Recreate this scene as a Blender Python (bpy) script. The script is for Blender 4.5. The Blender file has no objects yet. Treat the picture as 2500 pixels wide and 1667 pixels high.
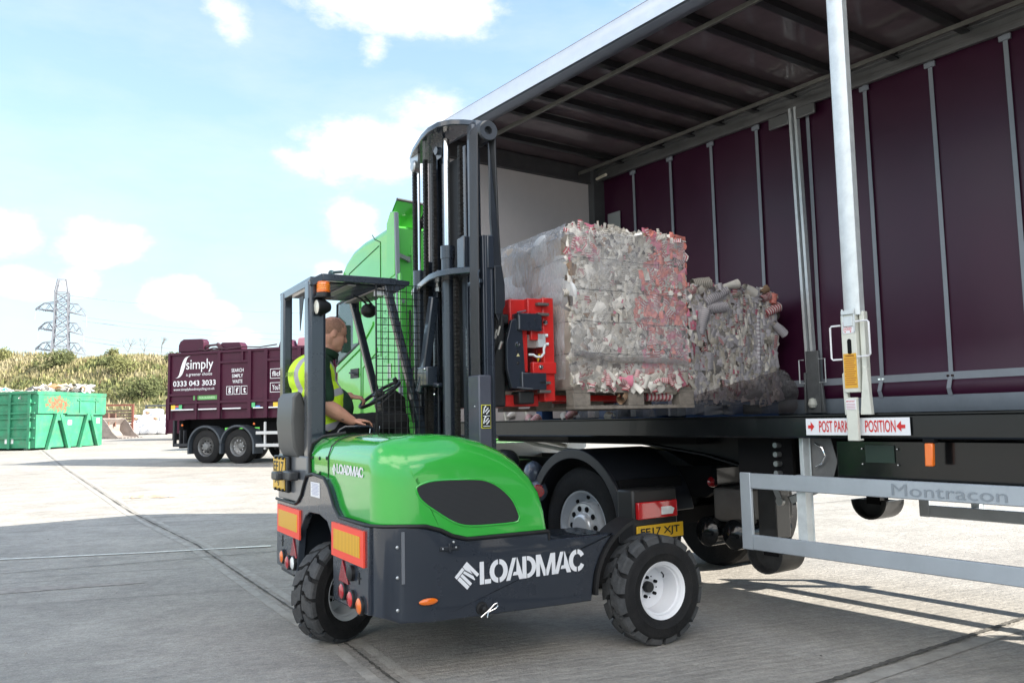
import bpy, bmesh, math, random
from mathutils import Vector, Matrix, Euler
R = math.radians
S = bpy.context.scene
COL = S.collection
random.seed(7)
# ------------------------------------------------------------------ camera
cam_d = bpy.data.cameras.new("camera"); cam = bpy.data.objects.new("camera", cam_d); COL.objects.link(cam)
cam_d.sensor_width = 36.0; cam_d.sensor_fit = 'HORIZONTAL'; cam_d.lens = 29.376
cam_d.clip_start = 0.05; cam_d.clip_end = 3000
cr = Vector((0.999798, 0.001876, -0.019998)); cu = Vector((0.020086, -0.093361, 0.995430)); cf = Vector((0, 0.995631, 0.093380))
cam.matrix_world = Matrix(((cr.x, cu.x, -cf.x, 0), (cr.y, cu.y, -cf.y, 0), (cr.z, cu.z, -cf.z, 1.41), (0, 0, 0, 1)))
S.camera = cam
S.render.resolution_x = 1024; S.render.resolution_y = 682
S.render.engine = 'CYCLES'
S.view_settings.view_transform = 'Standard'; S.view_settings.look = 'None'; S.view_settings.gamma = 1.0
S.view_settings.exposure = 1.75
# ------------------------------------------------------------------ world and sun
SUNV = Vector((1.633, -0.227, 1.0)).normalized()
W = bpy.data.worlds.new("World"); S.world = W; W.use_nodes = True
def build_world():
    nt = W.node_tree; N = nt.nodes; L = nt.links; N.clear()
    def m(op, a, b=None, c=None):
        n = N.new('ShaderNodeMath'); n.operation = op
        for i, v in enumerate((a, b, c)):
            if v is None: continue
            if isinstance(v, (int, float)): n.inputs[i].default_value = v
            else: L.new(v, n.inputs[i])
        return n.outputs[0]
    sky = N.new('ShaderNodeTexSky'); sky.sky_type = 'NISHITA'; sky.sun_disc = False
    sky.sun_elevation = math.asin(SUNV.z); sky.sun_rotation = math.atan2(SUNV.x, SUNV.y)
    sky.altitude = 200; sky.air_density = 1.0; sky.dust_density = 0.05; sky.ozone_density = 2.5
    tc = N.new('ShaderNodeTexCoord')
    nrm = N.new('ShaderNodeVectorMath'); nrm.operation = 'NORMALIZE'; L.new(tc.outputs['Generated'], nrm.inputs[0])
    D = nrm.outputs[0]
    def dot(v):
        n = N.new('ShaderNodeVectorMath'); n.operation = 'DOT_PRODUCT'; L.new(D, n.inputs[0]); n.inputs[1].default_value = v; return n.outputs['Value']
    sep = N.new('ShaderNodeSeparateXYZ'); L.new(D, sep.inputs[0])
    def noise(scale, detail, rough, stretch=(1, 1, 1)):
        mp = N.new('ShaderNodeMapping'); mp.inputs['Scale'].default_value = stretch; L.new(D, mp.inputs[0])
        n = N.new('ShaderNodeTexNoise'); n.inputs['Scale'].default_value = scale; n.inputs['Detail'].default_value = detail
        n.inputs['Roughness'].default_value = rough; L.new(mp.outputs[0], n.inputs['Vector']); return n.outputs['Fac']
    # cumulus clouds at their bearings, the last few unseen and added for fill light: (direction, half width, half height, weight)
    blobs = [((-.150, .93, .310), .115, .036, 1.0), ((-.09, .935, .350), .065, .035, .7), ((-.235, .925, .300), .05, .025, .8), ((-.11, .885, .455), .12, .045, .95), ((-.145, .90, .415), .035, .03, .8), ((-.294, .854, .429), .035, .035, .75),
             ((-.185, .958, .225), .045, .035, .85), ((-.21, .95, .175), .035, .02, .7), ((-.515, .84, .205), .05, .03, .95), ((-.44, .875, .198), .06, .032, .9), ((-.372, .918, .143), .042, .026, .95), ((-.33, .93, .125), .03, .018, .9),
             ((-.50, .85, .150), .05, .02, .8), ((-.46, .88, .155), .03, .02, .8), ((-.31, .945, .10), .04, .015, .7), ((.30, .9, .45), .25, .10, .7), ((.75, .5, .3), .3, .12, .8), ((-.8, .4, .25), .3, .1, .8), ((-.2, -.9, .35), .4, .14, .9), ((.5, -.8, .3), .3, .12, .8), ((-.85, -.4, .3), .3, .1, .8), ((-.1, -.75, .65), .55, .28, 1.0), ((-.7, -.55, .5), .45, .22, 1.0), ((.5, -.6, .7), .35, .2, .9), ((-.75, .1, .75), .3, .16, .9)]
    tot = None
    for d, sx, sy, w in blobs:
        c = Vector(d).normalized(); r = c.cross(Vector((0, 0, 1))).normalized(); u = r.cross(c)
        a = m('DIVIDE', dot(r), sx); b = m('DIVIDE', dot(u), sy)
        q = m('ADD', m('MULTIPLY', a, a), m('MULTIPLY', b, b))
        e = m('MULTIPLY', m('POWER', 2.718, m('MULTIPLY', q, -0.8)), w)
        e = m('MULTIPLY', e, m('GREATER_THAN', dot(c), 0.0))
        tot = e if tot is None else m('MAXIMUM', tot, e)
    n1 = noise(9.0, 9, 0.62, (1, 1, 1.7)); n2 = noise(3.0, 6, 0.6, (1, 1, 3.0))
    cl = m('ADD', tot, m('MULTIPLY', m('SUBTRACT', n1, 0.5), 1.35))
    mr = N.new('ShaderNodeMapRange'); mr.interpolation_type = 'SMOOTHSTEP'; L.new(cl, mr.inputs[0]); mr.inputs[1].default_value = 0.40; mr.inputs[2].default_value = 0.80
    veil = N.new('ShaderNodeMapRange'); L.new(n2, veil.inputs[0]); veil.inputs[1].default_value = 0.38; veil.inputs[2].default_value = 0.78; veil.inputs[3].default_value = 0.0; veil.inputs[4].default_value = 0.42
    cover = m('MULTIPLY', mr.outputs[0], 0.97)
    back = N.new('ShaderNodeMapRange'); L.new(dot(Vector((-.25, -.97, 0))), back.inputs[0]); back.inputs[1].default_value = -.1; back.inputs[2].default_value = .4  # unseen clouds behind the camera made brighter as added fill light
    cc = N.new('ShaderNodeMix'); cc.data_type = 'RGBA'; L.new(back.outputs[0], cc.inputs['Factor']); cc.inputs['A'].default_value = (3.7, 3.65, 3.6, 1); cc.inputs['B'].default_value = (10.5, 10.0, 9.4, 1)
    hz = N.new('ShaderNodeMapRange'); L.new(sep.outputs[2], hz.inputs[0]); hz.inputs[1].default_value = 0.0; hz.inputs[2].default_value = 0.5; hz.inputs[3].default_value = 0.92; hz.inputs[4].default_value = 0.26
    mh = N.new('ShaderNodeMix'); mh.data_type = 'RGBA'; L.new(hz.outputs[0], mh.inputs['Factor']); L.new(sky.outputs[0], mh.inputs['A']); mh.inputs['B'].default_value = (1.95, 2.56, 2.82, 1)
    mx = N.new('ShaderNodeMix'); mx.data_type = 'RGBA'; L.new(cover, mx.inputs['Factor']); vm = N.new('ShaderNodeMix'); vm.data_type = 'RGBA'; L.new(veil.outputs[0], vm.inputs['Factor']); L.new(mh.outputs['Result'], vm.inputs['A']); vm.inputs['B'].default_value = (3.1, 3.2, 3.25, 1); L.new(vm.outputs['Result'], mx.inputs['A']); L.new(cc.outputs['Result'], mx.inputs['B'])
    bg = N.new('ShaderNodeBackground'); bg.inputs['Strength'].default_value = 0.112; L.new(mx.outputs['Result'], bg.inputs['Color'])
    out = N.new('ShaderNodeOutputWorld'); L.new(bg.outputs[0], out.inputs[0])
build_world()
sd = bpy.data.lights.new("sun", 'SUN'); sd.energy = 4.0; sd.angle = R(0.5); sd.color = (1.0, 0.94, 0.84)
sun = bpy.data.objects.new("sun", sd); COL.objects.link(sun); sun.rotation_euler = SUNV.to_track_quat('Z', 'Y').to_euler(); sun.location = (30, -5, 30)

# ------------------------------------------------------------------ materials
MATS = {}
def mat(name, color, rough=0.5, metal=0.0, var=0.0, vscale=6.0, bump=0.0, bscale=40.0, coat=0.0, emit=0.0, spec=0.5, alpha=1.0, island=0.0, dirt=0.0):
    if name in MATS: return MATS[name]
    M = bpy.data.materials.new(name); M.use_nodes = True; nt = M.node_tree; N = nt.nodes; L = nt.links
    P = N['Principled BSDF']; col = (*color, 1)
    P.inputs['Base Color'].default_value = col; P.inputs['Roughness'].default_value = rough; P.inputs['Metallic'].default_value = metal
    P.inputs['Specular IOR Level'].default_value = spec; P.inputs['Coat Weight'].default_value = coat; P.inputs['Coat Roughness'].default_value = 0.04
    if alpha < 1: P.inputs['Alpha'].default_value = alpha
    if emit: P.inputs['Emission Color'].default_value = col; P.inputs['Emission Strength'].default_value = emit
    tc = N.new('ShaderNodeTexCoord')
    last = None
    if var:
        n = N.new('ShaderNodeTexNoise'); n.inputs['Scale'].default_value = vscale; n.inputs['Detail'].default_value = 7; n.inputs['Roughness'].default_value = 0.65; L.new(tc.outputs['Object'], n.inputs['Vector'])
        r = N.new('ShaderNodeValToRGB'); r.color_ramp.elements[0].position = 0.3; r.color_ramp.elements[1].position = 0.72
        r.color_ramp.elements[0].color = (*[max(0, c * (1 - var)) for c in color], 1); r.color_ramp.elements[1].color = (*[min(1, c * (1 + var)) for c in color], 1)
        L.new(n.outputs['Fac'], r.inputs[0]); last = r.outputs[0]
        rr = N.new('ShaderNodeMapRange'); L.new(n.outputs['Fac'], rr.inputs[0]); rr.inputs[3].default_value = max(0.02, rough - 0.12 * (0.4 + var)); rr.inputs[4].default_value = min(1, rough + 0.2 * (0.4 + var)); L.new(rr.outputs[0], P.inputs['Roughness'])
    if island:
        g = N.new('ShaderNodeNewGeometry'); mr = N.new('ShaderNodeMapRange'); L.new(g.outputs['Random Per Island'], mr.inputs[0]); mr.inputs[3].default_value = 1 - island; mr.inputs[4].default_value = 1 + island
        mx = N.new('ShaderNodeVectorMath'); mx.operation = 'SCALE'; L.new(mr.outputs[0], mx.inputs['Scale'])
        if last is not None: L.new(last, mx.inputs[0])
        else: mx.inputs[0].default_value = color
        last = mx.outputs[0]
    if dirt:
        n = N.new('ShaderNodeTexNoise'); n.inputs['Scale'].default_value = 2.3; n.inputs['Detail'].default_value = 9; n.inputs['Roughness'].default_value = 0.75; L.new(tc.outputs['Object'], n.inputs['Vector'])
        mr = N.new('ShaderNodeMapRange'); L.new(n.outputs['Fac'], mr.inputs[0]); mr.inputs[1].default_value = 0.48; mr.inputs[2].default_value = 0.75; mr.inputs[4].default_value = dirt
        mx = N.new('ShaderNodeMix'); mx.data_type = 'RGBA'; L.new(mr.outputs[0], mx.inputs['Factor']); mx.inputs['B'].default_value = (.16, .14, .12, 1)
        if last is not None: L.new(last, mx.inputs['A'])
        else: mx.inputs['A'].default_value = col
        last = mx.outputs['Result']
    if last is not None: L.new(last, P.inputs['Base Color'])
    if bump:
        n = N.new('ShaderNodeTexNoise'); n.inputs['Scale'].default_value = bscale; n.inputs['Detail'].default_value = 5; L.new(tc.outputs['Object'], n.inputs['Vector'])
        b = N.new('ShaderNodeBump'); b.inputs['Strength'].default_value = bump; b.inputs['Distance'].default_value = 0.02; L.new(n.outputs['Fac'], b.inputs['Height']); L.new(b.outputs[0], P.inputs['Normal'])
    MATS[name] = M; return M

def stripes(name, a, b, n, axis='UV', duty=0.5, rough=0.6, comp=1, angle=0.0, island=0.0):
    """two-colour printed stripes along one coordinate"""
    M = bpy.data.materials.new(name); M.use_nodes = True; nt = M.node_tree; N = nt.nodes; L = nt.links; P = N['Principled BSDF']
    P.inputs['Roughness'].default_value = rough
    tc = N.new('ShaderNodeTexCoord'); mp = N.new('ShaderNodeMapping'); mp.inputs['Rotation'].default_value = (0, 0, angle); L.new(tc.outputs[axis], mp.inputs[0])
    s = N.new('ShaderNodeSeparateXYZ'); L.new(mp.outputs[0], s.inputs[0])
    k = N.new('ShaderNodeMath'); k.operation = 'MULTIPLY'; L.new(s.outputs[comp], k.inputs[0]); k.inputs[1].default_value = n
    f = N.new('ShaderNodeMath'); f.operation = 'FRACT'; L.new(k.outputs[0], f.inputs[0])
    g = N.new('ShaderNodeMath'); g.operation = 'LESS_THAN'; L.new(f.outputs[0], g.inputs[0]); g.inputs[1].default_value = duty
    mx = N.new('ShaderNodeMix'); mx.data_type = 'RGBA'; L.new(g.outputs[0], mx.inputs['Factor']); mx.inputs['A'].default_value = (*a, 1); mx.inputs['B'].default_value = (*b, 1)
    o = mx.outputs['Result']
    if island:
        ge = N.new('ShaderNodeNewGeometry'); mr = N.new('ShaderNodeMapRange'); L.new(ge.outputs['Random Per Island'], mr.inputs[0]); mr.inputs[3].default_value = 1 - island; mr.inputs[4].default_value = 1 + island * .4
        sc = N.new('ShaderNodeVectorMath'); sc.operation = 'SCALE'; L.new(mr.outputs[0], sc.inputs['Scale']); L.new(o, sc.inputs[0]); o = sc.outputs[0]
    L.new(o, P.inputs['Base Color']); return M

slate = mat('slate_paint', (.020, .027, .040), .26, var=.08, vscale=3, coat=.7)
slate_d = mat('dark_slate_paint', (.014, .018, .025), .35, var=.15, coat=.3)
green_p = mat('green_paint', (.040, .43, .055), .16, var=.04, vscale=2, coat=1.0, bump=.006, bscale=3)
cab_green = mat('cab_green_paint', (.10, .50, .075), .16, var=.05, vscale=1.5, coat=1.0)
black = mat('black_plastic', (.012, .012, .013), .45, var=.2)
black_g = mat('gloss_black_paint', (.006, .007, .008), .14, var=.1, coat=.15, spec=.4)
black_m = mat('matt_black', (.006, .006, .007), .8, var=.3, spec=.2)
rubber = mat('tyre_rubber', (.012, .012, .013), .75, var=.35, vscale=14, bump=.25, bscale=60, dirt=.10, spec=.3)
rubber_tread = mat('scuffed_tread_rubber', (.055, .057, .060), .8, var=.4, vscale=20, bump=.3, bscale=80, dirt=.25)
chrome = mat('chrome', (.8, .8, .8), .08, metal=1.0)
steel = mat('zinc_steel', (.55, .57, .58), .38, metal=.85, var=.15, vscale=9, dirt=.12)
galv = mat('galvanised_steel', (.66, .70, .71), .42, metal=.35, var=.12, vscale=14, dirt=.06)
alu = mat('silver_aluminium', (.42, .46, .50), .42, metal=.35, var=.08, vscale=5)
white_p = mat('white_paint', (.78, .78, .80), .4, var=.04)
cream_p = mat('cream_paint', (.66, .67, .60), .45, var=.1, dirt=.1)
red_p = mat('red_paint', (.60, .018, .015), .3, var=.1, coat=.4, dirt=.1)
red_l = mat('red_lens', (.55, .015, .02), .12, coat=1)
orange_l = mat('orange_lens', (.85, .17, .01), .12, coat=1)
white_l = mat('clear_lens', (.8, .82, .82), .08, coat=1)
yellow_pl = mat('yellow_plate', (.75, .45, .02), .35, var=.05)
dirty_wood = mat('weathered_wood', (.23, .20, .17), .85, var=.4, vscale=9, bump=.4, bscale=30)
white_dec = mat('white_decal', (.80, .81, .84), .4)
red_dec = mat('red_decal', (.62, .02, .02), .4)
black_dec = mat('black_decal', (.015, .015, .015), .5)
glass = mat('tinted_glass', (.02, .035, .04), .03, coat=1, spec=.9, alpha=.55)

# ------------------------------------------------------------------ mesh building
def nf(a):
    a = R(a); return a
class MB:
    def __init__(s): s.v = []; s.f = []; s.m = []; s.uv = None; s.cur = 0
    def mat(s, i): s.cur = i; return s
    def add(s, vs, fs, uvs=None):
        b = len(s.v); s.v += [Vector(p) for p in vs]; s.f += [tuple(i + b for i in f) for f in fs]; s.m += [s.cur] * len(fs)
        if uvs is not None:
            if s.uv is None: s.uv = {}
            for i, q in enumerate(uvs): s.uv[b + i] = q
        return s
    def box(s, x0, x1, y0, y1, z0, z1):
        vs = [(x, y, z) for x in (x0, x1) for y in (y0, y1) for z in (z0, z1)]
        return s.add(vs, [(0, 1, 3, 2), (4, 6, 7, 5), (0, 4, 5, 1), (2, 3, 7, 6), (0, 2, 6, 4), (1, 5, 7, 3)])
    def prism(s, pts, ax, a, b):
        """polygon pts in the plane normal to axis ax (x:(y,z) y:(x,z) z:(x,y)) extruded a..b"""
        def P(p, t): return {'x': (t, p[0], p[1]), 'y': (p[0], t, p[1]), 'z': (p[0], p[1], t)}[ax]
        n = len(pts); vs = [P(p, a) for p in pts] + [P(p, b) for p in pts]
        fs = [tuple(range(n)), tuple(range(2 * n - 1, n - 1, -1))] + [(i, (i + 1) % n, (i + 1) % n + n, i + n) for i in range(n)]
        return s.add(vs, fs)
    def bar(s, p0, p1, w, h, up=(0, 0, 1)):
        p0 = Vector(p0); p1 = Vector(p1); d = (p1 - p0).normalized(); u = Vector(up)
        if abs(d.dot(u)) > .99: u = Vector((1, 0, 0))
        x = d.cross(u).normalized(); y = x.cross(d); vs = []
        for p in (p0, p1):
            for a, b in ((-1, -1), (1, -1), (1, 1), (-1, 1)): vs.append(p + x * (a * w / 2) + y * (b * h / 2))
        return s.add(vs, [(0, 3, 2, 1), (4, 5, 6, 7)] + [(i, (i + 1) % 4, (i + 1) % 4 + 4, i + 4) for i in range(4)])
    def tube(s, pts, r, n=8, closed=False, caps=True):
        pts = [Vector(p) for p in pts]; k = len(pts); rs = r if isinstance(r, (list, tuple)) else [r] * k; vs = []; prev = None
        for i, p in enumerate(pts):
            if closed: d = (pts[(i + 1) % k] - pts[i - 1]).normalized()
            else: d = (pts[min(i + 1, k - 1)] - pts[max(i - 1, 0)]).normalized()
            if prev is None:
                u = Vector((0, 0, 1)) if abs(d.z) < .9 else Vector((1, 0, 0)); x = d.cross(u).normalized()
            else: x = (prev - d * prev.dot(d)).normalized()
            prev = x; y = d.cross(x)
            for j in range(n):
                a = 2 * math.pi * j / n; vs.append(p + x * (math.cos(a) * rs[i]) + y * (math.sin(a) * rs[i]))
        fs = []
        for i in range(k if closed else k - 1):
            a = i * n; b = ((i + 1) % k) * n
            for j in range(n): fs.append((a + j, a + (j + 1) % n, b + (j + 1) % n, b + j))
        if caps and not closed: fs += [tuple(range(n - 1, -1, -1)), tuple(range((k - 1) * n, k * n))]
        return s.add(vs, fs)
    def cyl(s, p0, p1, r, n=20, r2=None): return s.tube([p0, p1], [r, r if r2 is None else r2], n)
    def lathe(s, prof, o, ax, n=40, a0=0, a1=360, cap=False):
        """prof: list of (radius, distance along ax)"""
        o = Vector(o); d = Vector(ax).normalized(); u = Vector((0, 0, 1)) if abs(d.z) < .9 else Vector((1, 0, 0)); x = d.cross(u).normalized(); y = d.cross(x).normalized()
        full = abs(a1 - a0) >= 360; m = n if full else n + 1; vs = []
        for r, h in prof:
            for j in range(m):
                a = R(a0 + (a1 - a0) * j / n); vs.append(o + d * h + x * (math.cos(a) * r) + y * (math.sin(a) * r))
        fs = []
        for i in range(len(prof) - 1):
            for j in range(n):
                k = (j + 1) % m; fs.append((i * m + j, i * m + k, (i + 1) * m + k, (i + 1) * m + j))
        if cap:
            fs.append(tuple(range(m - 1, -1, -1))); fs.append(tuple(range((len(prof) - 1) * m, len(prof) * m)))
        return s.add(vs, fs)
    def ball(s, c, r, n=16, k=10, M=None):
        c = Vector(c); r = r if isinstance(r, (list, tuple)) else (r, r, r); vs = []; fs = []
        for i in range(k + 1):
            t = math.pi * i / k
            for j in range(n):
                a = 2 * math.pi * j / n; p = Vector((r[0] * math.sin(t) * math.cos(a), r[1] * math.sin(t) * math.sin(a), r[2] * math.cos(t)))
                if M is not None: p = M @ p
                vs.append(c + p)
        for i in range(k):
            for j in range(n): fs.append((i * n + j, i * n + (j + 1) % n, (i + 1) * n + (j + 1) % n, (i + 1) * n + j))
        return s.add(vs, fs)
    def cap(s, p0, p1, r0, r1, n=14):
        """tapered capsule"""
        p0 = Vector(p0); p1 = Vector(p1); d = (p1 - p0); l = d.length; d /= max(l, 1e-6); pts = []; rs = []
        for t in (0, 25, 50, 75): pts.append(p0 - d * (r0 * math.cos(R(t)))); rs.append(max(1e-4, r0 * math.sin(R(t))))
        for t in (0, .33, .66, 1): pts.append(p0 + d * l * t); rs.append(r0 + (r1 - r0) * t)
        for t in (15, 40, 65, 90): pts.append(p1 + d * (r1 * math.sin(R(t)))); rs.append(max(1e-4, r1 * math.cos(R(t))))
        return s.tube(pts, rs, n)
    def quad(s, a, b, c, d): return s.add([a, b, c, d], [(0, 1, 2, 3)])
    def fillet(s, prof, v0, v1, K=6, sgn=1):
        """side-profile extrusion with a rounded edge at v0. prof: (u,z,r,du,dz): r fillet radius, (du,dz) inward direction"""
        n = len(prof); lay = []
        for k in range(K + 1):
            th = math.pi / 2 * k / K
            lay.append([(p[0] + p[3] * p[2] * (1 - math.sin(th)), v0 + sgn * p[2] * (1 - math.cos(th)), p[1] + p[4] * p[2] * (1 - math.sin(th))) for p in prof])
        lay.append([(p[0], v1, p[1]) for p in prof])
        vs = [q for l in lay for q in l]; fs = [tuple(range(n))]
        for k in range(len(lay) - 1):
            for i in range(n): fs.append((k * n + i, k * n + (i + 1) % n, (k + 1) * n + (i + 1) % n, (k + 1) * n + i))
        fs.append(tuple(range(len(vs) - 1, len(vs) - n - 1, -1)))
        return s.add(vs, fs)
    def mesh(s, name, off=(0, 0, 0), mats=(), smooth=38, bevel=0):
        me = bpy.data.meshes.new(name); o = Vector(off)
        me.from_pydata([v - o for v in s.v], [], s.f)
        for m_ in mats: me.materials.append(m_)
        me.polygons.foreach_set('material_index', s.m)
        if s.uv is not None:
            ul = me.uv_layers.new(name='uv')
            for lp in me.loops: ul.data[lp.index].uv = s.uv.get(lp.vertex_index, (0, 0))
        bm = bmesh.new(); bm.from_mesh(me); bmesh.ops.recalc_face_normals(bm, faces=bm.faces)
        if bevel: pass
        bm.to_mesh(me); bm.free()
        me.shade_smooth(); me.set_sharp_from_angle(angle=R(smooth)); me.update()
        return me

def tagp(o, label=None, cat=None, group=None, kind=None):
    if label: o['label'] = label
    if cat: o['category'] = cat
    if group: o['group'] = group
    if kind: o['kind'] = kind
    return o
def frame(o, az=None, X=None, Y=None):
    """local axes: x=heading (azimuth clockwise from +Y), y=left of heading"""
    if az is not None:
        a = R(az); X = Vector((math.sin(a), math.cos(a), 0)); Y = Vector((-math.cos(a), math.sin(a), 0))
    X = Vector(X); Y = Vector(Y); o = Vector(o)
    return Matrix(((X.x, Y.x, 0, o.x), (X.y, Y.y, 0, o.y), (0, 0, 1, o.z), (0, 0, 0, 1)))
def aslist(m): return list(m) if isinstance(m, (list, tuple)) else [m]
def bev(o, w, seg=2, ang=40):
    b = o.modifiers.new('bevel', 'BEVEL'); b.width = w; b.segments = seg; b.limit_method = 'ANGLE'; b.angle_limit = R(ang); b.harden_normals = False
class Thing:
    def __init__(s, name, label, cat, F=None, base=(0, 0, 0), group=None):
        s.F = F or Matrix.Identity(4); s.base = Vector(base)
        s.o = bpy.data.objects.new(name, None); COL.objects.link(s.o); s.o.empty_display_size = .2
        s.o.matrix_world = s.F @ Matrix.Translation(s.base); tagp(s.o, label, cat, group)
    def part(s, name, mb, mats, parent=None, bevel=0, label=None, smooth=38, seg=2, kind=None):
        me = mb.mesh(name, s.base, aslist(mats), smooth); o = bpy.data.objects.new(name, me); COL.objects.link(o); o.parent = parent or s.o
        if bevel: bev(o, bevel, seg)
        tagp(o, label, kind=kind)
        return o
    def text(s, name, txt, org, xd, yd, w, h, m, parent=None, bold=0.0, depth=0.0):
        vs, fs = text2d(txt, bold); xs = [p[0] for p in vs]; ys = [p[1] for p in vs]; x0, x1, y0, y1 = min(xs), max(xs), min(ys), max(ys)
        org = Vector(org); xd = Vector(xd).normalized(); yd = Vector(yd).normalized(); k = w / (x1 - x0); kk = h / (y1 - y0)
        mb = MB(); mb.add([org + xd * ((p[0] - x0) * k) + yd * ((p[1] - y0) * kk) for p in vs], fs)
        return s.part(name, mb, m, parent)
def single(name, label, cat, mb, mats, F=None, base=(0, 0, 0), group=None, kind=None, bevel=0, smooth=38):
    F = F or Matrix.Identity(4); base = Vector(base); me = mb.mesh(name, base, aslist(mats), smooth)
    o = bpy.data.objects.new(name, me); COL.objects.link(o); o.matrix_world = F @ Matrix.Translation(base); tagp(o, label, cat, group, kind)
    if bevel: bev(o, bevel)
    return o
def struct(name, mb, mats, smooth=38): return single(name, None, None, mb, mats, kind='structure', smooth=smooth)
_T = {}
def text2d(txt, bold=0.0):
    key = (txt, bold)
    if key in _T: return _T[key]
    c = bpy.data.curves.new('t', 'FONT'); c.body = txt; c.offset = bold; c.resolution_u = 4; c.align_x = 'LEFT'; c.space_line = .9
    o = bpy.data.objects.new('t', c); COL.objects.link(o); dg = bpy.context.evaluated_depsgraph_get(); dg.update()
    me = bpy.data.meshes.new_from_object(o.evaluated_get(dg)); vs = [(v.co.x, v.co.y) for v in me.vertices]; fs = [tuple(p.vertices) for p in me.polygons]
    bpy.data.objects.remove(o); bpy.data.curves.remove(c); bpy.data.meshes.remove(me); _T[key] = (vs, fs); return vs, fs

# stencil word mark: letters as polygons in a unit-height box
def ring(cx, cy, rx, ry, ix, iy, a0, a1, n=12):
    o = [(cx + rx * math.cos(R(a0 + (a1 - a0) * i / n)), cy + ry * math.sin(R(a0 + (a1 - a0) * i / n))) for i in range(n + 1)]
    i_ = [(cx + ix * math.cos(R(a0 + (a1 - a0) * i / n)), cy + iy * math.sin(R(a0 + (a1 - a0) * i / n))) for i in range(n, -1, -1)]
    return o + i_
def wordmark():
    P = []; x = 0
    P += [[(0, 0), (0, 1), (.2, 1), (.2, .2), (.2, 0)], [(.23, 0), (.23, .2), (.52, .2), (.52, 0)]]; x = .46
    c = x + .42; P += [ring(c, .5, .42, .52, .2, .3, 93, 267), ring(c + .03, .5, .42, .52, .2, .3, -87, 87)]; x += .78
    P += [[(x, 0), (x + .32, 1), (x + .5, 1), (x + .2, 0)], [(x + .53, 1), (x + .56, 1), (x + .86, 0), (x + .64, 0), (x + .58, .2), (x + .32, .2), (x + .38, .36), (x + .5, .36)]]; x += .80
    P += [[(x, 0), (x, 1), (x + .2, 1), (x + .2, 0)], ring(x + .23, .5, .45, .5, .24, .31, -90, 90)]; x += .68
    P += [[(x + a, c) for a, c in ((0, 0), (0, 1), (.24, 1), (.475, .26), (.475, 0), (.37, 0), (.19, .60), (.19, 0))], [(x + a, c) for a, c in ((.505, 0), (.505, .26), (.74, 1), (.98, 1), (.98, 0), (.79, 0), (.79, .60), (.61, 0))]]; x += .92
    P += [[(x, 0), (x + .32, 1), (x + .5, 1), (x + .2, 0)], [(x + .53, 1), (x + .56, 1), (x + .86, 0), (x + .64, 0), (x + .58, .2), (x + .32, .2), (x + .38, .36), (x + .5, .36)]]; x += .76
    c = x + .42; P += [ring(c, .5, .42, .52, .2, .3, 93, 267), ring(c + .03, .5, .40, .52, .2, .3, 28, 87, 6), ring(c + .03, .5, .40, .52, .2, .3, -87, -28, 6)]; x += .86
    return P, x
def emblem():
    # tilted square mark of three bars and a zigzag, unit box
    Q = [[(0, .82), (0, 1), (.62, 1), (.62, .82)], [(0, 0), (0, .78), (.2, .78), (.2, 0)], [(.24, .0), (.24, .78), (.40, .78), (.40, 0)], [(.44, .78), (.58, .78), (.72, .2), (.66, 0), (.60, 0)], [(.66, 1), (.86, 1), (1, 1), (1, 0), (.82, 0), (.82, .6), (.76, .3), (.64, .78)]]
    return [[((p[0] - .5), (p[1] - .5)) for p in q] for q in Q]
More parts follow.
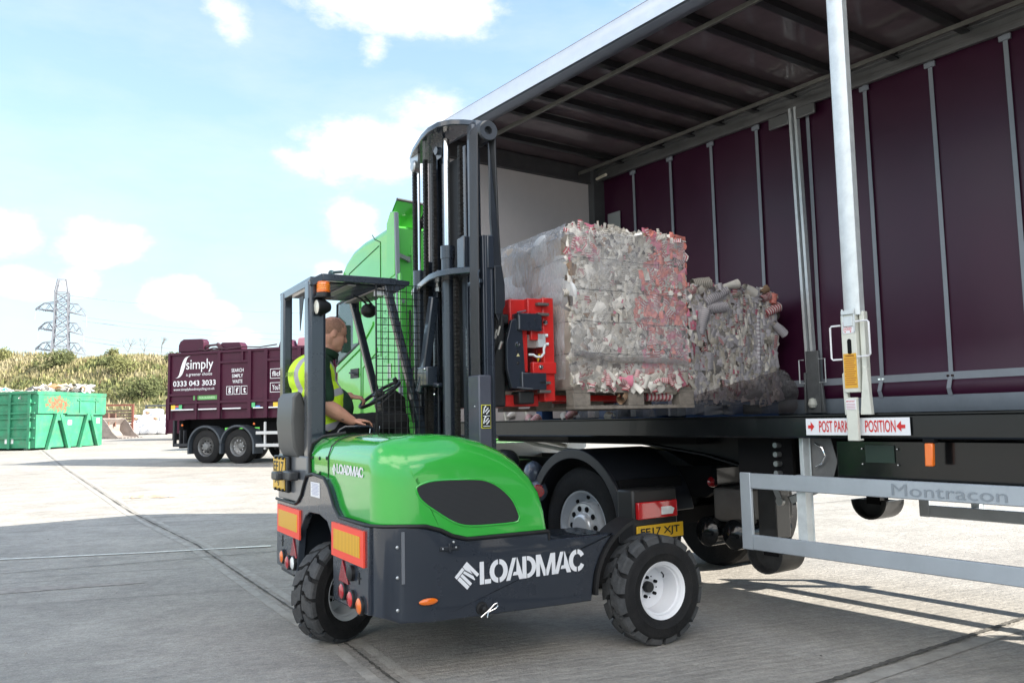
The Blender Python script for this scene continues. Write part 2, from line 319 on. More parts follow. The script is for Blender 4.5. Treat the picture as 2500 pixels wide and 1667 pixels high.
# ------------------------------------------------------------------ ground
def zg(x, y):
    y = min(y, 78); d = y - 10
    return 0.01 * (d + math.sqrt(d * d + 4)) - 0.002
def concrete():
    M = bpy.data.materials.new('brushed_concrete'); M.use_nodes = True; nt = M.node_tree; N = nt.nodes; L = nt.links; P = N['Principled BSDF']; P.inputs['Roughness'].default_value = .85
    tc = N.new('ShaderNodeTexCoord')
    def nz(scale, det, rough, sc=(1, 1, 1), rot=0):
        mp = N.new('ShaderNodeMapping'); mp.inputs['Scale'].default_value = sc
        m0 = N.new('ShaderNodeMapping'); m0.inputs['Rotation'].default_value = (0, 0, R(rot)); L.new(tc.outputs['Object'], m0.inputs[0]); L.new(m0.outputs[0], mp.inputs[0])
        n = N.new('ShaderNodeTexNoise'); n.inputs['Scale'].default_value = scale; n.inputs['Detail'].default_value = det; n.inputs['Roughness'].default_value = rough; L.new(mp.outputs[0], n.inputs['Vector']); return n.outputs['Fac']
    def ramp(f, a, b, ca, cb):
        r = N.new('ShaderNodeMapRange'); L.new(f, r.inputs[0]); r.inputs[1].default_value = a; r.inputs[2].default_value = b; r.inputs[3].default_value = ca; r.inputs[4].default_value = cb; return r.outputs[0]
    def mul(a, b):
        m = N.new('ShaderNodeMath'); m.operation = 'MULTIPLY'; L.new(a, m.inputs[0]); L.new(b, m.inputs[1]); return m.outputs[0]
    big = ramp(nz(.22, 6, .6), .3, .75, .84, 1.10)
    stain = ramp(nz(.55, 8, .7, (1, 2.2, 1), -20), .54, .74, 1.0, .74)
    patch = ramp(nz(1.4, 8, .75), .35, .7, .78, 1.10)
    fine = ramp(nz(55, 3, .8), .25, .75, .76, 1.16)
    brush = ramp(nz(9, 4, .6, (.35, 9, 1), -26), .3, .7, .80, 1.10)
    grain = ramp(nz(13, 9, .85), .34, .68, .72, 1.16)
    marks = ramp(nz(1.1, 5, .6, (.16, 5, 1), -14), .57, .72, 1.0, .74)
    marks = mul(marks, ramp(nz(.9, 5, .6, (.2, 6, 1), 38), .64, .78, 1.0, .85))
    spk = ramp(nz(16, 2, .9), .70, .78, 1.0, .62)
    v = mul(mul(mul(mul(big, mul(stain, grain)), mul(patch, fine)), mul(brush, spk)), marks)
    c = N.new('ShaderNodeVectorMath'); c.operation = 'SCALE'; c.inputs[0].default_value = (.455, .425, .380); L.new(v, c.inputs['Scale']); L.new(c.outputs[0], P.inputs['Base Color'])
    hb = N.new('ShaderNodeMath'); hb.operation = 'ADD'; L.new(nz(9, 4, .6, (.35, 9, 1), -26), hb.inputs[0]); L.new(nz(55, 3, .8), hb.inputs[1])
    w = N.new('ShaderNodeTexWave'); w.bands_direction = 'Y'; w.inputs['Scale'].default_value = 4.2; w.inputs['Distortion'].default_value = 5; w.inputs['Detail'].default_value = 4; w.inputs['Detail Scale'].default_value = 2.5
    m0 = N.new('ShaderNodeMapping'); m0.inputs['Rotation'].default_value = (0, 0, R(-22)); L.new(tc.outputs['Object'], m0.inputs[0]); L.new(m0.outputs[0], w.inputs['Vector'])
    hs = N.new('ShaderNodeMath'); hs.operation = 'MULTIPLY_ADD'; L.new(w.outputs['Fac'], hs.inputs[0]); hs.inputs[1].default_value = .55; L.new(hb.outputs[0], hs.inputs[2])
    b = N.new('ShaderNodeBump'); b.inputs['Strength'].default_value = .55; b.inputs['Distance'].default_value = .012; L.new(hs.outputs[0], b.inputs['Height']); L.new(b.outputs[0], P.inputs['Normal'])
    return M
conc = concrete()
ys = [-60, -20, -6] + [-2 + i * .8 for i in range(36)] + [27 + i * 3 for i in range(18)] + [85, 110, 160, 260, 420, 900]
xs = [-900, -300, -120, -60, -30, -15, -7, 0, 7, 15, 30, 60, 120, 300, 900]
g = MB(); vs = [(x, y, zg(x, y)) for y in ys for x in xs]; nx = len(xs)
g.add(vs, [(j * nx + i, j * nx + i + 1, (j + 1) * nx + i + 1, (j + 1) * nx + i) for j in range(len(ys) - 1) for i in range(nx - 1)])
struct('ground', g, conc, 60)
def strip(path, w, dz, jit=0.0, n=40, side=0.0):
    """flat strip that follows the ground"""
    pts = []
    for (a, b) in zip(path[:-1], path[1:]):
        for i in range(n): t = i / n; pts.append(Vector((a[0] + (b[0] - a[0]) * t, a[1] + (b[1] - a[1]) * t, 0)))
    pts.append(Vector((*path[-1], 0))); mb = MB(); vs = []
    for i, p in enumerate(pts):
        d = (pts[min(i + 1, len(pts) - 1)] - pts[max(i - 1, 0)]).normalized(); nn = Vector((-d.y, d.x, 0)); ww = w / 2 * (1 + random.uniform(-jit, jit)); q = p + nn * side
        for k in (-1, 1): c = q + nn * (k * ww); vs.append((c.x, c.y, zg(c.x, c.y) + dz))
    mb.add(vs, [(2 * i, 2 * i + 1, 2 * i + 3, 2 * i + 2) for i in range(len(pts) - 1)]); return mb
joint_m = mat('joint_filler', (.10, .092, .08), .9, var=.6, vscale=20, bump=.5)
band_m = mat('joint_repair_band', (.36, .34, .305), .8, var=.28, vscale=7, bump=.2, bscale=60)
sun_streak_m = mat('painted_sunlight', (.86, .85, .78), .6, var=.08, vscale=18)  # pale colour standing in for a strip of sunlight across the shade
J1 = [(-20.5, 36.5), (-12.7, 23.87), (-6.11, 13.46), (-3.77, 10.03), (-1.79, 6.66), (-1.04, 5.4), (-.72, 4.79), (1.6, .9)]
struct('joint_edging', strip(J1, .07, .004, .08, side=.09), band_m); struct('joint_edging', strip(J1, .07, .004, .08, side=-.09), band_m)
struct('concrete_joint', strip(J1, .016, .008, .7), joint_m)
struct('concrete_joint', strip([(-14, 5.0), (-5.06, 8.35), (-2.55, 9.45), (3, 12.1), (14, 17.2)], .016, .008, .5), joint_m)
struct('concrete_joint', strip([(-3.2, 1.2), (1.68, 4.59), (2.74, 5.33), (3.43, 5.82), (12, 11.7)], .038, .008, .35), joint_m)
struct('joint_edging', strip([(-3.2, 1.2), (1.68, 4.59), (2.74, 5.33), (3.43, 5.82), (12, 11.7)], .09, .004, .04, side=-.10), band_m)
struct('concrete_joint', strip([(6.2, 4.6), (2.5, 10.5), (-2.5, 18.5)], .02, .008, .4), joint_m)
struct('painted_sun_streak', strip([(-12, 7.9), (-5.59, 9.21), (-4.15, 9.47), (-3.2, 9.7)], .040, .012, .25), sun_streak_m)  # sunlit streak laid on the ground as a pale strip
struct('painted_sun_streak', strip([(-3.2, 9.70), (-2.82, 9.78)], .075, .012, .15, 6), sun_streak_m)
stain_m = mat('damp_stain', (.31, .28, .25), .8, var=.35, vscale=9)
for cx_, cy_, rx, ry in ((-4.3, 7.55, .75, .13),):
    mb = MB(); k = 40; vs = [(cx_, cy_, zg(cx_, cy_) + .004)]
    for i in range(k): a = 2 * math.pi * i / k; q = 1 + .25 * math.sin(3 * a + 1) + random.uniform(-.12, .12); x = cx_ + rx * q * math.cos(a); y = cy_ + ry * q * math.sin(a) + .22 * (x - cx_); vs.append((x, y, zg(x, y) + .004))
    mb.add(vs, [(0, i + 1, (i + 1) % k + 1) for i in range(k)]); struct('damp_patch', mb, stain_m)
# loose grit on the yard
gb = MB(); rq = random.Random(31)
for i in range(2600):
    y = 2.2 + 12 * rq.random() ** 1.6; x = rq.uniform(-.75, .75) * y; z = zg(x, y) + .001; s_ = rq.uniform(.0015, .0045) * (1 + (rq.random() < .04) * 1.6); a = rq.uniform(0, 6)
    gb.add([(x + s_ * math.cos(a), y + s_ * math.sin(a), z), (x + s_ * math.cos(a + 2.1), y + s_ * math.sin(a + 2.1), z), (x + s_ * math.cos(a + 4.2), y + s_ * math.sin(a + 4.2), z), (x, y, z + s_ * .9)], [(0, 1, 3), (1, 2, 3), (2, 0, 3)])
single('grit', 'fine loose grit scattered over the concrete yard', 'grit', gb, mat('grit_mixed', (.26, .24, .22), .9, island=.7), base=(0, 6, 0), kind='stuff', smooth=10)
# litter on the yard
lit = mat('cardboard_litter', (.55, .42, .28), .8, var=.3)
for (x, y, s_, a) in ((-6.55, 15.6, .22, .3), (-7.0, 15.55, .30, .1)):
    mb = MB(); z = zg(x, y)
    for i in range(5):
        ox = random.uniform(-s_, s_); mb.add([(x + ox, y + random.uniform(-.05, .05), z + .01), (x + ox + .12, y, z + .02), (x + ox + .1, y + .08, z + .06), (x + ox - .02, y + .06, z + .05)], [(0, 1, 2, 3)])
    single('torn_cardboard', 'scrap of tan cardboard on the sunlit concrete, %s one of two' % ('right hand' if a > .2 else 'left hand'), 'litter', mb, lit, base=(x, y, z), group='cardboard scraps on the yard')

# ------------------------------------------------------------------ bank behind the yard
def hz(x, t):
    """height of the bank at fraction t up the slope"""
    top = 6.25 + .35 * math.sin(x * .11) + .25 * math.sin(x * .37 + 1) + (.5 if x < -40 else 0) - .012 * (x + 40) * (1 if x > -40 else 0)
    return .95 + top * (math.sin(min(t, 1) * math.pi / 2) ** .9) + (.45 * math.sin(x * .23 + t * 4) * math.sin(t * 3.1))
hm = MB(); nxs = 100; nts = 16; vs = []
for j in range(nts + 3):
    for i in range(nxs + 1):
        x = -130 + 170 * i / nxs; t = j / nts; vs.append((x, 57 + 20 * t, hz(x, t) if t > 0 else .6))
hm.add(vs, [(j * (nxs + 1) + i, j * (nxs + 1) + i + 1, (j + 1) * (nxs + 1) + i + 1, (j + 1) * (nxs + 1) + i) for j in range(nts + 2) for i in range(nxs)])
struct('hill', hm, mat('bank_soil_and_turf', (.15, .145, .065), .95, var=.5, vscale=.5, bump=1, bscale=3), 60)
gm = [mat('dry_grass', (.25, .22, .11), .9, island=.3), mat('green_weed', (.16, .165, .06), .9, island=.35), mat('dark_scrub', (.095, .11, .04), .9, island=.35), mat('pale_seed_heads', (.32, .28, .17), .9, island=.25), mat('brown_dock', (.13, .085, .045), .9, island=.3)]
mb = MB(); rg = random.Random(3)
import mathutils.noise as mn
for i in range(52000):
    x = rg.uniform(-62, 8) if i % 5 else rg.uniform(-120, 38); t = rg.random() ** .8; y = 57 + 20 * t; z = hz(x, t) - .05
    q = mn.noise(Vector((x * .22, t * 5, 0))) + .5 * mn.noise(Vector((x * .9, t * 14, 3))); r_ = rg.random() * .5 - .25
    k = q + r_ + (.22 if t > .72 else -.12 if t < .35 else 0)
    m_ = 2 if k < -.36 else 1 if k < -.10 else 0 if k < .28 else 3
    if rg.random() < .03: m_ = 4
    h = rg.uniform(.14, .42) * (1.3 if m_ in (0, 3) else 1.0) * (1.5 if t > .92 else 1); w = rg.uniform(.03, .08) * (1.9 if m_ in (1, 2) else 1)
    a = rg.uniform(0, 3.14); dx = math.cos(a) * w; dy = math.sin(a) * w; lx = rg.uniform(-.25, .25) * h; mb.cur = m_
    mb.add([(x - dx, y - dy, z), (x + dx, y + dy, z), (x + dx * .7 + lx, y + dy * .7, z + h * .6), (x + lx * 1.4, y, z + h), (x - dx * .8 + lx, y - dy * .8, z + h * .55)], [(0, 1, 2, 3, 4)])
single('long_grass', 'tall dry grass and green weeds covering the bank behind the yard', 'grass', mb, gm, base=(-25, 60, 1), kind='stuff')
# scrub bushes on the bank
def bush(name, label, x, t, r, m_, n=1500, seed=1, group='scrub bushes on the bank'):
    rg = random.Random(seed); y = 57 + 20 * t; z = hz(x, t); T = Thing(name, label, 'bush', base=(x, y, z - .1), group=group); mb = MB()
    lobes = [(rg.uniform(-.6, .6) * r, rg.uniform(-.4, .4) * r, rg.uniform(.2, .75) * r, rg.uniform(.35, .6) * r) for _ in range(6)]
    for i in range(n):
        lx, ly, lz, lr = rg.choice(lobes); d = Vector((rg.gauss(0, 1), rg.gauss(0, 1), rg.gauss(0, 1))).normalized() * lr * rg.uniform(.6, 1.05); c = Vector((x + lx, y + ly, z + lz)) + d; s_ = rg.uniform(.05, .13)
        u = Vector((rg.gauss(0, 1), rg.gauss(0, 1), rg.gauss(0, 1))).normalized(); w = u.orthogonal().normalized()
        mb.add([c - u * s_, c + w * s_ * .5, c + u * s_, c - w * s_ * .5], [(0, 1, 2, 3)])
    T.part('foliage', mb, m_); st = MB()
    for i in range(7): st.tube([(x + rg.uniform(-.1, .1), y, z - .1), (x + rg.uniform(-.5, .5) * r, y + rg.uniform(-.3, .3) * r, z + r * .7)], [.04, .012], 5)
    T.part('stem', st, mat('bush_bark', (.10, .07, .05), .9))
bush('scrub_bush', 'dark green scrub bush high on the bank above the skip', -38, .62, 1.5, gm[2], seed=5)
bush('scrub_bush', 'rounded dark bush low on the bank just left of the purple lorry', -27.2, .22, 1.7, gm[2], seed=6)
bush('scrub_bush', 'light green weedy bush midway up the bank above the white bales', -30.5, .45, 1.3, gm[1], seed=8)
bush('scrub_bush', 'olive bush on the bank above the metal bucket', -33.5, .25, 1.5, gm[1], seed=9)
for (bx, bt, br, bm_, bw) in ((-44.5, .75, 1.2, 1, 'far left near the crest above the skip'), (-41.5, .4, 1.1, 2, 'low on the bank behind the left end of the skip'), (-35.6, .86, .9, 1, 'small and high on the bank below the bare shrub'), (-29.0, .70, 1.0, 2, 'high on the bank just left of the purple lorry'), (-33.0, .55, .8, 2, 'small and dark, midway up the middle of the bank'), (-24.5, .8, 1.2, 1, 'on the crest of the bank behind the purple lorry')):
    bush('scrub_bush', 'bush ' + bw, bx, bt, br, gm[bm_], 900, int(-bx * 10))
# bare shrub on the crest
T = Thing('bare_shrub', 'leafless shrub on the crest of the bank right of the pylon', 'shrub', base=(-33.6, 76, hz(-33.6, .95))); mb = MB(); rg = random.Random(4)
def twig(p, d, l, r, k):
    q = p + d * l; mb.tube([p, q], [r, r * .6], 5)
    if k:
        for _ in range(3): twig(q, (d + Vector((rg.uniform(-.8, .8), rg.uniform(-.5, .5), rg.uniform(-.1, .5)))).normalized(), l * .7, r * .6, k - 1)
for s_ in (-1.3, 0, 1.4): twig(Vector((-33.6 + s_, 76, hz(-33.6, .95) - .2)), Vector((s_ * .15, 0, 1)).normalized(), .9, .05, 3)
T.part('branches', mb, mat('grey_twigs', (.22, .2, .18), .9))

# ------------------------------------------------------------------ pylon and lines
pm = mat('pylon_steel', (.17, .18, .205), .7)
PB = Vector((-134.6, 248, 0)); Pyl = Thing('electricity_pylon', 'grey steel lattice electricity pylon standing beyond the bank', 'pylon', frame(PB, X=(.93, .37, 0), Y=(-.37, .93, 0)), (0, 0, 0))
def hw(z): return 1.75 if z > 33 else 1.75 + (33 - z) * .05 if z > 24 else 2.2 + (24 - z) * .17
lev = [0, 6, 11, 15.5, 19.5, 23, 26, 29, 32, 34.5, 37, 39.5, 42]
mb = MB()
for i in range(len(lev) - 1):
    a, b = lev[i], lev[i + 1]; wa, wb = hw(a), hw(b); A = [(-wa, -wa, a), (wa, -wa, a), (wa, wa, a), (-wa, wa, a)]; B = [(-wb, -wb, b), (wb, -wb, b), (wb, wb, b), (-wb, wb, b)]
    for k in range(4):
        k2 = (k + 1) % 4; mb.bar(A[k], B[k], .42, .42); mb.bar(A[k], B[k2], .22, .22); mb.bar(A[k2], B[k], .22, .22); mb.bar(B[k], B[k2], .22, .22)
for k in range(4):
    c = [(-1.75, -1.75), (1.75, -1.75), (1.75, 1.75), (-1.75, 1.75)][k]; mb.bar((*c, 42), (c[0] * .62, c[1] * .62, 46), .34, .34)
    c2 = [(-1.1, -1.1), (1.1, -1.1), (1.1, 1.1), (-1.1, 1.1)]; mb.bar((*c2[k], 46), (*c2[(k + 1) % 4], 46), .16, .16); mb.bar((*c, 42), (c2[(k + 1) % 4][0], c2[(k + 1) % 4][1], 46), .1, .1)
tw = Pyl.part('tower', mb, pm)
ends = []
for z, l, r_ in ((36.4, 6.9, 6.6), (30.6, 6.0, 6.0), (24.6, 6.6, 6.8)):
    for sg, ln in ((-1, l), (1, r_)):
        mb = MB(); w = hw(z); tip = (sg * ln, 0, z + (.6 if sg < 0 else -1.2))
        for yy in (-w, w):
            mb.bar((sg * w, yy, z), tip, .3, .3); mb.bar((sg * w, yy, z + 2.6), (sg * (w + (ln - w) * .55), yy * .45, z + 2.3), .2, .2); mb.bar((sg * (w + (ln - w) * .55), yy * .45, z + 2.3), tip, .2, .2)
            for q in range(4):
                t0 = q / 4; t1 = (q + 1) / 4; mb.bar((sg * (w + (ln - w) * t0), yy * (1 - t0), z + (2.6 if q % 2 else 0) * (1 - t0 * .7)), (sg * (w + (ln - w) * t1), yy * (1 - t1), z + (0 if q % 2 else 2.2) * (1 - t1 * .6)), .15, .15)
        for q in range(5): t = q / 5; mb.bar((sg * (w + (ln - w) * t), -w * (1 - t), z), (sg * (w + (ln - w) * t), w * (1 - t), z), .09, .09)
        Pyl.part('cross_arm', mb, pm); ends.append(Vector(tip))
        ins = MB(); ins.tube([tip, (tip[0] + sg * .1, 0, tip[2] - 3.2)], .09, 6); Pyl.part('insulator', ins, mat('insulator_glass', (.4, .42, .42), .3))
lm = mat('line_conductor', (.30, .33, .36), .5)
def line(a, b, sag, lab):
    a = Vector(a); b = Vector(b); pts = []
    for i in range(25): t = i / 24; p = a.lerp(b, t); p.z -= sag * 4 * t * (1 - t); pts.append(p)
    mb = MB(); mb.tube(pts, .08, 4); single('power_line', lab, 'power line', mb, lm, base=a, group='wires running right from the pylon')
for (tip, end, lab) in ((Vector((1.0, 0, 41.8)), (60, 300, 52), 'topmost thin wire leaving the pylon at its head'), (ends[1], (60, 296, 44), 'wire from the long upper right arm of the pylon, upper of its pair'), (ends[1] + Vector((-1, 1, -1)), (62, 292, 40), 'wire from the long upper right arm of the pylon, lower of its pair'), (ends[3], (60, 296, 32), 'wire from the middle right arm of the pylon, upper of its pair'), (ends[3] + Vector((-1, 1, -1)), (62, 292, 29), 'wire from the middle right arm of the pylon, lower of its pair')):
    line(Pyl.F @ (tip - Vector((0, 0, .4))), end, 9, lab)
line(Pyl.F @ ends[5], (60, 294, 22), 9, 'lowest wire, from the bottom right arm of the pylon')

# ------------------------------------------------------------------ green waste skip
SKF = frame((-20.5, 36.0, .50), az=10.3)
skg = mat('skip_green_paint', (.035, .245, .13), .65, var=.28, vscale=1.8, dirt=.5); rust = mat('rust_patch', (.34, .13, .05), .9, var=.4, vscale=8, bump=.4)
T = Thing('waste_skip', 'large green ribbed roll on roll off skip heaped with waste paper', 'skip', SKF, (0, 0, 0))
b = MB(); b.box(0, 4.3, 0, .05, .18, 2.55); b.box(0, 4.3, 5.95, 6, .18, 2.55); b.box(0, .05, .05, 5.95, .18, 2.55); b.box(4.25, 4.3, .05, 5.95, .18, 2.55); b.box(.0, 4.3, 0, 6, .12, .18)
T.part('body', b, skg)
b = MB(); b.box(-.06, 4.45, -.10, .0, 2.40, 2.56); b.box(-.08, -.0, -.1, 6.06, 2.44, 2.56); b.box(-.06, 4.45, 6, 6.08, 2.44, 2.56); b.box(4.3, 4.4, 0, 6, 2.44, 2.56)
T.part('top_rail', b, skg, bevel=.02)
def rusty():
    M = skg.copy(); M.name = 'skip_paint_with_rust'; nt = M.node_tree; N = nt.nodes; L = nt.links; P = N['Principled BSDF']; src = P.inputs['Base Color'].links[0].from_socket
    tc = N.new('ShaderNodeTexCoord'); s = N.new('ShaderNodeSeparateXYZ'); L.new(tc.outputs['Object'], s.inputs[0])
    def m(op, a, b_):
        n = N.new('ShaderNodeMath'); n.operation = op
        for i, v in enumerate((a, b_)):
            if isinstance(v, (int, float)): n.inputs[i].default_value = v
            else: L.new(v, n.inputs[i])
        return n.outputs[0]
    a = m('DIVIDE', m('SUBTRACT', s.outputs[0], 1.2), .85); c = m('DIVIDE', m('SUBTRACT', s.outputs[2], 2.02), .42); d = m('ADD', m('POWER', m('ABSOLUTE', a, 0), 2.0), m('POWER', m('ABSOLUTE', c, 0), 2.0))
    n = N.new('ShaderNodeTexNoise'); n.inputs['Scale'].default_value = 7; n.inputs['Detail'].default_value = 12; n.inputs['Roughness'].default_value = .8; L.new(tc.outputs['Object'], n.inputs['Vector'])
    k = m('SUBTRACT', m('ADD', m('MULTIPLY', n.outputs['Fac'], 7.5), -3.3), d); r = N.new('ShaderNodeMapRange'); L.new(k, r.inputs[0]); r.inputs[1].default_value = .0; r.inputs[2].default_value = .12
    mx = N.new('ShaderNodeMix'); mx.data_type = 'RGBA'; L.new(r.outputs[0], mx.inputs['Factor']); L.new(src, mx.inputs['A']); mx.inputs['B'].default_value = (.25, .095, .045, 1); L.new(mx.outputs['Result'], P.inputs['Base Color']); return M
b = MB(); b.box(0, 4.42, -.09, -.0, 1.60, 2.40); T.part('upper_panel', b, rusty(), label='upper panel with a large rust patch')
b = MB()
for yy in (.3, 1.25, 2.2, 3.15, 4.1, 5.05, 5.8): b.box(-.10, 0, yy - .06, yy + .06, .1, 2.44)
for zz in (.55, .98, 1.4, 1.62, 2.05): b.box(-.08, 0, 0.05, 6, zz - .03, zz + .03)
T.part('rib', b, skg, label='grid of ribs on the shaded side')
b = MB()
for u in (.55, 2.55):
    b.bar((u + .55, -.12, 1.58), (u + .02, -.12, .0), .14, .14); b.bar((u + .75, -.12, 1.58), (u + 1.35, -.12, .0), .14, .14); b.box(u + .5, u + .85, -.16, -.0, 1.3, 1.58)
for u in (2.55, 3.65): b.box(u, u + .07, -.13, -.09, 1.65, 2.3)
b.box(2.4, 3.9, -.13, -.09, 2.18, 2.24); b.box(1.75, 4.3, -.12, -.09, 1.55, 1.62)
T.part('a_frame_brace', b, skg, label='sloping braces with hooks on the sunlit side')
b = MB(); b.box(.05, 4.3, .4, .6, -.05, .12); b.box(.05, 4.3, 5.4, 5.6, -.05, .12); T.part('skid_runner', b, mat('dark_skid_steel', (.06, .09, .07), .7, var=.3))
pts = []
for i in range(46): a = 2 * math.pi * i / 46; q = 1 + random.uniform(-.09, .09) + .14 * math.sin(3 * a + 1) + .10 * math.sin(7 * a); pts.append((1.15 + .72 * q * math.cos(a), 1.98 + .36 * q * math.sin(a)))
b = MB(); b.box(-.008, 0, 1.08, 1.5, .32, .52); T.part('sticker', b, white_dec); b = MB(); b.box(1.95, 2.2, -.006, 0, 1.1, 1.3); T.part('sticker', b, white_dec); b = MB(); b.box(3.9, 4.1, -.006, 0, 1.15, 1.4); T.part('sticker', b, white_dec)
# heap of paper
hp = MB(); rg = random.Random(11); cols = [mat('waste_white_paper', (.75, .73, .68), .8, island=.2), mat('waste_tan_card', (.55, .36, .2), .85, island=.3), mat('waste_grey_paper', (.45, .46, .46), .8, island=.3), mat('waste_teal_card', (.05, .4, .32), .7), mat('waste_dark_scrap', (.12, .1, .09), .8)]
for i in range(1500):
    x = rg.uniform(.1, 4.2); y = rg.uniform(.1, 5.9); hgt = 2.35 + .42 * math.sin(min(1, x / 2) * 1.6) * (.55 + .45 * math.sin(y * 1.3 + 1)) * (1 if x < 4 else .4); c = Vector((x, y, hgt * rg.uniform(.93, 1.05))); s_ = rg.uniform(.08, .3)
    u = Vector((rg.gauss(0, 1), rg.gauss(0, 1), rg.gauss(0, .5))).normalized(); w = u.orthogonal().normalized(); w.rotate(Matrix.Rotation(rg.uniform(0, 6), 3, u)); hp.cur = rg.choices([0, 1, 2, 3, 4], [58, 22, 12, 1, 7])[0]
    hp.add([c - u * s_, c + w * s_ * .6, c + u * s_ + Vector((0, 0, rg.uniform(-.05, .08))), c - w * s_ * .6], [(0, 1, 2, 3)])
hp.cur = 2; hp.box(.06, 4.24, .06, 5.94, 1.9, 2.3)
single('waste_paper_heap', 'loose white and tan waste paper piled above the rim of the green skip', 'waste paper', hp, cols, SKF, (2, 3, 2.2), kind='stuff')

# ------------------------------------------------------------------ yard clutter in the distance
FB = frame((-23.8, 50.2, .8), az=100)
bk = mat('worn_bucket_steel', (.28, .24, .215), .75, var=.3, vscale=3, bump=.2)
T = Thing('loader_bucket', 'worn grey brown loader bucket lying on the concrete between skip and white bales', 'bucket', FB, (0, 0, 0))
b = MB(); prof = [(.95, 0.02), (.35, .0), (-.25, .08), (-.55, .42), (-.5, .85), (-.2, 1.2), (-.1, 1.15), (-.4, .82), (-.42, .45), (-.18, .16), (.35, .08), (.95, .06)]
b.prism(prof, 'y', -1.0, 1.0); T.part('shell', b, bk, bevel=.01)
for yy in (-1.04, 1.0): b = MB(); b.prism([(.95, 0), (.2, 0), (-.5, .35), (-.5, .85), (-.15, 1.2), (.15, .9), (.5, .35)], 'y', yy, yy + .04); T.part('side_plate', b, bk)
b = MB(); [b.box(.9, 1.15, -1 + i * .32, -.9 + i * .32, .0, .05) for i in range(7)]; T.part('teeth', b, bk)
b = MB(); [b.box(-.75, -.25, y_, y_ + .08, .7, 1.5) for y_ in (-.35, .3)]; [b.box(-.7, -.6, -.35, .38, .8 + .13 * i, .86 + .13 * i) for i in range(5)]; T.part('coupling_bracket', b, mat('rusty_bracket', (.2, .11, .08), .8, var=.3))
def panel(name, label, x, y, w, h, m_, slats=9, z0=None):
    z0 = zg(x, y); T = Thing(name, label, 'panel', frame((x, y, z0), X=(1, .05, 0), Y=(-.05, 1, 0)), (0, 0, 0)); b = MB()
    b.box(0, .12, -.06, .06, 0, h); b.box(w - .12, w, -.06, .06, 0, h); b.box(.12, w - .12, -.06, .06, h - .12, h); T.part('frame', b, m_)
    b = MB(); [b.box(.12, w - .12, -.02, .02, .1 + i * (h - .4) / slats, .1 + (i + .6) * (h - .4) / slats) for i in range(slats)]; T.part('slats', b, mat('old_brown_boards', (.12, .085, .07), .9, var=.4))
panel('boarded_frame', 'rusty brown steel frame filled with old boards behind the loader bucket', -26.7, 54.2, 2.1, 2.05, mat('rusty_frame', (.20, .07, .05), .8, var=.3))
b = MB(); b.box(0, .1, -.05, .05, 0, 2.0); b.box(5.9, 6, -.05, .05, 0, 2.0); b.box(.1, 5.9, -.05, .05, 1.88, 2.0); b.box(.1, 5.9, -.04, .04, .5, .6)
single('grey_barrier_frame', 'dark grey steel frame standing behind the white bales', 'frame', b, mat('grey_frame_paint', (.10, .11, .12), .6, var=.2), frame((-26.0, 59.2, zg(0, 59)), X=(1, 0, 0), Y=(0, 1, 0)), (0, 0, 0))
# small green litter bin
T = Thing('wheelie_bin', 'small green bin beside the skip in front of the brown boards', 'bin', frame((-24.75, 51.4, zg(0, 51.4)), X=(1, 0, 0), Y=(0, 1, 0)), (0, 0, 0)); b = MB(); b.prism([(-.32, 1.0), (.32, 1.0), (.26, 0.08), (-.26, .08)], 'y', -.3, .3); T.part('body', b, mat('bin_green', (.06, .2, .05), .6)); b = MB(); b.box(-.36, .36, -.36, .34, 1.0, 1.09); T.part('lid', b, mat('bin_lid_green', (.10, .3, .08), .6), bevel=.03)
# white wrapped bags / bales stack: each its own object
bgm = [mat('white_plastic_bag', (.78, .79, .82), .35, var=.12, vscale=7, bump=.6, bscale=9), mat('bag_open_tan', (.42, .28, .18), .8, var=.4, vscale=9)]
rg = random.Random(21); rows = [(0, 5, 0.0), (1, 5, .25), (2, 4, .5), (3, 2, .9)]; nb = 0
colw = ['leftmost', 'second from left', 'middle', 'second from right', 'rightmost']; roww = ['bottom row', 'second row', 'third row', 'top row']
for r_, cnt, off in rows:
    for i in range(cnt):
        x = -25.9 + off + i * .62 + (.25 if r_ == 3 else 0) + rg.uniform(-.05, .05); y = 56.2 + r_ * .22 + rg.uniform(-.1, .1); z = .92 + r_ * .41
        b = MB(); sx, sy, sz = .36, .32, .25; n_, k_ = 18, 12; vs = []; fs = []
        for a_ in range(k_ + 1):
            t = math.pi * a_ / k_
            for j in range(n_):
                p_ = 2 * math.pi * j / n_; cx_ = math.cos(p_); sn = math.sin(p_); e = lambda v, q=.55: math.copysign(abs(v) ** q, v)
                w_ = 1 + .10 * mn.noise(Vector((cx_ * 2 + nb * 3.1, sn * 2, t * 2))); vs.append((x + sx * e(math.sin(t) * cx_) * w_, y + sy * e(math.sin(t) * sn) * w_, z + sz + sz * e(math.cos(t), .7) * w_))
        for a_ in range(k_):
            for j in range(n_): fs.append((a_ * n_ + j, a_ * n_ + (j + 1) % n_, (a_ + 1) * n_ + (j + 1) % n_, (a_ + 1) * n_ + j))
        b.add(vs, fs)
        if rg.random() < .35: b.cur = 1; b.ball((x + rg.uniform(-.05, .12), y - sy * .86, z + sz), (.17, .1, .13), 12, 8)
        wd = (colw if cnt == 5 else ['leftmost', 'second from left', 'third from left', 'rightmost'] if cnt == 4 else ['left hand', 'right hand'])[i]
        single('wrapped_bale', 'white wrapped bale, %s in the %s of the stack' % (wd, roww[r_]), 'bale', b, bgm, base=(x, y, z), group='white wrapped bales in a stack', smooth=80); nb += 1
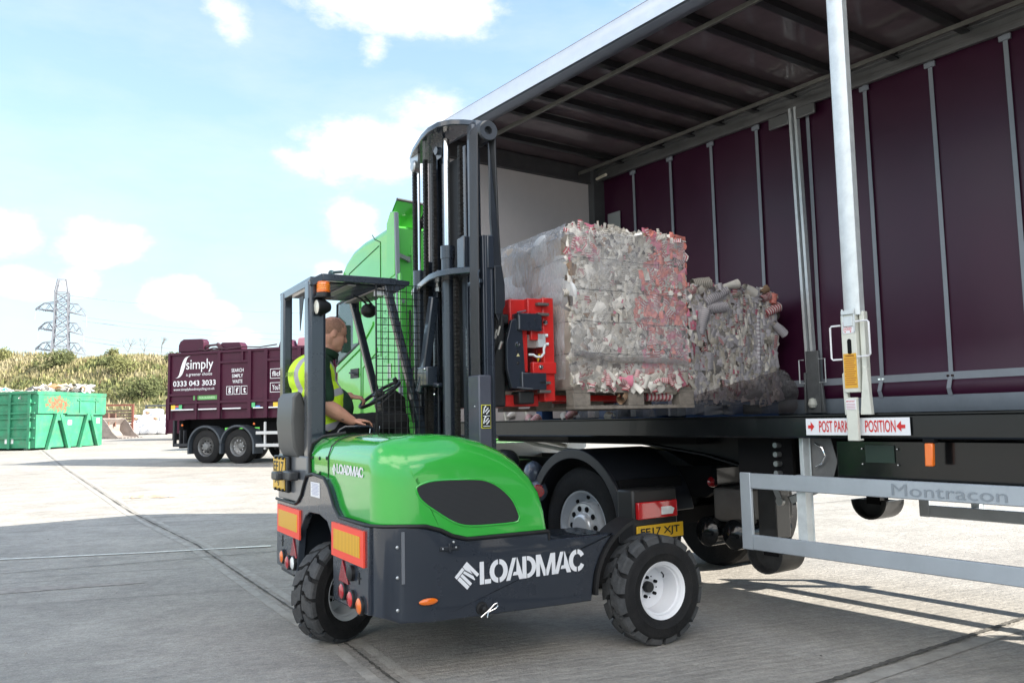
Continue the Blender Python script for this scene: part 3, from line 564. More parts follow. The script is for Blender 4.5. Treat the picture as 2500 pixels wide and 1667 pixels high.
# ------------------------------------------------------------------ curtain side trailer.  local x: across (0 = near side), y: forward, z up
T1 = Vector((-.578758, .815499, 0)); T2 = Vector((.815499, .578758, 0)); TRF = frame(T2 * 4.48, X=T2, Y=T1)
curt = mat('purple_curtain', (.042, .006, .026), .36, var=.12, vscale=1.2, bump=.2, bscale=1.6, spec=.45)
strap_m = mat('grey_strap', (.27, .30, .34), .6, var=.08)
hem_m = mat('grey_hem', (.17, .20, .235), .4, var=.1)
roof_in = mat('dark_roof_liner', (.17, .135, .145), .12, var=.25, vscale=1.5, bump=.12, bscale=2, coat=.3)
beam_m = mat('dark_roof_beam', (.035, .036, .038), .35, metal=.3, var=.2)
track_m = mat('aluminium_track', (.22, .225, .225), .35, metal=.6, var=.1)
T = Thing('curtain_trailer', 'tall open sided trailer with purple far curtain and black side rail', 'trailer', TRF, (1.25, 1.0, 0))
TR = T
UF, UR = 7.88, -5.8
b = MB(); b.prism([(0, 1.262), (.012, 1.272), (.012, 1.388), (0, 1.397), (.07, 1.397), (.07, 1.262)], 'y', UR, UF); b.box(.005, .055, UR, UF, 1.397, 1.404)
T.part('side_rail', b, mat('rail_black_paint', (.006, .007, .008), .18, var=.4, vscale=3, coat=.1, spec=.4, bump=.05, bscale=2.5))
b = MB(); b.box(2.0, 2.52, UR - .05, UR, 1.2, 4.6); b.box(-.02, 1.24, UR - .05, UR, 1.2, 4.6); b.box(1.245, 2.0, UR - .05, UR, 1.2, 4.6); T.part('rear_door', b, mat('rear_door_grey', (.4, .4, .42), .5))
b = MB(); b.box(2.43, 2.53, UR, UF, 1.262, 1.41); T.part('side_rail', b, black_g)
b = MB(); b.box(.07, 2.43, UR, UF, 1.36, 1.392)
T.part('floor', b, mat('trailer_floor_ply', (.045, .038, .034), .55, var=.4, vscale=5, bump=.1))
b = MB(); y = UR + .4
while y < UF: b.box(.07, 2.43, y, y + .05, 1.27, 1.358); y += .45
T.part('cross_bearer', b, black_m)
b = MB(); b.box(-.02, 2.53, UF - .01, UF + .05, 1.2, 4.60); T.part('headboard', b, mat('headboard_white', (.66, .62, .62), .5, var=.03))
b = MB(); b.box(.15, 2.4, UF - .06, UF - .012, 4.37, 4.56); b.box(.15, 2.4, UF - .075, UF - .012, 4.352, 4.372)
T.part('header_beam', b, mat('header_grey', (.07, .07, .075), .5, var=.25, bump=.1), bevel=.006)
b = MB(); b.box(.02, .14, UF - .1, UF - .012, 1.4, 4.45); T.part('corner_post', b, mat('post_grey', (.08, .085, .09), .45, var=.2), bevel=.01)
b = MB(); b.box(2.33, 2.515, UF - .12, UF - .012, 1.27, 4.55); T.part('corner_post', b, MATS['post_grey'], bevel=.01)
b = MB(); b.box(2.482, 2.492, UF - .42, UF - .2, 3.2, 3.95); T.part('corner_plate', b, mat('corner_plate_grey', (.32, .34, .34), .5))
# roof skin (slightly sagging panels), beams, cant rails, tracks
b = MB(); ny = 60; vs = []
for j in range(ny + 1):
    y = UR + (UF - UR) * j / ny
    for i in range(9):
        x = .05 + 2.4 * i / 8; vs.append((x, y, 4.56 + .02 * math.sin(i / 8 * math.pi) - .018 * abs(math.sin(y * math.pi / .56)) * math.sin(i / 8 * math.pi)))
b.add(vs, [(j * 9 + i, j * 9 + i + 1, (j + 1) * 9 + i + 1, (j + 1) * 9 + i) for j in range(ny) for i in range(8)]); b.box(-.02, 2.52, UR, UF, 4.60, 4.606)
T.part('roof', b, roof_in, smooth=70)
ubeams = [7.3, 6.62, 6.16, 5.74, 5.29, 4.84, 4.30, 3.80, 3.19, 2.6, 2.0, 1.4, .8, .2, -.4, -1.2, -2.2, -3.4, -4.6]
for u in ubeams:
    b = MB(); b.box(.10, 2.40, u - .03, u - .02, 4.495, 4.55); b.box(.10, 2.40, u + .02, u + .03, 4.495, 4.55); b.box(.10, 2.40, u - .035, u + .035, 4.485, 4.496); T.part('roof_beam', b, beam_m)
b = MB(); b.prism([(-.03, 4.43), (-.035, 4.50), (-.02, 4.60), (.0, 4.62), (.02, 4.60), (0, 4.47)], 'y', UR, UF + .05); T.part('cant_rail', b, mat('bright_cant_rail', (.72, .75, .78), .3, metal=.4, var=.05), smooth=60)
b = MB(); b.prism([(0, 4.425), (.05, 4.40), (.13, 4.41), (.15, 4.44), (.15, 4.54), (.02, 4.56), (.0, 4.47)], 'y', UR, UF); T.part('cant_rail_inner', b, mat('rail_blue_grey', (.22, .25, .30), .3, metal=.5, var=.05), smooth=50)
b = MB(); b.box(2.40, 2.53, UR, UF, 4.40, 4.44); b.box(2.42, 2.53, UR, UF, 4.44, 4.60); b.box(2.395, 2.41, UR, UF, 4.375, 4.415); b.box(2.44, 2.455, UR, UF, 4.385, 4.40); b.box(2.36, 2.42, UR, UF, 4.50, 4.512); T.part('curtain_track', b, track_m, bevel=.003)
for x in (.41, 2.09):
    b = MB(); b.box(x - .022, x + .022, UR, UF - .15, 4.415, 4.438); b.box(x - .03, x - .022, UR, UF - .15, 4.40, 4.438); T.part('sliding_roof_rail', b, mat('dull_rail', (.20, .20, .18), .4, metal=.6, var=.2, vscale=12), bevel=.002)
b = MB(); b.tube([(2.2, UF - .5, 4.34), (2.3, UF - .22, 4.37)], .018, 8); T.part('corner_lamp_tube', b, mat('bright_tube', (.8, .75, .6), .3))
# far curtain with gentle billow, bottom hem bulge
b = MB(); n = 150; K = [(4.47, .0), (4.38, .0), (3.8, .006), (3.2, .01), (2.5, .008), (2.0, .004), (1.72, 0), (1.66, -.03), (1.60, -.055), (1.54, -.03), (1.50, 0), (1.42, 0)]; vs = []
for j in range(n + 1):
    y = UR + (UF - UR) * j / n
    for (z, o) in K: vs.append((2.50 + o + .006 * math.sin(y * 5.1) * (1 if z > 1.8 else .2), y, z))
b.add(vs, [(j * len(K) + i, j * len(K) + i + 1, (j + 1) * len(K) + i + 1, (j + 1) * len(K) + i) for j in range(n) for i in range(len(K) - 1)])
T.part('curtain', b, curt, smooth=80)
u = 7.20
while u > UR + .3:
    b = MB(); w = .018
    prof = [(4.40, .018), (3.8, .012), (3.2, .008), (2.5, .010), (2.0, .014), (1.72, .018), (1.66, .048), (1.60, .073), (1.54, .048), (1.50, .018)]
    for (z0, o0), (z1, o1) in zip(prof[:-1], prof[1:]): b.add([(2.5 - o0, u - w, z0), (2.5 - o0, u + w, z0), (2.5 - o1, u + w, z1), (2.5 - o1, u - w, z1), (2.496 - o0, u - w, z0), (2.496 - o0, u + w, z0), (2.496 - o1, u + w, z1), (2.496 - o1, u - w, z1)], [(0, 1, 2, 3), (4, 5, 6, 7)])
    b.box(2.465, 2.483, u - .045, u + .045, 4.34, 4.385); T.part('curtain_strap', b, strap_m, smooth=80)
    k = MB(); k.box(2.462, 2.472, u - .03, u - .006, 1.695, 1.712); k.box(2.462, 2.472, u + .006, u + .03, 1.695, 1.712); T.part('strap_rivet', k, chrome)
    u -= .61
b = MB(); b.box(2.470, 2.482, UR, UF - .1, 1.672, 1.735); T.part('load_bar_strap', b, strap_m)
b = MB(); b.prism([(2.47, 1.40), (2.44, 1.47), (2.455, 1.545), (2.475, 1.55), (2.49, 1.40)], 'y', UR, UF - .1); T.part('curtain_hem', b, hem_m, smooth=60)
# near side pillar
b = MB(); b.prism([(2.765, .02), (2.765, -.028), (2.785, -.04), (2.85, -.04), (2.87, -.028), (2.87, .02)], 'z', 2.0, 4.43)
PL = MB(); PL.prism([(.02, 2.765), (-.028, 2.765), (-.04, 2.785), (-.04, 2.85), (-.028, 2.87), (.02, 2.87)], 'z', 1.98, 4.43)
post = T.part('sliding_pillar', PL, galv, bevel=.002, label='bright steel sliding pillar with its lock and yellow label')
def sp(name, mb, m, **k): return T.part(name, mb, m, parent=post, **k)
b = MB(); b.box(-.045, .03, 2.79, 2.885, 1.53, 1.985); sp('lock_plate', b, cream_p, bevel=.004)
b = MB(); b.box(-.052, -.045, 2.79, 2.80, 1.88, 2.02); b.box(-.052, -.045, 2.865, 2.875, 1.88, 2.02); b.box(-.056, -.044, 2.79, 2.875, 1.985, 2.01); b.box(-.056, -.044, 2.802, 2.862, 1.915, 1.975); sp('latch_plate', b, galv, bevel=.003)
b = MB(); b.prism([(2.73, 1.40), (2.745, 1.66), (2.77, 1.68), (2.80, 1.40)], 'x', -.03, .0); b.prism([(2.90, 1.40), (2.905, 1.64), (2.885, 1.66), (2.87, 1.40)], 'x', -.03, 0); b.box(-.02, .02, 2.75, 2.78, 1.4, 2.0); sp('side_flange', b, cream_p, bevel=.003)
b = MB(); b.box(-.055, -.03, 2.805, 2.875, 1.255, 1.50); b.box(-.055, .0, 2.805, 2.875, 1.250, 1.262); sp('lock_strap', b, cream_p, bevel=.004)
for (ya, yb, z0, z1) in ((2.95, 2.885, 1.725, 1.925), (2.70, 2.785, 1.735, 1.94)):
    b = MB(); b.tube([(-.05, yb, z0), (-.055, ya + (.01 if ya < yb else -.01), z0), (-.055, ya, z0 + .01), (-.055, ya, z1 - .01), (-.055, ya + (.01 if ya < yb else -.01), z1), (-.05, yb, z1)], .0055, 8); sp('handle', b, white_p)
pts = []
for i in range(17): a = math.pi * i / 16; pts.append((2.835 + .013 * math.cos(a), 1.83 + .013 * math.sin(a)))
for i in range(17): a = math.pi + math.pi * i / 16; pts.append((2.835 + .013 * math.cos(a), 1.765 + .013 * math.sin(a)))
b = MB(); b.prism(pts, 'x', -.0475, -.0455); sp('slot', b, black_m)
b = MB(); b.box(-.049, -.047, 2.800, 2.873, 1.875, 1.968); sp('lock_label', b, white_dec); lk = post.children[-1]
T.text('lettering', "IS\nTHE POST\nLOCKED?", (-.0505, 2.866, 1.893), (0, -1, 0), (0, 0, 1), .058, .052, red_dec, parent=lk, bold=.01)
b = MB()
for yy in (2.855, 2.82): b.prism([(yy - .005, 1.888), (yy + .005, 1.888), (yy, 1.879)], 'x', -.0507, -.0503)
b.prism([(2.833, 1.950), (2.843, 1.950), (2.838, 1.962)], 'x', -.0507, -.0503); T.part('arrow_mark', b, red_dec, parent=lk)
b = MB(); b.box(-.0475, -.0455, 2.795, 2.878, 1.555, 1.757); sp('warning_label', b, mat('amber_label', (.72, .38, .03), .45)); wl = post.children[-1]
T.text('lettering', "WARNING", (-.049, 2.864, 1.738), (0, -1, 0), (0, 0, 1), .055, .011, mat('label_dark_red', (.18, .03, .01), .5), parent=wl, bold=.02)
b = MB()
for i in range(13): z = 1.725 - i * .0125; b.box(-.0487, -.0483, 2.80 + .006 * (i % 3), 2.872 - .005 * (i % 2), z, z + .0035)
T.part('small_print', b, mat('label_print', (.35, .09, .02), .5), parent=wl)
b = MB(); b.box(-.058, -.0555, 2.808, 2.872, 1.43, 1.49); sp('notice_label', b, white_dec); nl = post.children[-1]
T.text('lettering', "IMPORTANT", (-.0595, 2.868, 1.474), (0, -1, 0), (0, 0, 1), .055, .009, red_dec, parent=nl, bold=.01)
b = MB(); [b.box(-.0597, -.0593, 2.812, 2.868, 1.462 - i * .009, 1.465 - i * .009) for i in range(4)]; T.part('small_print', b, mat('print_pale', (.6, .3, .35), .5), parent=nl)
# post park sign
b = MB(); b.box(-.004, -.001, 2.522, 3.188, 1.281, 1.381); sg = T.part('parking_position_sign', b, white_dec, label='white sign reading POST PARK POSITION')
for (a, w, t) in ((3.095, .20, 'POST PARK'), (2.79, .185, 'POSITION')):
    T.text('lettering', t, (-.0065, a, 1.299), (0, -1, 0), (0, 0, 1), w, .068, red_dec, parent=sg, bold=.012)
b = MB(); b.prism([(3.172, 1.341), (3.152, 1.341), (3.152, 1.362), (3.128, 1.333), (3.152, 1.303), (3.152, 1.322), (3.172, 1.322)], 'x', -.0070, -.0062); b.prism([(2.548, 1.341), (2.572, 1.341), (2.572, 1.362), (2.600, 1.332), (2.572, 1.303), (2.572, 1.321), (2.548, 1.321)], 'x', -.0070, -.0062)
T.part('arrow_mark', b, red_dec, parent=sg)
# far pillar, folded back against the curtain
fp = MB(); fp.bar((2.40, 4.83, 1.42), (2.42, 4.90, 4.40), .028, .05); fp.bar((2.40, 4.77, 1.42), (2.42, 4.84, 4.40), .028, .05); fpo = T.part('sliding_pillar', fp, galv, label='narrow twin pole pillar at the far side')
b = MB(); b.box(2.39, 2.42, 4.92, 5.15, 4.25, 4.37); b.box(2.39, 2.42, 4.62, 4.83, 4.27, 4.38); T.part('hanger_plate', b, track_m, parent=fpo, bevel=.01)
b = MB(); b.box(2.36, 2.39, 4.70, 4.84, 1.42, 2.0); b.prism([(4.66, 1.42), (4.69, 1.42), (4.70, 1.7), (4.68, 1.7)], 'x', 2.36, 2.39); b.prism([(4.86, 1.42), (4.88, 1.42), (4.87, 1.8), (4.85, 1.8)], 'x', 2.36, 2.39); T.part('lock_plate', b, mat('worn_grey_plate', (.16, .17, .175), .45, metal=.4, var=.3), parent=fpo, bevel=.004)
for y0, y1 in ((4.86, 4.91), (4.70, 4.63)):
    b = MB(); b.tube([(2.36, y0, 1.70), (2.355, y1, 1.70), (2.355, y1, 1.92), (2.36, y0, 1.92)], .006, 6); T.part('handle', b, galv, parent=fpo)
b = MB(); b.lathe([(.0, .06), (.03, .05), (.045, .0), (.03, -.03), (0, -.04)], (2.35, 4.78, 1.50), (0, 0, 1), 16); T.part('lock_knuckle', b, cream_p, parent=fpo)
# side guards (near and far)
def guard(side, x0, yf, ztop, zbot, lettered):
    s = -1 if side == 'near' else 1; bar_ = MB(); y1 = UR + 3.5
    bar_.box(x0, x0 + .03, y1, yf - .09, ztop - .10, ztop); bar_.box(x0, x0 + .03, y1, yf - .09, zbot, zbot + .098)
    bar_.box(x0 + .004, x0 + .028, yf - .088, yf, zbot - .003, ztop + .003)
    o = T.part('side_guard', bar_, alu, bevel=.006, label='silver side guard rails with raised maker lettering' if lettered else 'silver side guard on the far side')
    br = MB()
    for yy in (yf - .44, yf - 2.6, yf - 4.8):
        br.box(x0 + .034, x0 + .075, yy - .04, yy + .02, zbot, ztop - .0); br.box(x0 + .10, x0 + .105, yy - .05, yy + .03, zbot, 1.26); br.box(x0 + .034, x0 + .10, yy - .045, yy - .04, zbot, 1.26)
    T.part('hanger_bracket', br, galv, parent=o)
    return o
gd = guard('near', .0, 3.73, 1.03, .535, True)
T.text('lettering', "Montracon", (-.0035, 2.655, .946), (0, -1, 0), (0, 0, 1), .615, .066, mat('embossed_grey', (.27, .30, .335), .45, metal=.3), parent=gd, bold=0)
guard('far', 2.44, 3.87, 1.03, .535, False)
b = MB(); b.prism([(3.24, 1.26), (3.10, 1.26), (3.06, 1.12), (3.10, 1.0), (3.16, .97), (3.24, 1.0)], 'x', .11, .115); T.part('winch_plate', b, mat('plate_grey', (.12, .12, .12), .5, var=.3)); b = MB(); b.tube([(.09, 3.2, 1.23), (.08, 3.14, 1.2), (.08, 3.12, 1.15), (.09, 3.16, 1.1), (.09, 3.2, 1.08)], .006, 6); T.part('safety_wire', b, chrome)
# chassis: main beams, gooseneck, toolbox, legs
b = MB()
for x in (.70, 1.72):
    b.prism([(7.6, 1.26), (7.6, 1.20), (5.3, 1.19), (4.6, 1.11), (4.1, .99), (3.75, .93), (-5.6, .93), (-5.6, 1.26)], 'x', x, x + .02); b.box(x - .06, x + .08, -5.6, 3.75, .912, .928); b.bar((x + .01, 7.6, 1.192), (x + .01, 5.3, 1.182), .14, .014); b.bar((x + .01, 5.3, 1.182), (x + .01, 4.6, 1.102), .14, .014); b.bar((x + .01, 4.6, 1.102), (x + .01, 3.75, .92), .14, .014)
T.part('chassis_beam', b, mat('satin_black_chassis', (.006, .006, .007), .4, var=.2, spec=.3))
b = MB(); b.box(.10, .45, 0.2, 3.06, .985, 1.25); T.part('locker', b, black_g, bevel=.01)
b = MB(); b.box(.092, .098, 2.68, 2.86, 1.12, 1.22); T.part('locker_hatch', b, mat('dark_green_hatch', (.012, .03, .02), .4))
b = MB(); [b.ball((.09, y_, z_), .006, 8, 6) for y_ in (2.66, 2.88) for z_ in (1.11, 1.2)]; T.part('bolt', b, chrome)
b = MB(); b.prism([(2.445, 1.115), (2.40, 1.115), (2.395, 1.24), (2.44, 1.24)], 'x', -.02, .01); T.part('side_marker_lamp', b, orange_l, bevel=.006); b = MB(); b.box(-.015, .03, 2.39, 2.45, 1.24, 1.262); T.part('lamp_bracket', b, black_m)
for side, x, foot in (('near', .62, .28), ('far', 1.95, .55)):
    b = MB(); b.box(x - .08, x + .08, 3.86, 4.02, foot + .25, 1.25); leg = T.part('landing_leg', b, mat('leg_black', (.02, .02, .02), .35, var=.3, coat=.4), bevel=.008, label='%s landing leg with curved foot' % side)
    b = MB(); b.box(x - .06, x + .06, 3.88, 4.0, foot + .12, foot + .26); T.part('inner_leg', b, black_m, parent=leg)
    b = MB(); b.lathe([(.15, -.13), (.15, .13)], (x, 3.94, foot + .15), (1, 0, 0), 20, 0, 360); vs = []
    b = MB(); nn = 14; prof = []
    for i in range(nn + 1): a = R(180 + 180 * i / nn); prof.append((3.94 + .155 * math.cos(a), foot + .155 + .155 * math.sin(a)))
    for i in range(nn, -1, -1): a = R(180 + 180 * i / nn); prof.append((3.94 + .140 * math.cos(a), foot + .155 + .140 * math.sin(a)))
    b.prism(prof, 'x', x - .13, x + .13)
    pl = [(3.94 + .14 * math.cos(R(180 + 180 * i / nn)), foot + .155 + .14 * math.sin(R(180 + 180 * i / nn))) for i in range(nn + 1)]; b.prism(pl, 'x', x - .05, x - .04); b.prism(pl, 'x', x + .04, x + .05)
    T.part('foot', b, mat('worn_foot_steel', (.07, .07, .07), .35, metal=.6, var=.4), parent=leg)
    b = MB(); b.bar((x, 3.80, .80), (1.28, 3.2, 1.15), .05, .05); T.part('stay', b, mat('stay_grey', (.3, .31, .31), .4, metal=.5), parent=leg)
b = MB(); b.tube([(.62, 3.94, 1.02), (1.95, 3.94, 1.02)], .02, 8); T.part('leg_shaft', b, galv)
b = MB(); [b.cyl((.53, 3.80, .80 + i * .0), (.50, 3.80, .80), .03, 12) for i in range(1)]; b.bar((.52, 3.80, .80), (.54, 3.95, 1.1), .012, .05); T.part('winding_handle', b, mat('handle_zinc', (.35, .36, .36), .35, metal=.6))
b = MB(); [b.cyl((.27, 3.60, 1.02 + i * .062), (.22, 3.60, 1.02 + i * .062), .018, 12) for i in range(4)]; T.part('air_fitting', b, steel); b = MB(); b.box(.27, .30, 3.5, 3.95, .97, 1.25); T.part('valve_panel', b, black_m)
# red document box, hoses, king pin plate
b = MB(); b.box(.55, 1.95, 4.6, 6.2, 1.19, 1.25); T.part('coupling_plate', b, black_m)
# rear axles (beyond the frame on the right but under the same trailer)
for u in (-2.2, -3.5, -4.8):
    for x in (.02, 2.1):
        b = MB(); b.lathe([(.29, 0), (.42, -.01), (.49, .02), (.505, .06), (.505, .32), (.49, .36), (.42, .38), (.29, .36)], (x, u, .505), (1, 0, 0), 36); w_ = T.part('wheel', b, rubber); b = MB(); b.lathe([(.30, .03), (.27, .05), (.27, .2), (.1, .14), (0, .12)], (x, u, .505), (1, 0, 0), 30); T.part('rim', b, steel, parent=w_)

# ------------------------------------------------------------------ green tractor unit under the trailer
T = Thing('green_tractor_unit', 'bright green lorry tractor unit coupled under the purple curtained trailer', 'lorry', TRF, (1.25, 7.5, 0)); TU = T
def truck_wheel(T, x, u, r=.505, face=-1, w=.30, lab=None):
    """face -1: outer face looks towards -x"""
    o = (x, u, r + .0); d = (-face, 0, 0)
    b = MB(); b.lathe([(.085, -.060), (.10, -.055), (.115, -.04), (.12, -.015), (.19, -.012), (.20, -.02), (.205, .0), (.205, .10)], o, d, 40); b.lathe([(0, -.062), (.085, -.060)], o, d, 24)
    W_ = T.part('wheel', b, mat('polished_hub', (.72, .73, .74), .25, metal=.35), label=lab)
    b = MB()
    for k in range(10):
        a = 2 * math.pi * k / 10; c = Vector((x, u + math.cos(a) * .152, r + math.sin(a) * .152)); b.ball(c + Vector((face * .016, 0, 0)), (.012, .024, .024), 12, 8)
    T.part('wheel_nut_hole', b, black_m, parent=W_)
    b = MB(); b.lathe([(.20, .10), (.225, .09), (.262, .025), (.285, -.02), (.300, -.025), (.305, -.01), (.29, .01)], o, d, 48); T.part('rim', b, mat('alloy_rim', (.56, .59, .63), .3, metal=.25, var=.1), parent=W_)
    b = MB(); [b.ball((x - face * .045, u + math.cos(2 * math.pi * (k + .5) / 10) * .243, r + math.sin(2 * math.pi * (k + .5) / 10) * .243), (.012, .022, .022), 10, 6) for k in range(10)]; T.part('vent_hole', b, black_m, parent=W_)
    b = MB(); b.lathe([(.295, .0), (.31, -.035), (.37, -.05), (.43, -.045), (r - .02, -.02), (r, .03), (r, w - .03), (r - .02, w), (.4, w + .02), (.29, w)], o, d, 56); T.part('tyre', b, rubber, parent=W_)
    return W_
truck_wheel(T, .14, 5.50, lab='rear drive wheel with polished ten nut hub'); b = MB(); b.lathe([(.2, 0), (.48, 0), (.505, .03), (.505, .27), (.48, .3), (.2, .3)], (.50, 5.5, .505), (1, 0, 0), 40); b.lathe([(.2, 0), (.48, 0), (.505, .03), (.505, .27), (.48, .3), (.2, .3)], (1.72, 5.5, .505), (1, 0, 0), 40); b.lathe([(.2, 0), (.48, 0), (.505, .03), (.505, .27), (.48, .3), (.2, .3)], (2.06, 5.5, .505), (1, 0, 0), 40); T.part('tyre', b, rubber)
truck_wheel(T, .14, 9.25, lab='front steering wheel')
b = MB(); b.lathe([(.2, 0), (.48, 0), (.505, .03), (.505, .27), (.48, .3), (.2, .3)], (2.06, 9.25, .505), (1, 0, 0), 40); T.part('tyre', b, rubber)
# mudguard
def arc(cu_, cz_, r, a0, a1, n): return [(cu_ + r * math.cos(R(a0 + (a1 - a0) * i / n)), cz_ + r * math.sin(R(a0 + (a1 - a0) * i / n))) for i in range(n + 1)]
for x0, x1 in ((.02, .82), (1.68, 2.45)):
    b = MB(); b.prism(arc(5.50, .54, .615, -12, 170, 30) + arc(5.50, .54, .585, 170, -12, 30), 'x', x0 + .03, x1); b.prism(arc(5.50, .54, .62, -12, 170, 30) + arc(5.50, .54, .535, 170, -12, 30), 'x', x0, x0 + .035); T.part('mudguard', b, mat('mudguard_plastic', (.018, .020, .026), .4, var=.15), bevel=.008)
b = MB(); b.box(.05, .75, 4.96, 5.0, .42, .92); T.part('mud_flap', b, black_m)
b = MB()
for x in (.85, 1.60): b.prism([(4.62, .84), (4.60, 1.0), (7.6, 1.02), (9.9, .98), (9.9, .74), (4.8, .74)], 'x', x, x + .06)
b.box(.85, 1.66, 4.66, 4.72, .8, 1.0); b.box(.8, 1.7, 6.2, 6.3, .8, 1.0); b.box(.3, 2.2, 5.44, 5.56, .44, .58); T.part('chassis_frame', b, black_m)
b = MB(); b.prism([(4.85, 1.0), (5.15, 1.12), (6.1, 1.12), (6.2, 1.0)], 'x', .78, 1.72); T.part('fifth_wheel', b, mat('greasy_plate', (.02, .02, .02), .3, var=.4))
b = MB(); b.box(.72, .74, 5.98, 6.12, 1.175, 1.22); lp = T.part('coupling_lamp', b, orange_l); b = MB(); b.box(.72, .74, 5.72, 5.94, 1.175, 1.22); mk = T.part('coupling_badge', b, mat('badge_brown', (.12, .07, .05), .5)); T.text('lettering', 'JOST', (.717, 5.93, 1.182), (0, -1, 0), (0, 0, 1), .18, .032, white_dec, parent=mk, bold=.02)
# rear lamp bar and number plate (facing back, -y)
b = MB(); b.box(-.02, .46, 4.74, 4.92, .44, .86); T.part('rear_panel', b, mat('rear_panel_black', (.022, .022, .023), .4, var=.2), bevel=.02)
b = MB(); b.box(-.0, .42, 4.70, 4.738, .635, .765); tl = T.part('tail_light', b, red_l, bevel=.008); b = MB(); b.prism([(.24, .66), (.36, .66), (.38, .70), (.34, .72), (.24, .72)], 'y', 4.695, 4.70); T.part('reversing_lens', b, white_l, parent=tl)
b = MB(); b.box(.0, .5, 4.722, 4.735, .475, .585); npl = T.part('number_plate', b, yellow_pl, bevel=.004); T.text('lettering', 'FE17 XJT', (.035, 4.719, .495), (1, 0, 0), (0, 0, 1), .42, .07, black_dec, parent=npl, bold=.02)
b = MB(); b.box(.78, 1.70, 4.60, 4.655, .86, .99); T.part('rear_cross_member', b, black_g); b = MB(); b.ball((.80, 4.66, .88), (.07, .03, .045), 14, 8); b.ball((1.7, 4.66, .88), (.07, .03, .045), 14, 8); T.part('marker_lamp', b, mat('dark_red_lens', (.25, .01, .015), .15, coat=1))
b = MB(); b.box(.72, 1.34, 4.30, 4.60, .58, .84); T.part('battery_box', b, mat('box_taupe', (.10, .095, .09), .45, var=.2), bevel=.02)
for yy in (4.35, 4.62):
    b = MB(); b.lathe([(0, -.02), (.08, 0), (.115, .04), (.115, .60), (.08, .64), (0, .66)], (.62, yy, .50), (1, 0, 0), 24); T.part('air_tank', b, black_g)
b = MB(); b.tube([(.75, 4.3, 1.1), (.70, 4.22, .9), (.70, 4.2, .68), (.76, 4.24, .60), (.82, 4.3, .66)], .022, 8); b.tube([(.9, 4.25, .84), (.93, 4.22, .7), (.98, 4.22, .58)], .008, 6); T.part('air_hose', b, black)
b = MB(); b.tube([(1.0, 7.9, 1.5), (.85, 7.6, 1.25), (.9, 7.2, 1.15), (1.0, 6.9, 1.1), (1.0, 6.5, 1.08)], .02, 8); b.tube([(1.3, 7.95, 1.6), (1.2, 7.6, 1.2), (1.25, 7.1, 1.12)], .02, 8); T.part('suzie_hose', b, mat('hose_pale', (.55, .55, .5), .5))
b = MB(); b.lathe([(0, -.1), (.08, -.08), (.11, 0), (.11, .18), (.08, .26), (0, .28)], (.10, 6.55, 1.02), (.3, 1, 0), 20); T.part('air_filter', b, mat('filter_grey', (.03, .033, .04), .4)); b = MB(); b.ball((.06, 6.1, .93), (.09, .10, .11), 16, 10); b.ball((.05, 6.03, .78), (.07, .11, .10), 16, 10); T.part('rear_work_lamp', b, mat('lamp_blue_grey', (.09, .11, .15), .25, coat=.5)); b = MB(); b.lathe([(0, .02), (.05, .02), (.06, 0)], (.0, 5.96, .78), (-.4, -1, 0), 18); T.part('lamp_lens', b, red_l)
b = MB(); b.box(.08, .75, 7.0, 8.3, .38, 1.0); T.part('side_skirt', b, mat('skirt_dark', (.03, .03, .032), .4), bevel=.03); b = MB(); b.box(.75, 2.3, 8.0, 8.7, .9, 1.15); T.part('catwalk', b, mat('chequer_plate', (.4, .4, .4), .4, metal=.8, bump=.5, bscale=60), bevel=.01)
b = MB(); b.tube([(.3, 8.35, 1.3), (.3, 8.30, 1.55), (.32, 8.2, 1.62)], .012, 8); b.tube([(.18, 8.52, 1.15), (.18, 8.46, 1.75), (.2, 8.4, 1.78)], .016, 8); b.tube([(.2, 8.36, 1.85), (.18, 8.1, 1.3), (.2, 7.95, 1.38), (.24, 7.98, 1.55)], .02, 8); T.part('exhaust_pipe', b, chrome)
# cab
side = [(10.50, .55), (10.52, 1.45), (10.50, 2.1), (10.46, 2.75), (10.42, 3.15), (10.33, 3.38), (10.13, 3.56), (9.90, 3.67), (9.59, 3.725), (9.32, 3.74), (9.07, 3.77), (8.92, 3.78), (8.92, 1.0), (9.75, 1.0), (9.75, .55)]
nn = len(side); pr = []
for i, (u_, z_) in enumerate(side):
    r_ = .07
    if z_ > 3.3: du, dz = ((-.2, -1) if u_ < 10.2 else (-.7, -.7)); r_ = .12
    elif u_ > 10.3: du, dz = (-1, 0); r_ = .14
    elif u_ < 9.0: du, dz = (1, 0); r_ = .03
    else: du, dz = (0, 0)
    pr.append((u_, z_, r_, du, dz))
b = MB(); b2 = MB(); b2.fillet(pr, .04, 1.25, 7); b2.add([], [])
vs = [Vector((v.y, v.x, v.z)) for v in b2.v]; b.add(vs, b2.f); b.add([Vector((2.5 - v.x, v.y, v.z)) for v in vs], b2.f)
cabo = T.part('cab', b, cab_green, smooth=32)
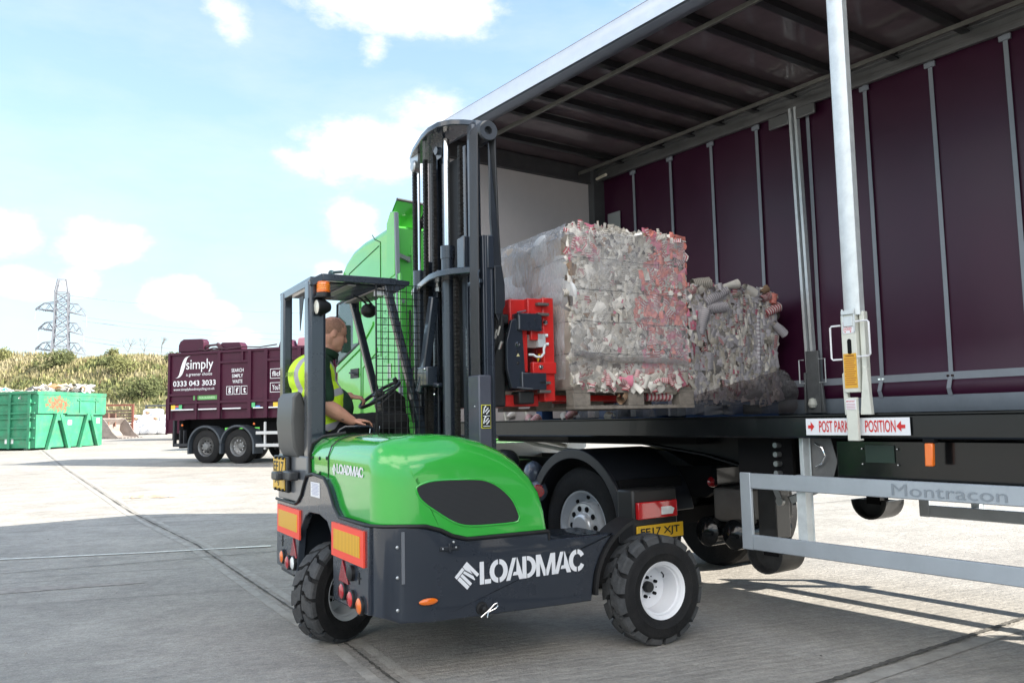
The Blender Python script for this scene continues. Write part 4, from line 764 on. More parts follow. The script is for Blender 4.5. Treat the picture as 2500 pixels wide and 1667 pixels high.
# raised roof air deflector: thin shell open to the rear
b = MB(); K = 12; vs = []
def defl(t, s):
    """t along (0 front low .. 1 rear high), s across 0..1"""
    u_ = 9.05 - .26 * t; z_ = 3.765 + .30 * (t ** .8); x_ = .10 + 2.3 * s; return (x_, u_ + .35 * (1 - t) * 0 + .25 * (1 - abs(2 * s - 1)) * (1 - t), z_ - .19 * (math.cos((s) * math.pi / 2) * 0 + max(0, s * .9)) * (t * .55))
N_ = 16
for j in range(N_ + 1):
    for i in range(N_ + 1): vs.append(defl(j / N_, i / N_))
f0 = [(j * (N_ + 1) + i, j * (N_ + 1) + i + 1, (j + 1) * (N_ + 1) + i + 1, (j + 1) * (N_ + 1) + i) for j in range(N_) for i in range(N_)]
b.add(vs, f0); vs2 = [(x, y_ - .03, z_ - .02) for (x, y_, z_) in vs]; b.add(vs2, f0)
for j in range(N_):
    pass
T.part('roof_deflector', b, cab_green, smooth=60); b = MB(); b.tube([(p[0], p[1] - .015, p[2]) for p in vs[-(N_ + 1):-5]], .02, 8); T.part('deflector_seal', b, black)
b = MB(); b.prism([(8.92, 3.80), (8.83, 3.92), (8.72, 3.90), (8.72, 3.14), (8.94, 3.10)], 'x', .035, .06); b.prism([(9.0, 1.2), (8.62, 1.25), (8.62, 3.15), (8.71, 3.14), (8.73, 3.90), (8.95, 3.80)], 'x', .045, .075); b.prism([(9.0, 1.2), (8.62, 1.25), (8.62, 3.15), (8.71, 3.14), (8.73, 3.90), (8.95, 3.80)], 'x', 2.42, 2.45); sf = T.part('side_fairing', b, cab_green, bevel=.008)
b = MB(); b.prism([(8.735, 3.90), (8.70, 3.88), (8.60, 1.3), (8.63, 1.3)], 'x', .035, .08); T.part('fairing_edge', b, mat('edge_grey', (.20, .22, .25), .4), parent=sf)
b = MB(); b.box(.0, .10, 8.90, 8.915, 1.3, 3.7)
b = MB(); b.prism([(.16, 3.76), (2.34, 3.76), (2.40, 3.66), (2.40, 1.25), (.10, 1.25), (.10, 3.66)], 'y', 8.88, 8.915); rw = T.part('rear_wall', b, cab_green, bevel=.02)
b = MB(); b.prism([(.34, 3.55), (2.16, 3.55), (2.16, 2.95), (.44, 2.95), (.34, 3.05)], 'y', 8.865, 8.885); b.box(.34, 2.2, 8.868, 8.885, 2.1, 2.7); b.box(.30, 2.2, 8.862, 8.88, 3.42, 3.45); b.box(.2, 2.3, 8.86, 8.88, 2.80, 2.86); T.part('pressed_panel', b, cab_green, parent=rw, bevel=.012)
b = MB(); b.bar((.12, 8.80, 3.40), (.30, 8.85, 3.36), .03, .05); b.bar((.10, 8.80, 2.86), (.22, 8.85, 2.85), .03, .05); b.box(.27, .31, 8.84, 8.86, 3.33, 3.40); T.part('hinge_arm', b, mat('arm_grey', (.2, .21, .2), .5))
b = MB(); b.bar((.42, 8.86, 3.72), (.50, 8.78, 3.95), .06, .05); b.tube([(.42, 8.84, 3.84), (.50, 8.82, 3.76), (.52, 8.82, 3.68), (.50, 8.83, 3.2), (.44, 8.85, 2.5)], .010, 6); b.ball((.44, 8.83, 3.82), .06, 10, 8); T.part('deflector_stay', b, black_m)
b = MB(); b.tube([(.30, 8.84, 2.75), (.27, 8.80, 1.6), (.30, 8.78, 1.4)], .014, 6); b.tube([(.36, 8.82, 2.9), (.33, 8.80, 2.4), (.28, 8.80, 2.3), (.27, 8.80, 2.0)], .010, 6); b.tube([(.34, 8.84, 2.05), (.20, 8.72, 1.95), (.20, 8.70, 1.7), (.34, 8.80, 1.45), (.50, 8.8, 1.5)], .02, 8); T.part('grab_rail', b, black)
# cab side details on the near side (x about .04)
b = MB(); b.prism([(10.36, 2.98), (9.83, 3.04), (9.73, 2.98), (9.70, 2.42), (10.38, 2.20)], 'x', .032, .038); win = T.part('side_window', b, glass); b = MB()
for p, q in (((10.37, 2.99), (9.82, 3.05)), ((9.82, 3.05), (9.72, 2.98)), ((9.72, 2.98), (9.69, 2.41)), ((9.69, 2.41), (10.39, 2.19)), ((10.39, 2.19), (10.37, 2.99))): b.bar((.03, *p), (.03, *q), .012, .025)
T.part('window_seal', b, black, parent=win); b = MB(); b.box(.031, .033, 9.72, 9.88, 2.42, 3.0); T.part('window_pillar', b, cab_green, parent=win)
b = MB()
for p, q in (((9.66, 3.1), (9.66, .8)), ((9.10, 3.60), (9.10, 2.2)), ((9.10, 3.6), (9.25, 3.66)), ((9.25, 3.66), (9.32, 3.73)), ((9.60, 2.15), (9.15, 2.22)), ((9.60, 2.15), (9.62, .9)), ((9.14, 3.56), (10.0, 3.35)), ((10.0, 3.35), (10.3, 3.05))): b.bar((.038, *p), (.038, *q), .006, .010)
T.part('panel_gap', b, mat('gap_dark_green', (.01, .07, .015), .6))
b = MB(); b.prism([(9.60, 2.15), (9.2, 2.32), (9.2, 2.26), (9.60, 2.09)], 'x', .028, .04); b.prism([(10.40, 2.15), (9.68, 2.40), (9.3, 2.65), (9.3, 2.60), (9.68, 2.33), (10.40, 2.08)], 'x', .024, .042); T.part('style_crease', b, cab_green, bevel=.006)
b = MB(); b.ball((-.02, 10.45, 3.42), .045, 12, 8); b.cyl((-.02, 10.38, 3.42), (.06, 10.28, 3.42), .02, 8); T.part('roof_marker', b, mat('marker_dark', (.02, .05, .06), .3))
b = MB(); b.box(-.16, -.04, 10.36, 10.44, 2.35, 2.72); b.bar((-.1, 10.40, 2.74), (.05, 10.36, 2.85), .02, .02); T.part('door_mirror', b, black, bevel=.03)
for i, ch in enumerate('SCANIA'):
    T.text('lettering', ch, (.040, 8.945, 2.12 + i * .112), (0, -.0001, 1), (0, 1, 0), .085, .09, mat('pale_green_mark', (.30, .62, .40), .4), parent=cabo, bold=.01)
b = MB(); b.tube([(.02, 9.74, 2.02), (.0, 9.76, 2.02), (.0, 9.92, 2.05), (.02, 9.94, 2.05)], .012, 6); b.box(.03, .036, 9.72, 9.96, 1.98, 2.10); T.part('door_handle', b, black)
b = MB(); b.box(.02, .4, 9.75, 10.35, 1.10, 1.16); b.box(.04, .4, 9.75, 10.35, .55, .62); b.prism([(9.66, 1.05), (8.95, 1.05), (8.95, 1.28), (9.5, 1.28)], 'x', .03, .036); T.part('door_step', b, black)
b = MB(); b.box(.036, .040, 8.84, 8.92, 1.93, 2.10); T.part('badge', b, mat('badge_pale', (.45, .55, .45), .4))
b = MB(); b.box(.06, 2.44, 10.40, 10.56, .35, .95); T.part('bumper', b, cab_green, bevel=.05)

# ------------------------------------------------------------------ purple refuse lorry
TKF = frame((-10.466, 25.619, .0), az=111); gz = .30
pur = mat('purple_lorry_paint', (.055, .006, .024), .5, var=.15, vscale=2, coat=.1, dirt=.03, spec=.3); grey_pl = mat('mudguard_grey', (.055, .065, .078), .5, var=.2)
T = Thing('purple_waste_lorry', 'dark purple waste collection lorry with white lettering parked across the yard', 'lorry', TKF, (3.5, 1.25, gz)); LW = 7.6
b = MB(); b.box(-.10, LW, .03, 2.5, 1.9, 3.66); b.box(-.1, LW, .10, 2.4, 1.62, 1.9); body = T.part('body', b, pur)
b = MB()
for (x0, x1) in ((-.13, -.05), (1.76, 1.86), (2.86, 2.98), (3.44, 3.56), (4.6, 4.72), (5.7, 5.82), (6.8, 6.92)): b.box(x0, x1, -.03, .03, 1.62, 3.66)
for (x0, x1, z) in ((-.05, 1.76, 2.37), (-.05, LW, 2.12), (1.86, 2.86, 3.30), (3.56, 4.6, 3.30), (4.72, LW, 3.3), (-.05, LW, 3.62)): b.box(x0, x1, -.025, .03, z - .035, z + .035)
b.box(.92, .99, -.02, .03, 1.62, 2.37); b.box(2.62, 2.69, -.02, .03, 3.3, 3.6); T.part('rib', b, pur, parent=body, bevel=.006)
b = MB()
for x0, x1 in ((0, .85), (1.04, 1.72), (1.95, 2.6), (3.05, 3.4), (3.6, 4.5)): b.box(x0, x1, -.008, .025, 1.90, 1.935)
T.part('reflective_strip', b, white_dec)
b = MB(); b.prism([(.15, 3.68), (.15, 3.9), (.22, 4.02), (.34, 4.08), (1.05, 4.06), (1.12, 3.98), (1.12, 3.68)], 'y', .1, .35); b.prism([(1.62, 3.68), (1.64, 3.85), (1.72, 3.92), (2.36, 3.9), (2.44, 3.8), (2.44, 3.68)], 'y', .2, .5); b.prism([(3.7, 3.68), (3.75, 3.85), (3.9, 3.92), (4.1, 3.9), (4.2, 3.68)], 'y', .3, .6); T.part('roof_hopper_flap', b, pur, bevel=.02)
b = MB(); b.bar((.9, .2, 3.72), (1.25, .2, 3.85), .08, .08); b.bar((1.25, .2, 3.85), (1.55, .2, 3.86), .06, .06); b.bar((1.55, .2, 3.88), (1.8, .2, 3.70), .1, .1); b.bar((.8, .15, 3.69), (1.7, .15, 3.70), .05, .07); b.tube([(.95, .1, 3.74), (1.2, .1, 3.70), (1.5, .1, 3.76), (2.0, .1, 3.70), (2.6, .1, 3.74), (3.2, .1, 3.70), (3.8, .1, 3.75)], .02, 6); T.part('lift_arm', b, mat('arm_purple_brown', (.06, .02, .03), .5))
wt = white_dec; P0 = -.004
def tt(txt, x, z, w, h, m_=wt, bold=.012, par=body, y=P0): return T.text('lettering', txt, (x, y + .026, z), (1, 0, 0), (0, 0, 1), w, h, m_, parent=par, bold=bold)
tt('simply', .53, 3.04, 1.03, .40, bold=.004); tt('a greener choice', .54, 2.905, .98, .125, bold=.004); tt('0333 043 3033', .04, 2.63, 1.62, .165, bold=.016); tt('www.simplyfoodrecycling.co.uk', .06, 2.475, 1.56, .10, bold=.004)
b = MB(); s_ = []
for i in range(13): t = i / 12; s_.append((.14 + .54 * t, 3.215 + .33 * math.tanh((t - .5) * 5.2)))
L_ = [(x - .055 * (1 - abs(2 * i / 12 - 1)) - .02, z) for i, (x, z) in enumerate(s_)]; Rr = [(x + .055 * (1 - abs(2 * i / 12 - 1)) + .02, z) for i, (x, z) in enumerate(s_)]
b.prism(L_ + Rr[::-1], 'y', .020, .024); T.part('swoosh_mark', b, wt, parent=body)
for i, t_ in enumerate(('SEARCH', 'SIMPLY', 'WASTE')): tt(t_, 2.22 + (.02, .04, .06)[i], 2.99 - i * .165, (.44, .40, .36)[i], .105)
for i, t_ in enumerate('gft'):
    x = 2.06 + i * .27; b = MB()
    for q in ((x, x + .235, 2.56, 2.575), (x, x + .235, 2.325, 2.34), (x, x + .015, 2.34, 2.56), (x + .22, x + .235, 2.34, 2.56)): b.box(q[0], q[1], .019, .023, q[2], q[3])
    T.part('icon_frame', b, wt, parent=body); tt(t_, x + .07, 2.37, .10, .16, bold=.02)
for t_, z, w in (('flickr', 2.84, .42), ('YouTube', 2.44, .5)):
    b = MB(); x = 3.63
    for q in ((x, x + .62, z + .18, z + .195), (x, x + .62, z - .09, z - .075), (x, x + .015, z - .075, z + .18), (x + .605, x + .62, z - .075, z + .18)): b.box(q[0], q[1], .019, .023, q[2], q[3])
    T.part('icon_frame', b, wt, parent=body); tt(t_, x + .07, z - .02, w, .15, bold=.01)
b = MB(); b.box(.83, 1.72, .015, .022, 2.20, 2.335); gp = T.part('green_panel', b, mat('panel_green', (.14, .38, .12), .4), parent=body, bevel=.0); T.text('lettering', 'FOR BUSINESS', (1.06, .011, 2.235), (1, 0, 0), (0, 0, 1), .58, .065, mat('pale_lime', (.5, .7, .45), .4), parent=gp, bold=.02)
sc = [mat('sign_yellow', (.8, .55, .05), .5), mat('sign_green', (.1, .5, .2), .5), mat('sign_blue', (.1, .25, .6), .5), mat('sign_red', (.6, .1, .08), .5)]
b = MB(); b.cur = 0; b.box(.0, .16, -.006, .0, 1.93, 2.06); b.box(3.76, 3.92, -.006, 0, 1.93, 2.06); b.cur = 1; b.box(.3, .42, -.006, 0, 1.93, 2.06); b.box(3.0, 3.12, -.006, 0, 1.93, 2.07); b.cur = 2; b.box(.17, .29, -.006, 0, 1.93, 1.98); b.box(3.14, 3.3, -.006, 0, 1.93, 1.98); b.cur = 3; b.box(.17, .29, -.006, 0, 1.99, 2.05); T.part('safety_sticker', b, sc + [white_dec])
b = MB(); b.box(.0, LW, .6, .7, 1.35, 1.62); b.box(0, LW, 1.8, 1.9, 1.35, 1.62); b.box(0.05, .2, .3, 2.2, .75, 1.6); b.box(.05, .6, .3, .5, .80, .95); b.box(2.9, LW, .5, 1.9, .9, 1.5); T.part('chassis_frame', b, black_m)
b = MB(); b.box(.06, .12, .02, .14, .82, 1.6); b.box(.30, .34, .02, .14, .85, 1.3); b.box(.46, .50, .02, .14, .88, 1.3); b.box(.06, .62, .02, .16, .80, .90); T.part('rear_bumper_frame', b, mat('frame_black_paint', (.02, .02, .025), .5), bevel=.01)
for k, (u_, hub) in enumerate(((1.28, 1), (2.47, 0), (4.95, 0))):
    z_ = gz + .50
    for y0 in (.08, 2.12):
        b = MB(); b.lathe([(.28, .02), (.31, -.03), (.42, -.03), (.495, 0), (.51, .05), (.51, .27), (.495, .31), (.3, .32)], (u_, y0, z_), (0, 1, 0), 48); w_ = T.part('wheel', b, rubber)
        b = MB(); b.lathe([(.30, -.01), (.285, .0), (.25, .10), (.2, .13), (.14, .04 if hub else .16), (.10, -.03 if hub else .10), (0, -.04 if hub else .08)], (u_, y0, z_), (0, 1, 0), 40); T.part('rim', b, mat('dull_lorry_rim', (.22, .22, .22), .45, metal=.6, var=.3), parent=w_)
        b = MB(); [b.ball((u_ + .17 * math.cos(q * .628), y0 + .03, z_ + .17 * math.sin(q * .628)), .022, 8, 6) for q in range(10)]; T.part('wheel_nut', b, black_m if hub else steel, parent=w_)
    b = MB(); b.prism(arc(u_, z_, .63, 0, 180, 22) + arc(u_, z_, .57, 180, 0, 22), 'y', -.01, .42); b.box(u_ - .63, u_ - .57, -.01, .42, z_ - .22, z_ + .02); b.box(u_ + .57, u_ + .63, -.01, .42, z_ - .22, z_ + .02); T.part('mudguard', b, grey_pl, bevel=.01)
b = MB(); b.box(3.15, 4.3, .0, .04, .78, .87); b.box(3.15, 4.3, 0, .04, 1.14, 1.23); b.box(3.4, 3.46, .04, .1, .7, 1.5); b.box(5.6, 7.4, 0, .04, .78, .87); b.box(5.6, 7.4, 0, .04, 1.14, 1.23); T.part('side_guard', b, mat('guard_white', (.6, .6, .6), .5), bevel=.008)
b = MB(); [b.ball((x, -.01, 1.45), .035, 8, 6) for x in (.45, 3.1)]; T.part('side_marker_lamp', b, orange_l)
b = MB(); b.prism([(7.8, .75), (7.8, 3.25), (8.0, 3.6), (8.8, 3.45), (9.35, 3.1), (9.55, 2.1), (9.6, .75)], 'y', .03, 2.47); T.part('cab', b, pur, bevel=.08)
b = MB(); b.prism([(4.2, 3.68), (4.25, 3.95), (5.4, 4.0), (5.6, 3.68)], 'y', .5, 2.0); T.part('roof_cover', b, mat('pink_cover', (.62, .28, .33), .5), bevel=.03)  # roof cover in one plain pink
b = MB(); b.prism([(8.2, 2.15), (8.2, 3.0), (8.9, 2.95), (9.35, 2.15)], 'y', .02, .03); T.part('cab_window', b, glass)
# green vehicle seen under the lorry, and the purple lorry back beside the bales
VF = frame((-12.75, 33.2, zg(0, 33.2)), az=95)
T = Thing('green_van', 'bright green van parked behind the purple lorry, nose seen between its wheels', 'van', VF, (1.5, .9, 0)); b = MB(); b.prism([(.0, .25), (.02, .65), (.25, .95), (.9, 1.15), (1.4, 1.75), (4.2, 1.8), (4.3, .3)], 'y', 0, 1.8); T.part('body', b, mat('van_green', (.10, .50, .06), .25, coat=.8), bevel=.05)
for u_ in (.85, 3.4): b = MB(); b.lathe([(.0, -.02), (.2, -.02), (.22, .0), (.33, .0), (.34, .03), (.34, .2)], (u_, 0, .34), (0, 1, 0), 30); w_ = T.part('wheel', b, rubber); b = MB(); b.lathe([(0, -.03), (.19, -.03), (.2, -.01)], (u_, 0, .34), (0, 1, 0), 24); T.part('rim', b, steel, parent=w_)
b = MB(); b.prism([(1.0, 1.18), (1.45, 1.7), (2.2, 1.7), (2.2, 1.18)], 'y', -.004, .0); T.part('side_window', b, glass); b = MB(); b.box(-.02, .05, .1, .4, .7, .85); b.box(-.02, .05, 1.4, 1.7, .7, .85); T.part('headlight', b, white_l)
VF = frame((-18.65, 45, zg(0, 45)), az=100)
T = Thing('purple_trailer_skip', 'dark purple high sided container just visible between the white bales and the lorry', 'container', VF, (2, 1.2, 0)); b = MB(); b.box(0, 5, 0, 2.4, .35, 2.25); T.part('body', b, pur, bevel=.02); b = MB(); [b.box(x, x + .1, -.05, 0, .3, 2.2) for x in (.0, 1.2, 2.4, 3.6, 4.9)]; T.part('rib', b, pur); b = MB(); b.box(.2, 4.8, .3, 2.1, .0, .35); T.part('skid_base', b, black_m)
# ------------------------------------------------------------------ truck mounted forklift. local x forward, y left, z up; y=0 is the outer face of the near front wheel
FKF = frame((.90738, 5.32522, 0), az=60.7)
T = Thing('forklift', 'green and dark grey three wheeled truck mounted forklift lifting a baled pallet', 'forklift', FKF, (-.9, 1.2, 0)); FK = T
RU = -1.81
# near side pod
def fp(u, z, r=.01, du=0, dz=0): return (u, z, r, du, dz)
side = [fp(RU, .37, .14, 1, 0), fp(-1.70, .335, .02, 0, 1), fp(-1.5, .32, .01, 0, 1), fp(-.52, .31, .01, 0, 1)]
side[-1] = fp(-.47, .31, .01, 0, 1)
side += [fp(.455 * math.cos(R(a)), .345 + .455 * math.sin(R(a)), .012, math.cos(R(a)), math.sin(R(a))) for a in (176, 168, 160, 152, 144, 136, 130)]
side += [fp(-.31, .700, .01, 0, -1), fp(-.765, .700, .01, 0, -1), fp(-.765, .745, .01, 0, -1), fp(-1.30, .745, .01, 0, -1), fp(-1.40, .768, .01, 0, -1), fp(-1.47, .805, .01, 0, -1), fp(-1.56, .832, .01, 0, -1), fp(-1.64, .84, .02, 0, 0), fp(RU, .84, .14, 1, 0)]
b = MB(); b.fillet(side, .10, .48, 8); ch = T.part('chassis', b, slate, smooth=40, label='dark grey chassis side and arm')
b = MB(); b.prism([(.24, .37), (.24, .84), (.73, .845), (.84, .90), (.95, 1.01), (1.05, 1.06), (1.30, 1.075), (1.45, 1.06), (1.52, 1.0), (1.58, .93), (1.66, .875), (1.75, .85), (2.28, .85), (2.28, .37), (1.81, .36), (1.70, .36), (1.67, .55), (1.63, .68), (1.50, .79), (1.40, .825), (1.17, .83), (1.0, .80), (.93, .74), (.88, .64), (.87, .35)][::-1], 'x', RU - .02, RU + .03)
T.part('rear_plate', b, slate, bevel=.006, parent=ch)
b = MB(); b.box(-1.79, -.40, 1.95, 2.3, .32, .74); b.box(-1.40, -1.34, .3, 2.2, .35, 1.0); b.box(-1.78, -1.36, .30, .86, .40, .80); b.box(-1.78, -1.36, 1.72, 1.95, .40, .80); b.box(-1.78, -.75, 1.45, 2.30, .80, .86); b.box(-.42, .1, 2.02, 2.08, .36, .62); b.box(-1.34, -.6, .48, 1.95, .55, .70)
T.part('inner_frame', b, slate_d, parent=ch)
b = MB(); b.box(RU - .01, RU + .02, 1.50, 2.29, .86, 1.19); b.box(RU + .02, -1.4, 2.25, 2.29, .86, 1.19); b.box(RU, -1.55, 1.5, 2.28, 1.17, 1.19); T.part('cab_base_panel', b, mat('light_slate_panel', (.11, .12, .135), .3, var=.1, coat=.4), bevel=.01)
# hood
top = [(-1.80, 1.10, .20, 1, 0), (-1.80, 1.20, .21, 1, -.45), (-1.775, 1.262, .21, .85, -.85), (-1.73, 1.302, .21, .6, -1), (-1.66, 1.325, .21, .2, -1), (-1.55, 1.338, .20, .05, -1), (-1.42, 1.34, .19, 0, -1), (-1.28, 1.325, .18, -.1, -1), (-1.15, 1.292, .17, -.2, -1), (-1.03, 1.240, .15, -.35, -.95), (-.93, 1.168, .12, -.55, -.85), (-.85, 1.075, .09, -.8, -.6), (-.80, .98, .06, -1, -.3), (-.775, .87, .04, -1, 0), (-.762, .758, .03, -1, 0)]
low = [(-1.30, .758, 0, 0, 0), (-1.39, .782, 0, 0, 0), (-1.46, .818, 0, 0, 0), (-1.55, .846, 0, 0, 0), (-1.64, .853, 0, 0, 0), (-1.80, .853, .20, 1, 0)]
b = MB(); b.fillet(top + low, .108, 1.46, 12); hood = T.part('hood', b, green_p, smooth=50, label='glossy green engine hood')
b = MB(); b.tube([(-1.30, .095, .752), (-.765, .095, .752)], .011, 8); b.tube([(-1.30, .095, .752), (-1.39, .097, .776), (-1.46, .098, .812), (-1.55, .098, .840), (-1.64, .099, .846), (-1.70, .12, .848), (-1.77, .165, .848), (-1.815, .24, .848), (RU - .022, .30, .85), (RU - .025, .73, .852), (RU - .025, .84, .905), (RU - .025, .95, 1.015), (RU - .025, 1.05, 1.068), (RU - .025, 1.30, 1.083), (RU - .025, 1.45, 1.065), (RU - .025, 1.52, 1.0), (RU - .025, 1.58, .93), (RU - .025, 1.66, .878), (RU - .025, 1.75, .855), (RU - .025, 2.28, .855)], .011, 8); b.tube([(RU, 1.455, 1.07), (RU, 1.462, 1.2), (RU + .01, 1.43, 1.28), (RU + .06, 1.35, 1.325), (RU + .2, 1.3, 1.345)], .012, 8); b.bar((-.762, .10, .70), (-.762, .10, .75), .012, .012); T.part('rubber_seal', b, black)
b = MB(); b.tube([(RU + .008, 1.065, 1.07), (RU + .006, 1.065, 1.20), (RU + .03, 1.065, 1.268), (RU + .075, 1.065, 1.306), (RU + .15, 1.065, 1.33), (RU + .3, 1.065, 1.341)], .004, 6); T.part('panel_gap', b, black_dec, parent=hood)
b = MB(); [b.ball((RU + .007, y, z), (.006, .012, .012), 10, 6) for (y, z) in ((1.42, 1.185), (1.26, 1.185), (1.10, 1.19), (1.25, 1.09))]; T.part('screw', b, black_dec, parent=hood)
def smooth_poly(P, k=6):
    n = len(P); out = []
    for i in range(n):
        p0, p1, p2, p3 = [Vector(P[(i + j - 1) % n]) for j in range(4)]
        for s in range(k):
            t = s / k; out.append(tuple(.5 * ((2 * p1) + (p2 - p0) * t + (2 * p0 - 5 * p1 + 4 * p2 - p3) * t * t + (3 * p1 - p0 - 3 * p2 + p3) * t ** 3)))
    return out
vent = [(-1.60, 1.035), (-1.585, 1.062), (-1.50, 1.083), (-1.34, 1.083), (-1.19, 1.072), (-1.09, 1.03), (-1.005, .955), (-.962, .875), (-.957, .838), (-.985, .818), (-1.13, .815), (-1.28, .820), (-1.37, .845), (-1.47, .905), (-1.565, .975)]
vs_ = smooth_poly(vent)
def grille():
    M = bpy.data.materials.new('perforated_grille'); M.use_nodes = True; nt = M.node_tree; N = nt.nodes; L = nt.links; P = N['Principled BSDF']; P.inputs['Roughness'].default_value = .45
    tc = N.new('ShaderNodeTexCoord'); v = N.new('ShaderNodeTexVoronoi'); v.inputs['Scale'].default_value = 150; v.inputs['Randomness'].default_value = 0; L.new(tc.outputs['Object'], v.inputs['Vector'])
    r = N.new('ShaderNodeMapRange'); L.new(v.outputs['Distance'], r.inputs[0]); r.inputs[1].default_value = .25; r.inputs[2].default_value = .35; mx = N.new('ShaderNodeMix'); mx.data_type = 'RGBA'; L.new(r.outputs[0], mx.inputs['Factor']); mx.inputs['A'].default_value = (.003, .003, .003, 1); mx.inputs['B'].default_value = (.028, .030, .034, 1); L.new(mx.outputs['Result'], P.inputs['Base Color']); return M
b = MB(); b.prism(vs_, 'y', .1065, .115); T.part('vent_grille', b, grille(), parent=hood)
b = MB(); b.tube([(x, .1075, z) for (x, z) in vs_], .006, 6, closed=True); T.part('vent_rim', b, green_p, parent=hood)
# word marks
def logo(par, org, xd, yd, w, h, gap=.0, mk=None, nm=None):
    org = Vector(org); xd = Vector(xd).normalized(); yd = Vector(yd).normalized(); P, X = wordmark(); b = MB(); nn = xd.cross(yd)
    for q in P:
        sh = .0
        pts = [org + xd * (p[0] / X * w) + yd * (p[1] * h) for p in q]; n = len(pts)
        b.add([p + nn * .001 for p in pts] , [tuple(range(n))])
    T.part('lettering', b, white_dec, parent=par)
    c, ang, s = mk; c = Vector(c); b = MB(); ca, sa = math.cos(R(ang)), math.sin(R(ang))
    for q in emblem():
        pts = [c + xd * ((p[0] * ca - p[1] * sa) * s) + yd * ((p[0] * sa + p[1] * ca) * s) + nn * .001 for p in q]; b.add(pts, [tuple(range(len(pts)))])
    T.part('emblem', b, white_dec, parent=par)
logo(ch, (-1.225, .097, .492), (1, 0, .012), (0.0, 0, 1), .715, .125, mk=((-1.305, .097, .55), 45, .108))
logo(hood, (RU + .006, .885, 1.105), (0, -1, -.01), (0, 0, 1), .50, .058, mk=((RU + .005, .935, 1.125), 45, .055))
# rear plate furniture
def rb(name, y0, y1, z0, z1, m_, d=.012, par=None, bevel=0, x=RU - .02, lab=None):
    b = MB(); b.box(x - d, x, y0, y1, z0, z1); return T.part(name, b, m_, parent=par, bevel=bevel, label=lab)
hatch = stripes('amber_reflective', (.88, .50, .015), (.62, .30, .01), 55, axis='Object', comp=1, angle=.8, rough=.3); red_fl = mat('fluorescent_red', (.95, .085, .05), .4)
for (y0, y1, z0, z1) in ((.29, .872, .618, .815), (1.61, 2.225, .62, .82)):
    mbd = rb('marker_board', y0, y1, z0, z1, red_fl, .012, lab='red bordered amber rear marker board'); rb('amber_field', y0 + .055, y1 - .05, z0 + .045, z1 - .035, hatch, .003, mbd, x=RU - .032)
for (ya, za, yb, yc, zb) in ((.675, .612, .74, .565, .485), (1.785, .615, 1.86, 1.70, .485)):
    b = MB(); b.prism([(ya, za), (yb, zb), (yc, zb)], 'x', RU - .030, RU - .02); tr = T.part('triangle_reflector', b, mat('dark_red_reflector', (.30, .015, .02), .25, coat=.6), bevel=.003)
def rlamp(y, z, m_):
    b = MB(); b.lathe([(.052, 0), (.052, .014), (.044, .018), (.042, .012)], (RU - .02, y, z), (-1, 0, 0), 24); o = T.part('tail_light', b, black); b = MB(); b.lathe([(.043, .008), (.043, .02), (.03, .028), (0, .03)], (RU - .02, y, z), (-1, 0, 0), 24); T.part('lens', b, m_, parent=o)
dred = mat('deep_red_lens', (.42, .012, .02), .15, coat=1)
for q in ((.66, .435, dred), (.505, .415, red_l), (.35, .405, orange_l), (2.07, .45, orange_l), (1.91, .43, dred), (1.765, .445, white_l)): rlamp(*q)
b = MB(); b.lathe([(0, .03), (.03, .03), (.045, .02), (.045, 0)], (RU - .02, .505, .56), (-1, 0, 0), 20); T.part('power_socket', b, black)
b = MB(); b.box(RU - .024, RU - .02, .385, .395, .515, .58); b.box(RU - .024, RU - .02, .36, .42, .545, .553); b.box(RU - .024, RU - .02, 2.10, 2.11, .52, .6); b.box(RU - .024, RU - .02, 2.08, 2.14, .555, .563); T.part('key_slot', b, black_dec)
st = rb('maker_sticker', 1.155, 1.36, .935, 1.03, white_dec, .002, x=RU - .021)
b = MB(); [b.box(RU - .0245, RU - .0235, 1.17 + (.0 if i % 2 else .02), 1.34 - (.02 if i % 3 else 0), 1.018 - i * .0085, 1.0205 - i * .0085) for i in range(9)]; T.part('small_print', b, mat('sticker_blue_print', (.3, .32, .5), .5), parent=st)
pl = rb('plate_holder', 1.90, 2.32, .92, 1.18, black, .03, x=RU - .012, bevel=.01, lab='number plate holder'); yp = rb('number_plate', 1.955, 2.30, .935, 1.165, yellow_pl, .004, pl, x=RU - .043)
T.text('lettering', 'EF17', (RU - .0485, 2.285, 1.065), (0, -1, 0), (0, 0, 1), .30, .075, black_dec, parent=yp, bold=.02); T.text('lettering', 'XJ', (RU - .0485, 2.25, .96), (0, -1, 0), (0, 0, 1), .14, .075, black_dec, parent=yp, bold=.02)
b = MB(); [b.box(RU - .06, RU - .04, y, y + .03, z, z + .02) for y in (1.97, 2.08, 2.19) for z in (.925, 1.155)]; T.part('plate_clip', b, black, parent=pl)
b = MB(); b.box(RU - .09, RU - .02, 1.66, 1.86, 1.02, 1.085); b.box(RU - .13, RU - .05, 1.86, 2.02, 1.015, 1.075); T.part('plate_lamp', b, mat('lamp_box_grey', (.04, .042, .045), .4), bevel=.012)
